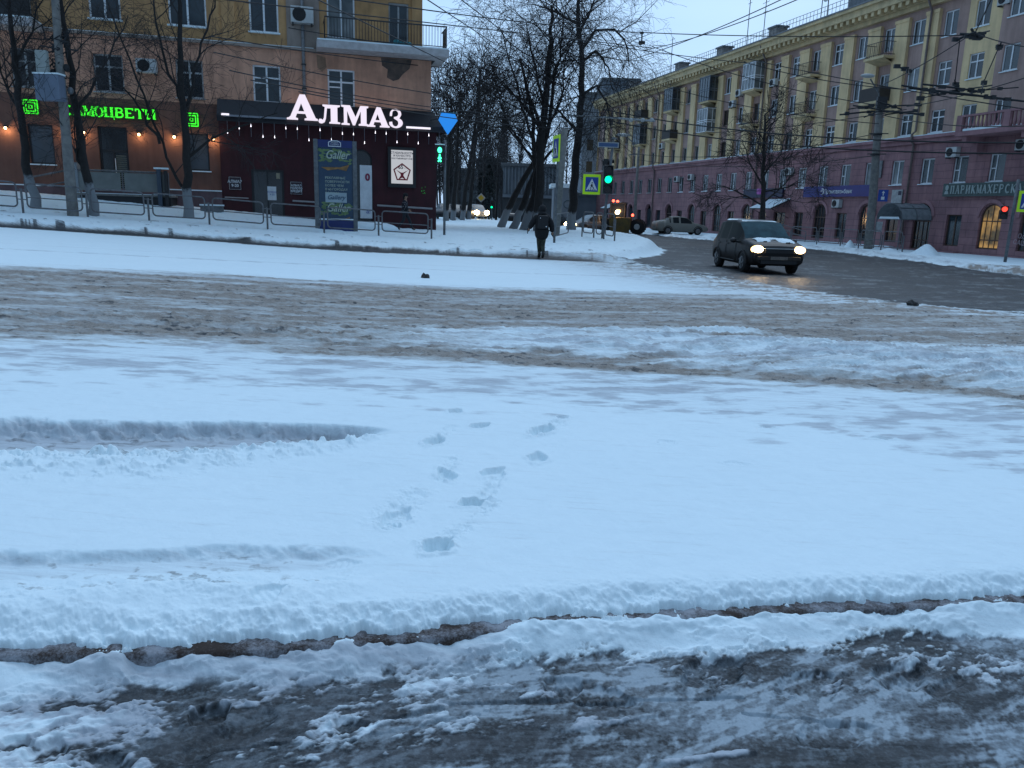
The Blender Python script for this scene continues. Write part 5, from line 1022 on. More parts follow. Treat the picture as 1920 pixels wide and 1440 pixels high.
cg = mat('pale_blue_grey_wall', (.15, .17, .19), .8, (.10, .12, .135), .5); cd = mat('dark_grey_wall', (.075, .08, .085), .8, (.05, .055, .06), .4); cb = mat('blue_grey_wall', (.15, .17, .20), .8, (.10, .12, .14), .4); cw = mat('whitish_render', (.22, .245, .27), .8, (.15, .17, .20), .5)
r, w, h = blockb('pale ribbed two storey building behind the leaning trees', 941, 1046, 312, 428, 100, cg, wins=((.03, .07, .1, .45),))
m_ = MB()
for i in range(16): x = w * .03 + i * .42; m_.box(x, x + .14, -.14, 0, h * .56, h * .98)
m_.box(0, w, -.3, -.145, h * .5, h * .55).build('ribs', cw, r); MB().box(0, w, -.08, -.001, -2, h * .5).build('dark_base', cd, r)
g_, w, h = blockb('pale kiosk wall with round painted rings between the trees', 1036, 1070, 352, 432, 72, cw, 4, name='kiosk', roof='s')
for cx_, cz, rr_ in ((.4, .30, .36), (1.1, .62, .34), (.1, .5, .2)): MB().tube([(w * .1 + cx_ * 1.0 + rr_ * math.cos(a * PI / 10), -.03, h * cz + rr_ * math.sin(a * PI / 10)) for a in range(21)], .035, 5, False).build('painted_ring', mat('slate_blue_paint', (.06, .10, .12), .6), g_)
textobj('lettering', 'ТВКА', .42, mat('slate_text', (.03, .035, .04), .6), g_, (w * .6, -.03, h * .27), .01); MB().box(0, w, -.1, -.001, -1, h * .22).build('dark_counter', M['dark'], g_)
blockb('tall pale building beyond the linden with few dark windows', 1085, 1140, 178, 432, 118, cw, wins=((.55, .85, .60, .68), (.48, .72, .44, .52), (.15, .35, .60, .68), (.15, .35, .44, .52), (.55, .85, .75, .83)))
blockb('dark low grey wall left of the pink house', 1074, 1119, 367, 432, 104, cb, 6)
blockb('grey rooftop block showing above the far end of the yellow house', 1118, 1182, 150, 420, 150, cb, 12)
blockb('long hazy building closing the alley', 890, 945, 300, 412, 190, cd, 10, wins=tuple((i * .2 + .05, i * .2 + .13, z, z + .12) for i in range(5) for z in (.2, .45, .7)))
blockb('dim house far behind the alley trees on the left', 832, 892, 318, 412, 175, cd, 10, wins=tuple((i * .2 + .05, i * .2 + .13, z, z + .12) for i in range(5) for z in (.25, .6)))
# ================================================================ pipe barriers
def barrier(pa, pb, lb, grp, h=.98, mid=True, post2=False):
    d = pb - pa; L = d.xy.length; r = empty('pedestrian_barrier', label=lb, cat='barrier', group=grp, mtx=facemtx(pa, (d.x, d.y, 0))); sl_ = d.z / L
    MB().tube([(0, 0, -.35), (0, 0, h * .82)], .035, 8).build('post', M['fence'], r)
    if post2: MB().tube([(L, 0, d.z - .35), (L, 0, d.z + h * .82)], .035, 8).build('post', M['fence'], r)
    a, b_ = .14, L - .14; z0, z1 = .2, h; c = .13; pts = []
    for cx_, cz, s_ in ((b_ - c, z1 - c, 0), (a + c, z1 - c, 90), (a + c, z0 + c, 180), (b_ - c, z0 + c, 270)):
        for i in range(5): w_ = math.radians(s_ + 22.5 * i); x_ = cx_ + c * math.cos(w_); pts.append((x_, 0, cz + c * math.sin(w_) + sl_ * x_))
    pts.append(pts[0]); MB().tube(pts, .026, 7, False).build('frame', M['fence'], r)
    if mid: zm = z0 + (z1 - z0) * .42; MB().tube([(a, 0, zm + sl_ * a), (b_, 0, zm + sl_ * b_)], .02, 6).build('mid_rail', M['fence'], r)
    m_ = MB()
    for x0_, x1_ in ((0, a), (b_, L)):
        for z in (z0 + .25, z1 - .22): m_.tube([(x0_, 0, z + sl_ * x0_), (x1_, 0, z + sl_ * x1_)], .015, 5)
    m_.build('link', M['fence'], r); return r
bpx = [(-75, 391), (44, 400), (165, 407.5), (280, 414.5), (393, 421), (502, 430), (608, 436), (710, 442), (809, 448)]
bps = [gp(*q) for q in bpx]
lbl = ['leftmost pipe barrier section cut by the picture edge', 'pipe barrier section before the slanting tree and the utility pole', 'pipe barrier section in front of the entrance platform', 'pipe barrier section before the forked tree', 'pipe barrier section left of the shop door', 'pipe barrier section before the maroon shop door', 'pipe barrier section right before the advertising column foot', 'pipe barrier section in front of the woman']
for i in range(8): barrier(bps[i], bps[i + 1], lbl[i], 'pipe barriers along the verge', post2=(i == 7))
q = [gp(1091, 443), gp(1113, 446), gp(1132, 448), gp(1152, 452)]
for i in range(3): barrier(q[i], q[i + 1], ('short barrier section nearest the linden trunk', 'middle short barrier section below the crossing sign', 'last short barrier section beside the side street')[i], 'short barriers at the corner', 1.15, post2=(i == 2))
q = [gp(1040, 452), gp(1066, 444)]
barrier(q[0], q[1] + Vector((0, 0, 0)), 'low barrier piece left of the whitened linden trunk', 'short barriers at the corner', 1.1)
Zs = [(1512, 466), (1556, 470), (1604, 474), (1652, 478), (1684, 482)]
def onU(px, py, u):       # point on vertical plane u = const, dropped to the ground
    d = ray(px, py); t = u / (d.x * DV.x + d.y * DV.y); x_, y_ = d.x * t, d.y * t; return Vector((x_, y_, gz(x_, y_)))
ub = 32.4
pp = [onU(*a, ub) for a in ((1480, 465), (1530, 466), (1574, 470), (1608, 474), (1650, 478), (1690, 482))]
for i in range(5): barrier(pp[i], pp[i + 1], ('barrier section right behind the dark car nose', 'barrier section below the bank banner left end', 'barrier section before the arch left of the pole', 'barrier section at the concrete pole foot', 'barrier section before the barrel canopy door')[i], 'barriers along the far pavement', 1.1, post2=(i == 4))
# ================================================================ poles and boxes
pb = gp(137, 404); r = empty('utility_pole', pb, 0, 'leaning-looking grey concrete utility pole between the left trees', 'pole')
def rel(px, py, Z, b): return atZ(px, py, Z) - b
Zp = pb.y; m_ = MB(); m_.tube([(0, 0, -.5)] + [rel(a, b_, Zp, pb) for a, b_ in ((137, 403), (112, 120), (98, -80))], [.19, .18, .13, .11], 12); m_.build('pole', M['concrete'], r, True)
c = rel(107, 167, Zp, pb); MB().box(c.x - .42, c.x + .38, c.y - .55, c.y - .16, c.z - .42, c.z + .38).build('cabinet', mat('blue_grey_cabinet', (.15, .18, .24), .5, (.12, .15, .2), 3), r, bevel=.02); MB().box(c.x - .44, c.x + .40, c.y - .57, c.y - .14, c.z + .382, c.z + .43).build('snow', M['snow'], r)
c = rel(88, 119, Zp, pb); MB().box(c.x - .19, c.x + .19, c.y - .35, c.y - .15, c.z - .38, c.z + .36).build('light_box', mat('pale_box', (.34, .37, .35), .5), r, bevel=.05)
m_ = MB(); R = random.Random(9)
for i in range(26):
    c = rel(R.uniform(97, 130), R.uniform(60, 150), Zp, pb); m_.tube([c, c + Vector((R.uniform(-.4, .4), R.uniform(-.2, .2), R.uniform(-.3, .3))), c + Vector((R.uniform(-.5, .5), R.uniform(-.2, .2), R.uniform(-.5, .3)))], .022, 5)
for i in range(5): c = rel(R.uniform(100, 125), R.uniform(65, 140), Zp, pb); m_.ball(c, .1, .1, .13, 8, 6)
m_.build('cable_loops', M['wire'], r); c = rel(132, 170, Zp, pb); MB().ball(c, .1, .1, .12, 10, 6).build('floodlight', M['metal'], r)
r = empty('bollard_box', gp(398, 396), 0, 'low grey bench-like box with snow behind the barrier left of the maroon shop', 'box'); MB().box(-.42, .42, -.2, .2, -.2, .22).build('body', M['metal'], r); MB().box(-.44, .44, -.22, .22, .222, .28).build('snow', M['snow'], r)
# big concrete pole before the yellow house
p2 = onU(1627, 470, 32.9); Z2 = p2.y; r = empty('concrete_pole', p2, 0, 'thick concrete trolley pole with street lamp before the blue bank banner', 'pole')
base = p2; tp = [(1627, 470), (1636, 380), (1643, 280), (1651, 190)]
MB().tube([rel(1626, 480, Z2, base)] + [rel(a, b_, Z2, base) for a, b_ in tp], [.27, .26, .24, .22, .2], 14).build('pole', M['concrete'], r, True)
MB().tube([rel(1650, 210, Z2, base), rel(1648, 175, Z2, base), rel(1632, 148, Z2, base)], .04, 6).build('lamp_arm', M['metal'], r)
c = rel(1627, 142, Z2, base); MB().ball(c, .42, .14, .12, 12, 8).build('lamp_head', M['ac'], r, True); c = rel(1648, 195, Z2, base); MB().box(c.x - .28, c.x + .28, c.y - .45, c.y - .2, c.z - .3, c.z + .35).build('junction_box', M['dark'], r)
c = rel(1640, 425, Z2, base); MB().box(c.x - .02, c.x + .32, c.y - .3, c.y - .1, c.z - .3, c.z + .3).build('meter_box', M['oldwhite'], r)
for zz in ((1641, 290), (1645, 252)): c = rel(*zz, Z2, base); MB().tube([(c.x, c.y, c.z - .06), (c.x, c.y, c.z + .06)], .27, 14).tube([(c.x - .6, c.y - .3, c.z), (c.x + .5, c.y - .3, c.z + .03)], .03, 5).build('band', M['dark'], r)
def sign_face(r, w, h, col, y=-.02, z=0, x=0): return MB().box(x - w, x + w, y, y + .02, z - h, z + h).build('plate', col, r, bevel=.01)
sg_ = empty('bus_lane_sign', label='blue sign with white arrow and bus fixed on the thick concrete pole', cat='sign', mtx=facemtx(base + rel(1651, 367, Z2, base) + Vector((0, -.32, 0)), (1, -.35, 0)))
sign_face(sg_, .27, .34, M['blue']); shape2d('arrow', [[(-.025, .0), (.025, .0), (.025, .15), (.09, .15), (0, .28), (-.09, .15), (-.025, .15)]], M['signwhite'], sg_, (0, -.03, 0), .003); MB().box(-.09, .09, -.034, -.021, -.24, -.06).build('bus_symbol', M['signwhite'], sg_)
# crossing-sign and walker lettering
def crossing_sign(lb, p, xd, s=.5):
    r = empty('crossing_sign', label=lb, cat='sign', group='yellow framed pedestrian crossing signs', mtx=facemtx(p, xd) @ Matrix.Scale(s / .5, 4))
    MB().box(-.5, .5, -.02, .02, -.55, .55).build('fluorescent_border', M['lime'], r, bevel=.04); MB().box(-.36, .36, -.03, -.0205, -.40, .40).build('blue_plate', M['blue'], r)
    shape2d('triangle', [[(-.32, -.32), (.32, -.32), (0, .32)]], M['signwhite'], r, (0, -.034, 0), .002)
    w_ = MB()
    for seg, rr_ in ((((0, .02), (-.01, -.12)), .035), (((-.01, -.1), (-.09, -.24)), .02), (((0, -.1), (.09, -.16), (.12, -.25)), .02), (((0, 0), (-.07, -.08)), .015), (((0, 0), (.07, -.06)), .015)): w_.tube([(a, -.04, b_) for a, b_ in seg], rr_, 6)
    w_.ball((.02, -.04, .09), .035, .01, .035, 8, 6)
    for x_ in (-.2, -.08, .04, .16): w_.box(x_, x_ + .06, -.042, -.036, -.31, -.27)
    w_.build('walker', M['signblack'], r); return r
# signal pole at the centre right
pc_ = gp(1128, 447); Zc = pc_.y; r = empty('signal_pole', pc_, 0, 'slim grey pole carrying the green signal right of the crossing sign', 'pole'); MB().tube([(0, 0, -.4), (.3, 0, (447 - 268) / FPX * Zc)], .06, 10).build('pole', M['metal'], r, True); MB().tube([(.2, -.05, 176 / FPX * Zc), (.45, -.05, 176 / FPX * Zc)], .03).build('arm', M['metal'], r)
kz = Zc / FPX
def traffic_head(lb, p, xd, lit, n=3, s=1.0, grp='vehicle signals', col=(.0, .9, .35)):
    r = empty('traffic_light', label=lb, cat='traffic light', group=grp, mtx=facemtx(p, xd) @ Matrix.Scale(s, 4)); H_ = .3 * n / 2
    MB().box(-.16, .16, -.1, .1, -H_, H_).build('housing', M['black'], r, bevel=.02)
    for i in range(n):
        z = H_ - .15 - .3 * i; v_ = MB()
        for k in range(9): a0, a1 = PI * k / 9 - .1, PI * (k + 1) / 9 - .1; v_.quad((.13 * math.cos(a0), -.1, z + .13 * math.sin(a0)), (.13 * math.cos(a1), -.1, z + .13 * math.sin(a1)), (.13 * math.cos(a1), -.28, z + .13 * math.sin(a1)), (.13 * math.cos(a0), -.28, z + .13 * math.sin(a0)))
        v_.build('visor', M['black'], r)
        mt_ = emis('lamp_%d_%d_%d' % tuple(int(c * 99) for c in col), col, 2.2) if i in lit else mat('unlit_lens', (.03, .02, .02), .3)
        MB().tube([(0, -.115, z), (0, -.101, z)], .112 if i in lit else .10, 16).build('lens', mt_, r)
    return r
crossing_sign('pedestrian crossing sign with yellow-green border beside the green signal', pc_ + rel(1109, 346, Zc, pc_) + Vector((0, -.12, 0)), (1, .03, 0), kz * 32 / 2)
cc = pc_ + rel(1139, 337, Zc, pc_); traffic_head('vehicle signal with green lamp lit right of the crossing sign', cc + Vector((0, -.1, .0)), (1, .05, 0), (1,), 3, kz * 50 / .9)
cc = pc_ + rel(1137, 311, Zc, pc_); traffic_head('unlit signal head seen from the side above the green signal', cc + Vector((.05, .35, .0)), (.5, 1, 0), (), 2, kz * 26 / .6)
# remember the street name plate and its small lettering-less look
sn = empty('street_plate', label='long blue-grey street name plate high above the crossing sign', cat='sign', mtx=facemtx(pc_ + rel(1140, 272, Zc, pc_) + Vector((0, -.1, 0)), (1, .08, 0))); MB().box(-kz * 19, kz * 19, -.03, .0, -kz * 4.5, kz * 4.5).build('plate', M['oldwhite'], sn); MB().box(-kz * 17, kz * 17, -.036, -.031, -kz * 3, kz * 3).build('blue_field', mat('faded_blue', (.05, .10, .22), .5), sn)
# narrow post with yellow edge-on sign
pn = gp(1039, 455); Zn = pn.y; r = empty('sign_post', pn, 0, 'slim dark post with a narrow edge-on sign left of the linden', 'post'); MB().tube([(0, 0, -.3), (.03, 0, (455 - 258) / FPX * Zn)], .05, 8).build('post', M['metal'], r, True)
e = crossing_sign('narrow looking crossing sign seen nearly edge on above the walking man', pn + rel(1043, 279, Zn, pn) + Vector((0, -.1, 0)), (.25, -1, 0), .0 + 44 / FPX * Zn / 2.1)
cp = gp(1034, 445); r = empty('concrete_pole', Vector((cp.x + .3, cp.y + 3, cp.z)), 0, 'grey concrete pole just behind the narrow sign post', 'pole'); MB().tube([(0, 0, -.5), (.25, 0, (450 - 262) / FPX * (cp.y + 3))], [.2, .15], 12).build('pole', M['concrete'], r, True)
# walk signal at the left
pw_ = gp(833, 441); Zw = pw_.y; kw = Zw / FPX; r = empty('signal_pole', pw_, 0, 'thin grey pole of the walk signal by the shop corner', 'pole'); MB().tube([(0, 0, -.3), (.05 * kw, 0, 168 * kw)], .055, 10).build('pole', M['metal'], r, True)
tl = empty('walk_signal', label='pedestrian signal with green walking figure by the maroon shop corner', cat='traffic light', mtx=facemtx(pw_ + rel(825.5, 290, Zw, pw_) + Vector((0, -.1, 0)), (1, .0, 0)) @ Matrix.Scale(kw * 32 / .62, 4))
MB().box(-.15, .15, -.1, .1, -.31, .31).build('housing', M['black'], tl, bevel=.02); MB().box(-.16, .16, -.2, .1, .312, .34).build('snow', M['snow'], tl)
gm_ = emis('walk_green', (.05, 1, .4), 3.0)
MB().ball((.0, -.11, .14), .075, .02, .1, 10, 8).build('digit_lamp', gm_, tl); w_ = MB()
for seg, rr_ in ((((0, -.08), (0, -.16)), .05), (((0, -.16), (-.05, -.25)), .026), (((0, -.16), (.05, -.25)), .026), (((0, -.08), (-.06, -.15)), .02), (((0, -.08), (.06, -.14)), .02)): w_.tube([(a, -.11, b_) for a, b_ in seg], rr_, 6)
w_.ball((0, -.11, -.03), .032, .02, .035, 8, 6); w_.build('walking_figure', gm_, tl)
MB().tube([(.15, 0, .1), (.24, 0, .1)], .03, 6).tube([(.15, 0, -.15), (.24, 0, -.15)], .03, 6).each('bracket', M['metal'], tl)
# right red signal
pr = onU(1884, 493, 31.2); Zr2 = pr.y; r = empty('signal_pole', pr, 0, 'grey pole of the red signal at the right edge', 'pole'); MB().tube([(0, 0, -.3), (.0, 0, (493 - 345) / FPX * Zr2)], .07, 10).build('pole', M['metal'], r, True)
traffic_head('signal with red lamp lit at the right edge', pr + rel(1886, 392, Zr2, pr) + Vector((-.12, -.1, -.16)), (1, -.5, 0), (0,), 2, 19 / FPX * Zr2 / .3 * .62, 'small signals', (1, .05, .03))
crossing_sign('pedestrian crossing sign cut off by the right picture edge', pr + rel(1923, 378, Zr2, pr) + Vector((0, -.15, 0)), (1, -.1, 0), Zr2 / FPX * 17)
MB().tube([(0, 0, 3.0), (.9, 0, 3.0)], .025, 6).build('arm', M['metal'], r)
# distant signals
for i, (x_, y_, Z_, lb) in enumerate(((896, 384, 95, 'left distant green signal at the end of the alley'), (922, 388, 100, 'right distant green signal at the end of the alley'))):
    b_ = atZ(x_, 413, Z_); rr_ = empty('signal_pole', b_, 0, lb.replace('green signal', 'signal pole'), 'pole', 'distant signal poles'); MB().tube([(0, 0, -1), (0, 0, (413 - y_ + 16) * Z_ / FPX)], .08, 6).build('pole', M['metal'], rr_)
    traffic_head(lb, atZ(x_, y_, Z_) + Vector((0, -.15, .3)), (1, 0, 0), (2,), 3, (1.5, 1.1)[i], 'distant signals')
ds = empty('priority_sign', atZ(902, 371, 94), 0, 'small yellow diamond sign above the distant green signal', 'sign'); MB().prism([(-.55, 0), (0, -.55), (.55, 0), (0, .55)], -.03, 0).build('border', M['oldwhite'], ds); MB().prism([(-.36, 0), (0, -.36), (.36, 0), (0, .36)], -.04, -.031).build('yellow_field', mat('sign_yellow', (.55, .36, .02), .5), ds)
# lamp pole at 1188
pl_ = onU(1188, 437, 29.5 + .8); Zl = pl_.y; pl_ = Vector((atZ(1188, 437, Zl).x, Zl, atZ(1188, 437, Zl).z)); r = empty('lamp_post', pl_, 0, 'slim grey lamp post with arm left of the parked beige sedan', 'street lamp')
MB().tube([(0, 0, -.8), (0, 0, (437 - 285) * Zl / FPX)], [.17, .11], 10).build('pole', M['concrete'], r, True); m_ = MB().tube([rel(1189, 290, Zl, pl_), rel(1188, 268, Zl, pl_), rel(1176, 258, Zl, pl_)], .06, 6).tube([rel(1180, 290, Zl, pl_), rel(1200, 289, Zl, pl_)], .05, 5); m_.build('arm', M['metal'], r)
MB().ball(rel(1169, 253, Zl, pl_), .7, .2, .16, 10, 6).build('lamp_head', M['ac'], r, True)
# bracket arm of the central mast
r = empty('cable_arm', atZ(1065, 216, 47), 0, 'pale horizontal pipe arm crossing in front of the linden', 'bracket'); b_ = atZ(1065, 216, 47); MB().tube([rel(1065, 216, 47, b_), rel(1150, 221, 47, b_), rel(1228, 227, 47, b_)], .06, 6).build('pipe', M['oldwhite'], r)
m_ = MB()
for x_ in (1183, 1205, 1222): c = rel(x_, 225, 47, b_); m_.ball(c, .14, .1, .12, 8, 6)
m_.each('insulator', M['ac'], r)
# snow heaps along the far kerb
def heap(px, py, u, w, h, lb, seed):
    p = onU(px, py, u); R = random.Random(seed); n, m2_ = 26, 12; vs = []; fs = []
    for i in range(m2_ + 1):
        for k in range(n):
            t = i / m2_; a_ = 2 * PI * k / n; rr_ = w * t * (1 + .12 * math.sin(3 * a_ + seed)); z = h * (math.cos(t * PI) * .5 + .5) * (1 + R.uniform(-.08, .08)) - .06 * t; vs.append((rr_ * math.cos(a_) * .75, rr_ * math.sin(a_), z))
    for i in range(m2_):
        for k in range(n): fs.append((i * n + k, (i + 1) * n + k, (i + 1) * n + (k + 1) % n, i * n + (k + 1) % n))
    o = MB().add(vs, fs).build('snow_heap', M['snow'], None, True); o.location = p; tag(o, lb, 'snow heap', 'snow heaps on the far pavement')
heap(1735, 487, 31.2, 1.15, .55, 'largest snow heap before the dark window right of the barrel canopy', 1); heap(1592, 468, 32.2, .55, .45, 'pointed snow heap between the pole and the dark car', 2); heap(1665, 480, 31.0, 1.0, .22, 'low snow heap below the barrel canopy', 3); heap(1335, 443, 31.0, 1.6, .25, 'low snow heap between the sedan and the dark car', 4); heap(1215, 437, 31.2, 1.2, .3, 'far snow heap left of the beige sedan', 5)
hh = gp(748, 432); o = MB().ball((0, 0, 0), 1.3, .6, .35, 22, 10).build('snow_heap', M['snow'], None, True); hh = gp(690, 428); o.location = hh + Vector((0, .3, -.05)); tag(o, 'small snow heap right of the advertising column foot', 'snow heap')

# far-off mass of bare tree tops closing the alley
R = random.Random(77); fm_ = MB()
for i in range(46):
    x_ = R.uniform(812, 948) if i < 34 else R.uniform(948, 1120); Z_ = R.uniform(130, 185); y0 = 396 + (x_ - 960) * .029 + 1.2 * FPX / Z_; top = R.uniform(235, 300) if x_ < 935 else R.uniform(210, 290); b0 = atZ(x_, y0, Z_); h = (y0 - top) / FPX * Z_
    fm_.tube([b0 - Vector((0, 0, 1)), b0 + Vector((R.uniform(-.6, .6), 0, h * .6)), b0 + Vector((R.uniform(-1, 1), 0, h))], [.26, .14, .04], 5, False)
    for k in range(55):
        t = R.uniform(.25, .97); p = b0 + Vector((0, 0, h * t)); a = R.uniform(0, 2 * PI); L = R.uniform(1.2, 3.4) * (1.2 - t * .6); q = p + Vector((math.cos(a) * L * .7, math.sin(a) * L * .7, L * .75)); fm_.tube([p, p.lerp(q, .5) + Vector((0, 0, .15)), q], [.05, .04, .02], 3, False)
        for m in range(5):
            w0 = p.lerp(q, R.uniform(.3, 1)); fm_.tube([w0, w0 + Vector((R.uniform(-.8, .8), R.uniform(-.8, .8), R.uniform(.1, .9)))], [.022, .014], 3, False)
o = fm_.build('distant_wood', M['twig']); tag(o, 'mass of far-off bare trees closing the alley between the two houses', 'trees', kind='stuff')
# ================================================================ overhead wires
def wire(lb, a, b_, sag=.3, r=.018, grp='overhead trolley and telephone wires'):
    A = atZ(*a); B_ = atZ(*b_); n = 16; pts = [A.lerp(B_, i / n) - Vector((0, 0, sag * 4 * (i / n) * (1 - i / n))) for i in range(n + 1)]
    o = MB().tube([p - A for p in pts], r, 5).build('overhead_wire', M['wire']); o.location = A; tag(o, lb, 'wire', grp); return o
W_L = [
 ('wire from the upper left house corner to the tall tree top', (392, -4, 24), (1222, 90, 40), .0),
 ('wire just under the picture top crossing the sky to the junction', (640, -4, 24), (1205, 62, 36), 0.1),
 ('level wire continuing to the top right junction', (1205, 61, 36), (1812, 66, 30), .1),
 ('wire dropping steeply across the ochre wall and balcony', (585, -6, 22), (985, 190, 48), 0),
 ('steep wire left of the tree from the picture top', (790, -8, 25), (930, 84, 46), 0),
 ('steep wire from the picture top into the tree crown', (855, -8, 25), (968, 78, 46), 0),
 ('wire tied to a hook beside the air conditioner', (541, 52, 33), (838, 91, 40), .1),
 ('uppermost of the wires crossing the orange middle storey', (395, 68, 28), (845, 128, 40), .1),
 ('wire crossing the middle storey and the left windows', (400, 98, 27), (1130, 212, 46), .3),
 ('low wire just above the black canopy', (430, 132, 27), (1130, 218, 46), .5),
 ('lower wire passing the white letters top', (470, 150, 27), (1140, 230, 48), .4),
 ('lowest wire over the canopy towards the linden', (560, 172, 27), (1150, 240, 50), .4),
 ('wire from the tree at mid height to the yellow house', (1010, 63, 38), (1400, 118, 42), 0.1),
 ('wire from the tree top down to the trolley pole', (1222, 87, 40), (1650, 198, 39), .3),
 ('wire between balcony row and trolley pole', (1395, 116, 40), (1700, 168, 34), .2),
 ('thick cable running the length of the yellow house', (1130, 205, 52), (1925, 268, 30), .5),
 ('cable under the thick one over the lower yellow windows', (1140, 226, 52), (1925, 288, 30), .5),
 ('thin wire over the pink storey', (1190, 288, 60), (1645, 250, 39), .6),
 ('wire from the pole to the right picture edge', (1652, 215, 39), (1925, 236, 28), .2),
 ('upper wire from the left crossing the right junction', (1400, 110, 40), (1925, 205, 27), .1),
 ('slanting wire from the right junction up to the top edge', (1830, 58, 30), (1862, -8, 26), 0),
 ('slanting wire from the pole up to the right junction', (1652, 160, 39), (1812, 70, 30), .1),
 ('wire from the right junction to the right edge', (1828, 62, 30), (1925, 88, 27), .05),
 ('long slanting wire over the roof line to the top edge', (1205, 95, 44), (1512, -8, 30), .2),
 ('second slanting wire rising to the top edge', (1160, 118, 46), (1480, -8, 30), .2),
 ('drooping wire between the linden and the lamp post', (1090, 185, 57), (1190, 290, 64), .3),
 ('wire above the bank banner to the pole', (1200, 300, 62), (1640, 292, 39), .5),
 ('wire fanning left from the pole towards the tree', (1240, 160, 48), (1648, 232, 39), .3),
 ('wire fanning from the pole across the third row windows', (1300, 250, 50), (1700, 205, 36), .2),
 ('wire crossing the pink corner at the right edge', (1700, 200, 36), (1925, 145, 27), .1),
 ('short wire hanging from the right junction to the low cluster', (1872, 90, 29), (1846, 150, 29), 0),
 ('short wire hanging from the low cluster up to the junction', (1800, 70, 30), (1790, 160, 31), 0),
]
for l_, a, b_, s_ in W_L: wire(l_, a, b_, s_, .032 if 'thick' in l_ else .019)
def cluster(lb, pts, Z, seed, seglist):
    b0 = atZ(*pts, Z); r = empty('trolley_fitting', b0, 0, lb, 'wire fitting', 'dark trolley wire fittings'); R = random.Random(seed)
    bars = MB(); cl = MB()
    for (x0, y0, x1, y1, w_) in seglist:
        w_ *= .72
        a = atZ(x0, y0, Z) - b0; c = atZ(x1, y1, Z + R.uniform(-1, 1)) - b0; bars.tube([a, a.lerp(c, .5) + Vector((0, 0, .02)), c], w_, 6)
        for i in range(max(2, int((c - a).length / .7))):
            q = a.lerp(c, R.random()); cl.box(q.x - R.uniform(.05, .15), q.x + R.uniform(.05, .15), q.y - .05, q.y + .05, q.z - R.uniform(.03, .07), q.z + R.uniform(.03, .1))
    bars.each('bar', M['wire'], r); cl.each('clamp', M['black'], r)
cluster('dense dark trolley wire crossing at the right below the second window row', (1780, 165), 30, 1, [(1690, 160, 1760, 175, .05), (1705, 165, 1900, 188, .06), (1730, 158, 1840, 172, .05), (1745, 180, 1860, 160, .04), (1780, 175, 1920, 190, .05), (1725, 185, 1800, 168, .03), (1790, 150, 1795, 172, .035), (1845, 150, 1840, 176, .035), (1820, 172, 1910, 164, .03)])
cluster('dark trolley fittings on top of the thick concrete pole', (1650, 205), 38, 2, [(1575, 215, 1655, 208, .06), (1600, 198, 1650, 206, .05), (1655, 208, 1730, 215, .07), (1660, 200, 1725, 197, .05), (1590, 205, 1640, 198, .04), (1660, 215, 1720, 208, .05), (1620, 220, 1680, 196, .04), (1645, 190, 1690, 205, .05)])
cluster('dark star shaped wire junction before the top right windows', (1822, 64), 30, 3, [(1792, 76, 1830, 60, .06), (1800, 64, 1845, 68, .07), (1822, 55, 1828, 70, .07), (1830, 66, 1855, 58, .04), (1810, 70, 1842, 72, .06)])
cluster('small hanging insulator on the wire right of the tall tree', (1204, 70), 37, 4, [(1204, 60, 1203, 82, .045), (1199, 81, 1208, 81, .03)])
cluster('line insulators on the wire above the trolley pole', (1690, 128), 33, 5, [(1680, 125, 1702, 132, .05), (1703, 130, 1704, 140, .03)])
cluster('looped insulators near the pink corner window', (1875, 85), 28, 6, [(1877, 80, 1873, 94, .035)])
# ================================================================ people
def skin(name, nodes, edges, m, parent, sub=2, root=0, smooth=True):
    me = bpy.data.meshes.new(name); me.from_pydata([n[0] for n in nodes], edges, []); o = bpy.data.objects.new(name, me); COL.objects.link(o)
    md = o.modifiers.new('skin', 'SKIN'); md.use_smooth_shade = True
    sv = me.skin_vertices[0].data
    for i, n in enumerate(nodes): r = n[1]; sv[i].radius = (r, r) if not isinstance(r, tuple) else r; sv[i].use_root = (i == root)
    s = o.modifiers.new('sub', 'SUBSURF'); s.levels = sub; s.render_levels = sub
    dg = bpy.context.evaluated_depsgraph_get(); ev = o.evaluated_get(dg); m2_ = bpy.data.meshes.new_from_object(ev); o.modifiers.clear(); o.data = m2_; bpy.data.meshes.remove(me)
    m2_.name = name; m2_.materials.clear(); m2_.materials.append(m); m2_.polygons.foreach_set('use_smooth', [True] * len(m2_.polygons)); o.parent = parent; return o
def chain(nodes, edges, start, pts):
    p = start
    for q in pts: nodes.append(q); edges.append((p, len(nodes) - 1)); p = len(nodes) - 1
    return p
def V3(*a): return Vector(a)
def hand(nodes, edges, wrist, w, fw, side):
    """palm, four bent fingers of unequal length and a thumb off the side; fw = direction of the hand, side = thumb side"""
    up = fw.cross(side).normalized(); palm = chain(nodes, edges, wrist, [(w + fw * .045, (.034, .018)), (w + fw * .085, (.038, .017))]); c = w + fw * .085
    for i, L in enumerate((.070, .080, .075, .058)):
        o = side * (.028 - i * .019); b_ = c + o + fw * .012; chain(nodes, edges, palm, [(b_, .0095), (b_ + fw * L * .45 + up * .006, .009), (b_ + fw * L * .8 + up * .024, .0082), (b_ + fw * L * .9 + up * .04, .007)])
    chain(nodes, edges, wrist, [(w + fw * .03 + side * .035, .0115), (w + fw * .06 + side * .058, .0105), (w + fw * .09 + side * .062 + up * .012, .0085)])
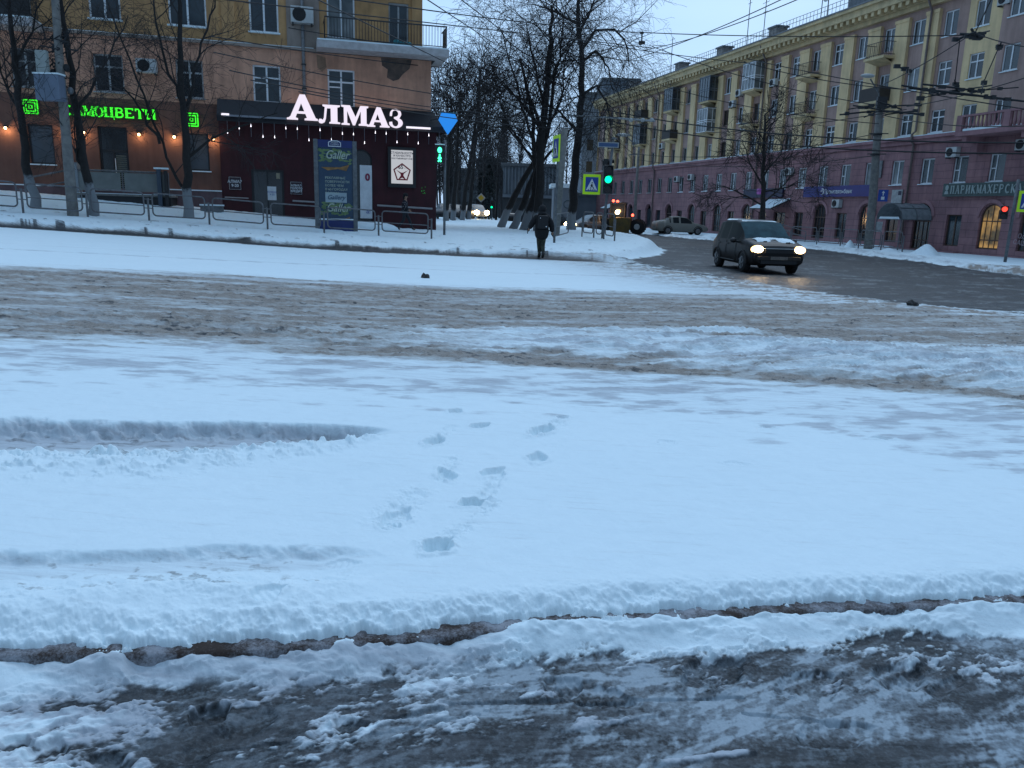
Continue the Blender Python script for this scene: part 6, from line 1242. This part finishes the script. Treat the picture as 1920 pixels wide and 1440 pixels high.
def person(lb, loc, rz, H_, pose, mats, coat):
    r = empty('person', loc, rz, lb, 'person'); N_ = []; E_ = []
    s = H_ / 1.75
    P_ = {k: Vector(v) * s for k, v in pose.items()}
    N_.append((P_['pelvis'], .13 * s)); a = chain(N_, E_, 0, [(P_['waist'], .12 * s), (P_['chest'], (.16 * s, .12 * s)), (P_['neck'] - V3(0, 0, .06 * s), .09 * s)]); ch = a
    nk = chain(N_, E_, a, [(P_['neck'], .052 * s), (P_['head'] - V3(0, 0, .06) * s, .07 * s), (P_['head'], .088 * s), (P_['head'] + V3(0, 0, .075) * s, .07 * s)])
    for sd in ('l', 'r'):
        w_ = chain(N_, E_, ch, [(P_['sh' + sd], .06 * s), (P_['el' + sd], .043 * s), (P_['wr' + sd], .028 * s)]); fw = (P_['wr' + sd] - P_['el' + sd]).normalized(); sdv = V3(0, 1, 0); sdv = (sdv - fw * sdv.dot(fw)).normalized(); hand(N_, E_, w_, P_['wr' + sd], fw, sdv)
        f = chain(N_, E_, 0, [(P_['hip' + sd], .10 * s), (P_['kn' + sd], .058 * s), (P_['an' + sd], .04 * s), (P_['toe' + sd], .035 * s)])
    body = skin('body', N_, E_, mats['skin'], r, 1)
    h = P_['head']; fc = MB()      # face on +y side
    fc.ball(h + V3(0, .088, -.02) * s, .012 * s, .02 * s, .022 * s, 8, 6); fc.build('nose', mats['skin'], r, True)
    ey = MB(); [ey.ball(h + V3(q, .082, .012) * s, .012 * s, .008 * s, .008 * s, 8, 6) for q in (-.032, .032)]; ey.each('eye', M['ink'], r); MB().ball(h + V3(0, .083, -.058) * s, .022 * s, .006 * s, .006 * s, 8, 5).build('mouth', mat('lips', (.3, .09, .08), .6), r)
    er = MB(); [er.ball(h + V3(q, 0, -.01) * s, .012 * s, .022 * s, .03 * s, 8, 6) for q in (-.088, .088)]; er.each('ear', mats['skin'], r)
    return r, P_, s
# ---- man in black, walking away
mp_ = gp(1014, 485); px_m = mp_.y / FPX
k_ = dict(skin=mat('skin_tone', (.32, .18, .12), .6))
pose = dict(pelvis=(0, 0, .92), waist=(0, .01, 1.08), chest=(0, .02, 1.3), neck=(0, .03, 1.47), head=(0, .06, 1.61), shl=(-.19, .02, 1.38), shr=(.19, .02, 1.38), ell=(-.33, .0, 1.15), wrl=(-.42, .12, .95), elr=(.31, -.04, 1.12), wrr=(.36, .02, .84),
            hipl=(-.09, 0, .86), hipr=(.09, 0, .86), knl=(-.06, .14, .50), anl=(-.05, .02, .12), toel=(-.06, .2, .05), knr=(.05, .06, .48), anr=(.04, -.24, .16), toer=(.04, -.14, .04))
man, P_, s = person('person in black hooded coat and camouflage trousers walking away across the verge', mp_, math.radians(5), 97 * px_m, pose, k_, None)
blk = mat('black_coat_cloth', (.008, .008, .010), .9, (.004, .004, .005), 9, bump=.5)
def g_(k, r_, dz=0, dy=0): return (P_[k] + V3(0, dy, dz) * s, r_ if isinstance(r_, (tuple,)) else r_ * s)
N_ = [(V3(0, .0, .80) * s, .26 * s), (V3(0, 0, .95) * s, .255 * s), (V3(0, 0, 1.1) * s, .25 * s), (V3(0, .0, 1.28) * s, .27 * s), (V3(0, .0, 1.42) * s, .18 * s)]; E_ = [(0, 1), (1, 2), (2, 3), (3, 4)]
N_.append((V3(0, 0, .60) * s, .19 * s)); E_.append((0, 5))
for sd in 'lr': chain(N_, E_, 3, [(P_['sh' + sd], .13 * s), (P_['el' + sd], .105 * s), (P_['wr' + sd] - (P_['wr' + sd] - P_['el' + sd]).normalized() * .03, .08 * s)])
skin('coat', N_, E_, blk, man, 2, 2)
hd = MB().ball(P_['head'] + V3(0, -.01, -.0) * s, .125 * s, .125 * s, .15 * s, 14, 10).ball(P_['neck'] + V3(0, -.04, -.02) * s, .15 * s, .13 * s, .10 * s, 14, 8); hd.build('hood', blk, man, True)
camo = mat('camouflage_cloth', (.06, .065, .04), .9, (.012, .016, .012), 9, detail=2)
tr = []; te = []; tr.append((P_['pelvis'], .14 * s))
for sd in 'lr': te0 = chain(tr, te, 0, [(P_['hip' + sd], .115 * s), (P_['kn' + sd], .085 * s), (P_['an' + sd] + V3(0, 0, .05) * s, .062 * s)])
skin('trousers', tr, te, camo, man, 2)
for sd in 'lr':
    a = P_['an' + sd]; t_ = P_['toe' + sd]; skin('boot', [(a + V3(0, 0, .10) * s, .062 * s), (a, .06 * s), (a + (t_ - a) * .5 + V3(0, 0, -.03) * s, .052 * s), (t_ + V3(0, .03, 0) * s, .045 * s)], [(0, 1), (1, 2), (2, 3)], mat('boot_leather', (.03, .028, .026), .6), man, 1)
    w = P_['wr' + sd]; fw = (w - P_['el' + sd]).normalized(); n2 = [(w, (.036, .03))]; e2 = []; hand(n2, e2, 0, w, fw, (V3(0, 1, 0) - fw * fw.y).normalized()); n2 = [(p, tuple(x * 1.25 for x in (r_ if isinstance(r_, tuple) else (r_, r_)))) for p, r_ in n2]; skin('glove', n2, e2, blk, man, 1)
bpk = MB(); bpk.box(-.17 * s, .17 * s, -.34 * s, -.18 * s, .98 * s, 1.42 * s); bpk.build('backpack', mat('black_pack', (.006, .006, .008), .7), man, bevel=.06)
MB().ball(V3(.1, -.36, 1.06) * s, .02 * s, .01 * s, .02 * s, 8, 5).ball(V3(-.1, -.345, 1.33) * s, .012 * s, .01 * s, .02 * s, 8, 5).each('reflector', M['signwhite'], man)
# ---- woman walking right by the shop
wp = gp(759, 432); pxw = wp.y / FPX
pose = dict(pelvis=(0, 0, .92), waist=(0, .01, 1.06), chest=(0, .02, 1.27), neck=(0, .03, 1.43), head=(0, .05, 1.57), shl=(-.16, .02, 1.34), shr=(.16, .02, 1.34), ell=(-.2, -.1, 1.1), wrl=(-.2, .02, .9), elr=(.2, .06, 1.1), wrr=(.19, .22, .95),
            hipl=(-.08, 0, .86), hipr=(.08, 0, .86), knl=(-.08, .2, .5), anl=(-.08, .34, .1), toel=(-.08, .5, .06), knr=(.08, -.04, .48), anr=(.08, -.32, .14), toer=(.08, -.2, .04))
wom, P_, s = person('person in dark speckled coat and black hat walking right before the light box', wp, math.radians(-90), 68 * pxw, pose, k_, None)
m3, nt3, b3 = principled('speckled_coat'); t3 = nt3.nodes.new('ShaderNodeTexCoord'); v3 = nt3.nodes.new('ShaderNodeTexVoronoi'); v3.inputs['Scale'].default_value = 13; c3 = nt3.nodes.new('ShaderNodeValToRGB'); c3.color_ramp.elements[0].position = .22; c3.color_ramp.elements[0].color = (.20, .18, .19, 1); c3.color_ramp.elements[1].position = .34; c3.color_ramp.elements[1].color = (.012, .012, .018, 1)
nt3.links.new(t3.outputs['Object'], v3.inputs[0]); nt3.links.new(v3.outputs['Distance'], c3.inputs[0]); nt3.links.new(c3.outputs[0], b3.inputs['Base Color']); b3.inputs['Roughness'].default_value = .9
N_ = [(V3(0, 0, .82) * s, .19 * s), (V3(0, 0, .95) * s, .185 * s), (V3(0, 0, 1.1) * s, .165 * s), (V3(0, .0, 1.26) * s, .18 * s), (V3(0, .01, 1.38) * s, .11 * s)]; E_ = [(0, 1), (1, 2), (2, 3), (3, 4)]
for sd in 'lr': chain(N_, E_, 3, [(P_['sh' + sd], .085 * s), (P_['el' + sd], .065 * s), (P_['wr' + sd], .05 * s)])
skin('coat', N_, E_, m3, wom, 2, 2); tr = [(P_['pelvis'], .12 * s)]; te = []
for sd in 'lr': chain(tr, te, 0, [(P_['hip' + sd], .10 * s), (P_['kn' + sd], .075 * s), (P_['an' + sd], .055 * s)])
skin('trousers', tr, te, mat('dark_trousers', (.012, .013, .02), .8), wom, 2)
for sd in 'lr': a = P_['an' + sd]; t_ = P_['toe' + sd]; skin('boot', [(a + V3(0, 0, .06) * s, .058 * s), (a, .056 * s), (a + (t_ - a) * .5 + V3(0, 0, -.02) * s, .048 * s), (t_, .04 * s)], [(0, 1), (1, 2), (2, 3)], M['black'], wom, 1)
MB().ball(P_['head'] + V3(0, -.02, .06) * s, .115 * s, .12 * s, .10 * s, 14, 8).ball(P_['head'] + V3(0, -.09, -.04) * s, .07 * s, .06 * s, .09 * s, 10, 8).build('hat', blk, wom, True)
# ================================================================ cars
def lerp_tab(tab, x):
    xs = [t[0] for t in tab]; return [float(np.interp(x, xs, [t[i] for t in tab])) for i in range(1, len(tab[0]))]
def spline_tab(tab, n):
    xs = np.array([t[0] for t in tab]); q = np.linspace(xs[0], xs[-1], n); q = np.unique(np.concatenate([q, xs])); out = [q]
    for i in range(1, len(tab[0])): out.append(np.interp(q, xs, [t[i] for t in tab]))
    return list(zip(*out))
PAINT = {}
def paint(name, col, dirt, rough=.3):
    m_, nt_, b_ = principled(name); t = nt_.nodes.new('ShaderNodeTexCoord'); n = nt_.nodes.new('ShaderNodeTexNoise'); n.inputs['Scale'].default_value = 3; n.inputs['Detail'].default_value = 6
    sx = nt_.nodes.new('ShaderNodeSeparateXYZ'); mr = nt_.nodes.new('ShaderNodeMapRange'); mr.inputs['From Min'].default_value = .85; mr.inputs['From Max'].default_value = .2; ml = nt_.nodes.new('ShaderNodeMath'); ml.operation = 'MULTIPLY'; mi = nt_.nodes.new('ShaderNodeMix'); mi.data_type = 'RGBA'
    L_ = nt_.links.new; L_(t.outputs['Object'], n.inputs[0]); L_(t.outputs['Object'], sx.inputs[0]); L_(sx.outputs[2], mr.inputs[0]); L_(mr.outputs[0], ml.inputs[0]); L_(n.outputs[0], ml.inputs[1]); L_(ml.outputs[0], mi.inputs[0]); mi.inputs[6].default_value = (*col, 1); mi.inputs[7].default_value = (*dirt, 1)
    L_(mi.outputs[2], b_.inputs['Base Color']); mr2 = nt_.nodes.new('ShaderNodeMapRange'); mr2.inputs['To Min'].default_value = rough + .1; mr2.inputs['To Max'].default_value = .85; L_(ml.outputs[0], mr2.inputs[0]); L_(mr2.outputs[0], b_.inputs['Roughness']); b_.inputs['Specular IOR Level'].default_value = .3; return m_
def car(lb, loc, head, tab, pm, L=4.2, Wd=.86, wb=(1.3, -1.28), glassm=None, lights=True, glow=0, snow=True, grp=None, cow=1.05, rf=.35, rr=-1.5, rb=-2.0, wr=.32, pil=(-.45, .0), plate=True, side=None, winx=None, tail=False):
    """tab rows: x, z_bottom, z_belt, z_top, half-width scale, roof half-width scale; x forward, y left"""
    r = empty('car', loc, head, lb, 'car', grp); st_ = spline_tab(tab, 46); rowsv = []
    def sec(t):
        x, zb, zl, ztp, ws, rs_ = t; w = Wd * ws; rw_ = Wd * rs_; zm = zb + (zl - zb) * .55
        return [(x, 0, zb), (x, w * .82, zb), (x, w * .97, zb + .1), (x, w, zm), (x, w * .985, zl - .10), (x, w * .955, zl), (x, rw_ + (w * .955 - rw_) * .10, ztp - (ztp - zl) * .10), (x, rw_, ztp - (ztp - zl) * .02), (x, rw_ * .6, ztp + .025), (x, 0, ztp + .035)]
    G = [sec(t) for t in st_]; n = len(G[0])
    full = [g + [(p[0], -p[1], p[2]) for p in reversed(g[1:-1])] for g in G]; m = len(full[0]); B_, GS, GF, GR = MB(), MB(), MB(), MB()
    flat = [p for g in full for p in g]
    winx = winx or (rr + .12, cow - .30)
    used = {k: [] for k in 'bsfr'}
    for i in range(len(full) - 1):
        xm = (full[i][0][0] + full[i + 1][0][0]) / 2
        for j in range(m):
            a, b_, c, d = i * m + j, i * m + (j + 1) % m, (i + 1) * m + (j + 1) % m, (i + 1) * m + j; k = 'b'; jj = j if j < n - 1 else m - 1 - j
            if jj == 5 and winx[0] < xm < winx[1] and not any(abs(xm - q) < .06 for q in pil): k = 's'
            if jj in (7, 8) and rf < xm < cow: k = 'f'
            if jj in (7, 8) and rb < xm < rr: k = 'r'
            used[k].append((a, b_, c, d))
    for k, nm, mt_ in (('b', 'body', pm), ('s', 'side_windows', mat('car_side_glass', (.01, .013, .015), .45, spec=.15)), ('f', 'windscreen', glassm or M['glass']), ('r', 'rear_window', M['glass3'])):
        if not used[k]: continue
        ids = sorted({v for f in used[k] for v in f}); mpi = {v: q for q, v in enumerate(ids)}; o = MB(); o.add([flat[v] for v in ids], [tuple(mpi[v] for v in f) for f in used[k]])
        if k == 'b': o.add(full[0], [tuple(range(m))]); o.add(full[-1], [tuple(range(m - 1, -1, -1))])
        ob = o.build(nm, mt_, r, True) if k != 's' else o.each('side_window', mt_, r, True)
    for x in wb:
        for s_ in (1, -1):
            y = s_ * (Wd - .10); t_ = MB(); t_.tube([(x, y - s_ * .11, wr), (x, y - s_ * .10, wr), (x, y + s_ * .07, wr), (x, y + s_ * .10, wr)], [wr * .8, wr, wr, wr * .86], 24).build('wheel', mat('tyre_rubber', (.015, .015, .016), .85), r, True); w_ = r.children[-1]
            rim = MB().tube([(x, y + s_ * .085, wr), (x, y + s_ * .105, wr)], wr * .62, 20)
            for q in range(5): a = q * 2 * PI / 5; rim.tube([(x, y + s_ * .112, wr), (x + math.cos(a) * wr * .58, y + s_ * .108, wr + math.sin(a) * wr * .58)], .03, 5)
            rim.build('rim', mat('wheel_rim', (.16, .16, .17), .4, (.09, .09, .09), 6), w_)
            ar = MB(); ar.tube([(x + (wr + .05) * math.cos(a * PI / 10), s_ * (Wd * .985), wr + (wr + .05) * math.sin(a * PI / 10)) for a in range(11)], .035, 6).build('wheel_arch', M['black'], r)
    x0, x1 = tab[0][0], tab[-1][0]
    return r
hatch = [(-2.10, .45, .62, .66, .80, .70), (-2.06, .32, .86, .92, .90, .74), (-2.0, .26, .92, 1.05, .94, .74), (-1.85, .24, .95, 1.30, .96, .70), (-1.62, .28, 1.0, 1.54, .98, .74), (-1.0, .24, 1.0, 1.61, 1.0, .77), (-.2, .24, .99, 1.62, 1.0, .78), (.3, .24, .98, 1.56, 1.0, .78), (.75, .24, .98, 1.30, 1.0, .80), (1.12, .24, .98, 1.04, 1.0, .84), (1.5, .25, .96, 1.0, .99, .84), (1.85, .26, .90, .94, .97, .82), (2.05, .28, .80, .84, .93, .80), (2.13, .36, .60, .64, .88, .78)]
cl_ = gp(1424, 513); 
cz = lambda p: Vector((p.x, p.y, gz(p.x, p.y)))
hd = math.atan2(-.998, .05); ctr = cz(Vector((cl_.x + .32, cl_.y + 1.75, 0)))
tgl = mat('frosty_windscreen', (.05, .11, .13), .75, (.02, .045, .055), 1.2, spec=.1)
dcar = car('dark muddy compact car with both headlights on driving out of the side street', ctr, hd, hatch, paint('dark_brown_paint', (.006, .005, .006), (.018, .013, .010)), glassm=tgl, cow=1.08, rf=.32, rr=-1.60, rb=-2.0, pil=(-.35, -1.25))
m_ = MB()
for y0, y1 in ((-.5, .5),):
    m_.box(2.06, 2.15, -.44, .44, .66, .78).box(2.08, 2.15, -.55, .55, .33, .44)
m_.build('grille', M['black'], dcar); MB().box(2.10, 2.16, -.68, .68, .44, .56).build('bumper', mat('muddy_bumper', (.045, .035, .028), .7, (.02, .016, .014), 5), dcar, bevel=.02)
MB().box(2.165, 2.175, -.26, .26, .46, .56).build('number_plate', mat('dirty_plate', (.22, .19, .16), .7, (.1, .08, .07), 8), dcar); MB().box(2.07, 2.16, -.46, .46, .785, .805).build('chrome_strip', M['ac'], dcar)
dcar.scale = (.98, .98, .97)
sm_ = MB()
for s_ in (1, -1):
    for x_ in (.62, -.35, -1.2): sm_.tube([(x_, s_ * .868, .42), (x_, s_ * .872, .7), (x_, s_ * .845, .96)], .007, 4)
    sm_.tube([(.55, s_ * .85, .34), (-1.15, s_ * .85, .34)], .02, 5)
sm_.each('door_seam', M['black'], dcar)
for s_ in (1, -1):
    for x_ in (-.2, -1.05): MB().box(x_ - .08, x_ + .08, s_ * .875 - .012, s_ * .875 + .012, .84, .87).build('door_handle', M['black'], dcar)
MB().tube([(1.06, -.5, 1.075), (.86, -.05, 1.23)], .012, 4).tube([(1.06, .1, 1.08), (.86, .5, 1.22)], .012, 4).each('wiper', M['black'], dcar)
M['head'] = emis('headlight_warm', (1, .72, .38), 26)
for s_ in (1, -1):
    hl = MB().ball((2.02, s_ * .64, .76), .10, .21, .125, 14, 10).build('headlight', emis('headlamp_glow', (1, .60, .24), 4.0), dcar, True); MB().ball((2.09, s_ * .64, .76), .07, .155, .105, 12, 8).build('lamp', M['head'], hl, True)
    l = bpy.data.lights.new('beam', 'SPOT'); l.energy = 18; l.color = (1, .68, .36); l.spot_size = math.radians(80); l.spot_blend = .9; l.shadow_soft_size = .06; o = bpy.data.objects.new('headlight_beam', l); COL.objects.link(o); o.parent = hl; o.location = (2.2, s_ * .6, .76); o.rotation_euler = (0, math.radians(-80), 0)
    MB().ball((.72, s_ * .98, .98), .07, .11, .08, 10, 8).tube([(.75, s_ * .82, .93), (.73, s_ * .95, .96)], .03, 6).build('mirror', M['black'], dcar, True)
MB().ball((2.10, .42, .55), .03, .09, .035, 8, 6).build('fog_lamp', emis('fog_lamp', (1, .8, .5), 5), dcar)
sn_ = MB()
for (xa, xb, za, zb_, wy) in ((-1.45, .25, 1.632, 1.592, .55),): sn_.add([(xa, -wy, za - .02), (xb, -wy, zb_ - .01), (xb, wy, zb_ - .01), (xa, wy, za - .02), (xa + .05, -wy * .9, za + .02), (xb - .04, -wy * .9, zb_ + .02), (xb - .04, wy * .9, zb_ + .02), (xa + .05, wy * .9, za + .02)], [(4, 5, 6, 7), (0, 1, 5, 4), (1, 2, 6, 5), (2, 3, 7, 6), (3, 0, 4, 7)])
sn_.build('roof_snow', M['snow'], dcar, True)
for y0, y1, x0_, x1_ in ((-.55, -.1, 1.15, 1.75), (.1, .6, 1.2, 1.85), (-.2, .3, 1.16, 1.45)):
    z = lambda x, y: float(np.interp(x, [1.12, 1.5, 1.85, 2.03], [1.07, 1.03, .97, .88])) + .008 + (.025 if abs(y) < .55 else .01)
    n_ = 12; vs = []
    for i in range(n_ + 1):
        for j in range(n_ + 1):
            a_, b_ = i / n_ * 2 - 1, j / n_ * 2 - 1; r2 = a_ * a_ + b_ * b_ + .35 * math.sin(i * 1.7 + j * 2.3) * math.cos(j * 1.1 + x0_ * 9); xx = x0_ + (x1_ - x0_) * i / n_
            vs.append((xx, y0 + (y1 - y0) * j / n_, z(xx, 0) + .012 - .05 * max(r2 - .45, 0)))
    MB().add(vs, [(i * (n_ + 1) + j, (i + 1) * (n_ + 1) + j, (i + 1) * (n_ + 1) + j + 1, i * (n_ + 1) + j + 1) for i in range(n_) for j in range(n_)]).build('hood_snow', M['snow'], dcar, True)
sedan = [(-2.25, .42, .70, .74, .80, .72), (-2.2, .32, .90, .96, .90, .78), (-2.0, .26, .95, 1.04, .95, .80), (-1.55, .24, .96, 1.10, .97, .76), (-1.15, .24, .95, 1.32, .98, .68), (-.8, .2, .94, 1.43, 1.0, .66), (-.2, .2, .93, 1.46, 1.0, .67), (.3, .2, .92, 1.40, 1.0, .68), (.75, .2, .91, 1.14, 1.0, .74), (1.05, .2, .90, .95, .99, .80), (1.5, .22, .84, .88, .97, .78), (1.95, .26, .74, .78, .92, .72), (2.18, .30, .60, .64, .84, .66), (2.25, .36, .50, .52, .78, .62)]
def placed(px, py, Z): a = atZ(px, py, Z); return Vector((a.x, a.y, gz(a.x, a.y)))
bp2 = onU(1273, 443, 30.2); 
bc = car('beige sedan parked on the snow before the pink wall', bp2, math.radians(8), sedan, paint('beige_paint', (.20, .19, .165), (.12, .11, .10), .4), glassm=M['glass3'], cow=1.02, rf=.32, rr=-.92, rb=-1.5, pil=(-.25, -.95), winx=(-1.1, .72))
MB().box(-2.22, -2.12, .42, .75, .70, .86).box(-2.22, -2.12, -.75, -.42, .70, .86).each('tail_light', mat('tail_red', (.2, .01, .01), .4), bc); MB().add([(-2.1, -.6, 1.03), (-1.6, -.6, 1.12), (-1.6, .6, 1.12), (-2.1, .6, 1.03)], [(0, 1, 2, 3)]).build('snow', M['snow'], bc)
p3 = placed(1108, 438, 66); sc_ = car('blue grey car behind the corner barriers with its headlight on', p3, math.radians(212), sedan, paint('blue_grey_paint', (.09, .11, .13), (.08, .08, .08), .35), glassm=glass('pale_glass', (.12, .16, .18), .2), cow=1.02, rf=.32, rr=-.92, rb=-1.5, pil=(-.25, -.95), winx=(-1.1, .72))
for s_ in (1, -1): MB().ball((2.18, s_ * .6, .66), .12, .2, .16, 10, 8).build('headlight', M['head'], sc_, True)
p4 = placed(893, 413, 92); fc_ = car('white distant car with warm headlights at the alley end', p4, math.radians(-70), hatch, paint('white_paint', (.3, .3, .3), (.15, .15, .15)))
for s_ in (1, -1): MB().ball((2.1, s_ * .6, .72), .2, .3, .26, 10, 8).build('headlight', M['head'], fc_, True)
for i, (px_, py_, Z_, a_) in enumerate(((868, 411, 88, -100), (852, 412, 82, -95), (833, 412, 76, -90), (955, 412, 96, 100))):
    r_ = car(('dark parked car right of the alley trees', 'dark parked car between the alley trunks', 'dark parked car just right of the shop corner', 'dark low car behind the leaning trees')[i], placed(px_, py_, Z_), math.radians(a_), sedan, paint('dusk_paint_%s' % 'abcd'[i], (.02, .022, .026), (.05, .05, .05)), grp='dark parked cars in the alley', cow=1.02, rf=.32, rr=-.92, rb=-1.5, pil=(-.25, -.95), winx=(-1.1, .72))
# ---- yellow loader
lp_ = placed(1158, 440, 66); ld = empty('loader_tractor', lp_, math.radians(-15), 'yellow wheel loader with red and white lamps before the pink wall', 'tractor')
yl = mat('loader_yellow', (.13, .085, .012), .6, (.06, .045, .015), 3)
MB().box(-.1, 1.1, -1.1, .4, .35, 1.35).build('body', yl, ld, bevel=.05); MB().box(-1.3, .0, -.5, .5, .5, 1.2).build('engine_cover', yl, ld, bevel=.05); MB().add([(-.5, -1.3, .1), (1.05, -1.3, .1), (1.15, -1.3, 1.25), (-.6, -1.3, 1.25), (-.5, -1.0, .1), (1.05, -1.0, .1), (1.15, -.9, 1.25), (-.6, -.9, 1.25)], [(0, 1, 2, 3), (4, 7, 6, 5), (0, 4, 5, 1), (1, 5, 6, 2), (2, 6, 7, 3), (3, 7, 4, 0)]).build('bucket', yl, ld)
cb_ = MB().box(-.7, -.62, -.5, -.42, 1.2, 2.45).box(.5, .58, -.5, -.42, 1.2, 2.45).box(-.7, -.62, .42, .5, 1.2, 2.45).box(.5, .58, .42, .5, 1.2, 2.45).box(-.75, .63, -.55, .55, 2.45, 2.55).build('cab', M['dark'], ld); MB().box(-.64, .52, -.44, .44, 1.22, 2.43).build('cab_glass', M['glass3'], cb_)
for x_, y_ in ((1.6, -.2), (1.6, 1.0), (-1.0, -.7), (-1.0, .7)):
    w_ = MB().tube([(x_, y_ - .2, .62), (x_, y_ + .2, .62)], .62, 22)
    for q in range(18): a = q * PI / 9; w_.box(x_ + .6 * math.cos(a) - .05, x_ + .6 * math.cos(a) + .05, y_ - .2, y_ + .2, .62 + .6 * math.sin(a) - .05, .62 + .6 * math.sin(a) + .05)
    w2 = w_.build('wheel', _mats['tyre_rubber'], ld); MB().tube([(x_, y_ - .23, .62), (x_, y_ + .23, .62)], .24, 14).build('rim', M['ac'], w2)
MB().ball((-.05, -.62, 1.75), .17, n=10, m=8).build('work_lamp', M['head'], ld, True)
for x_, z_ in ((-.45, 2.66), (-.1, 2.62), (1.2, 1.55)): MB().ball((x_, -.4, z_), .11, n=8, m=6).build('beacon', emis('beacon_red', (1, .08, .04), 6), ld, True)
l = bpy.data.lights.new('work', 'POINT'); l.energy = 60; l.color = (1, .5, .2); l.shadow_soft_size = .1; o = bpy.data.objects.new('work_light', l); COL.objects.link(o); o.parent = ld; o.location = (0, -1.0, 1.85)
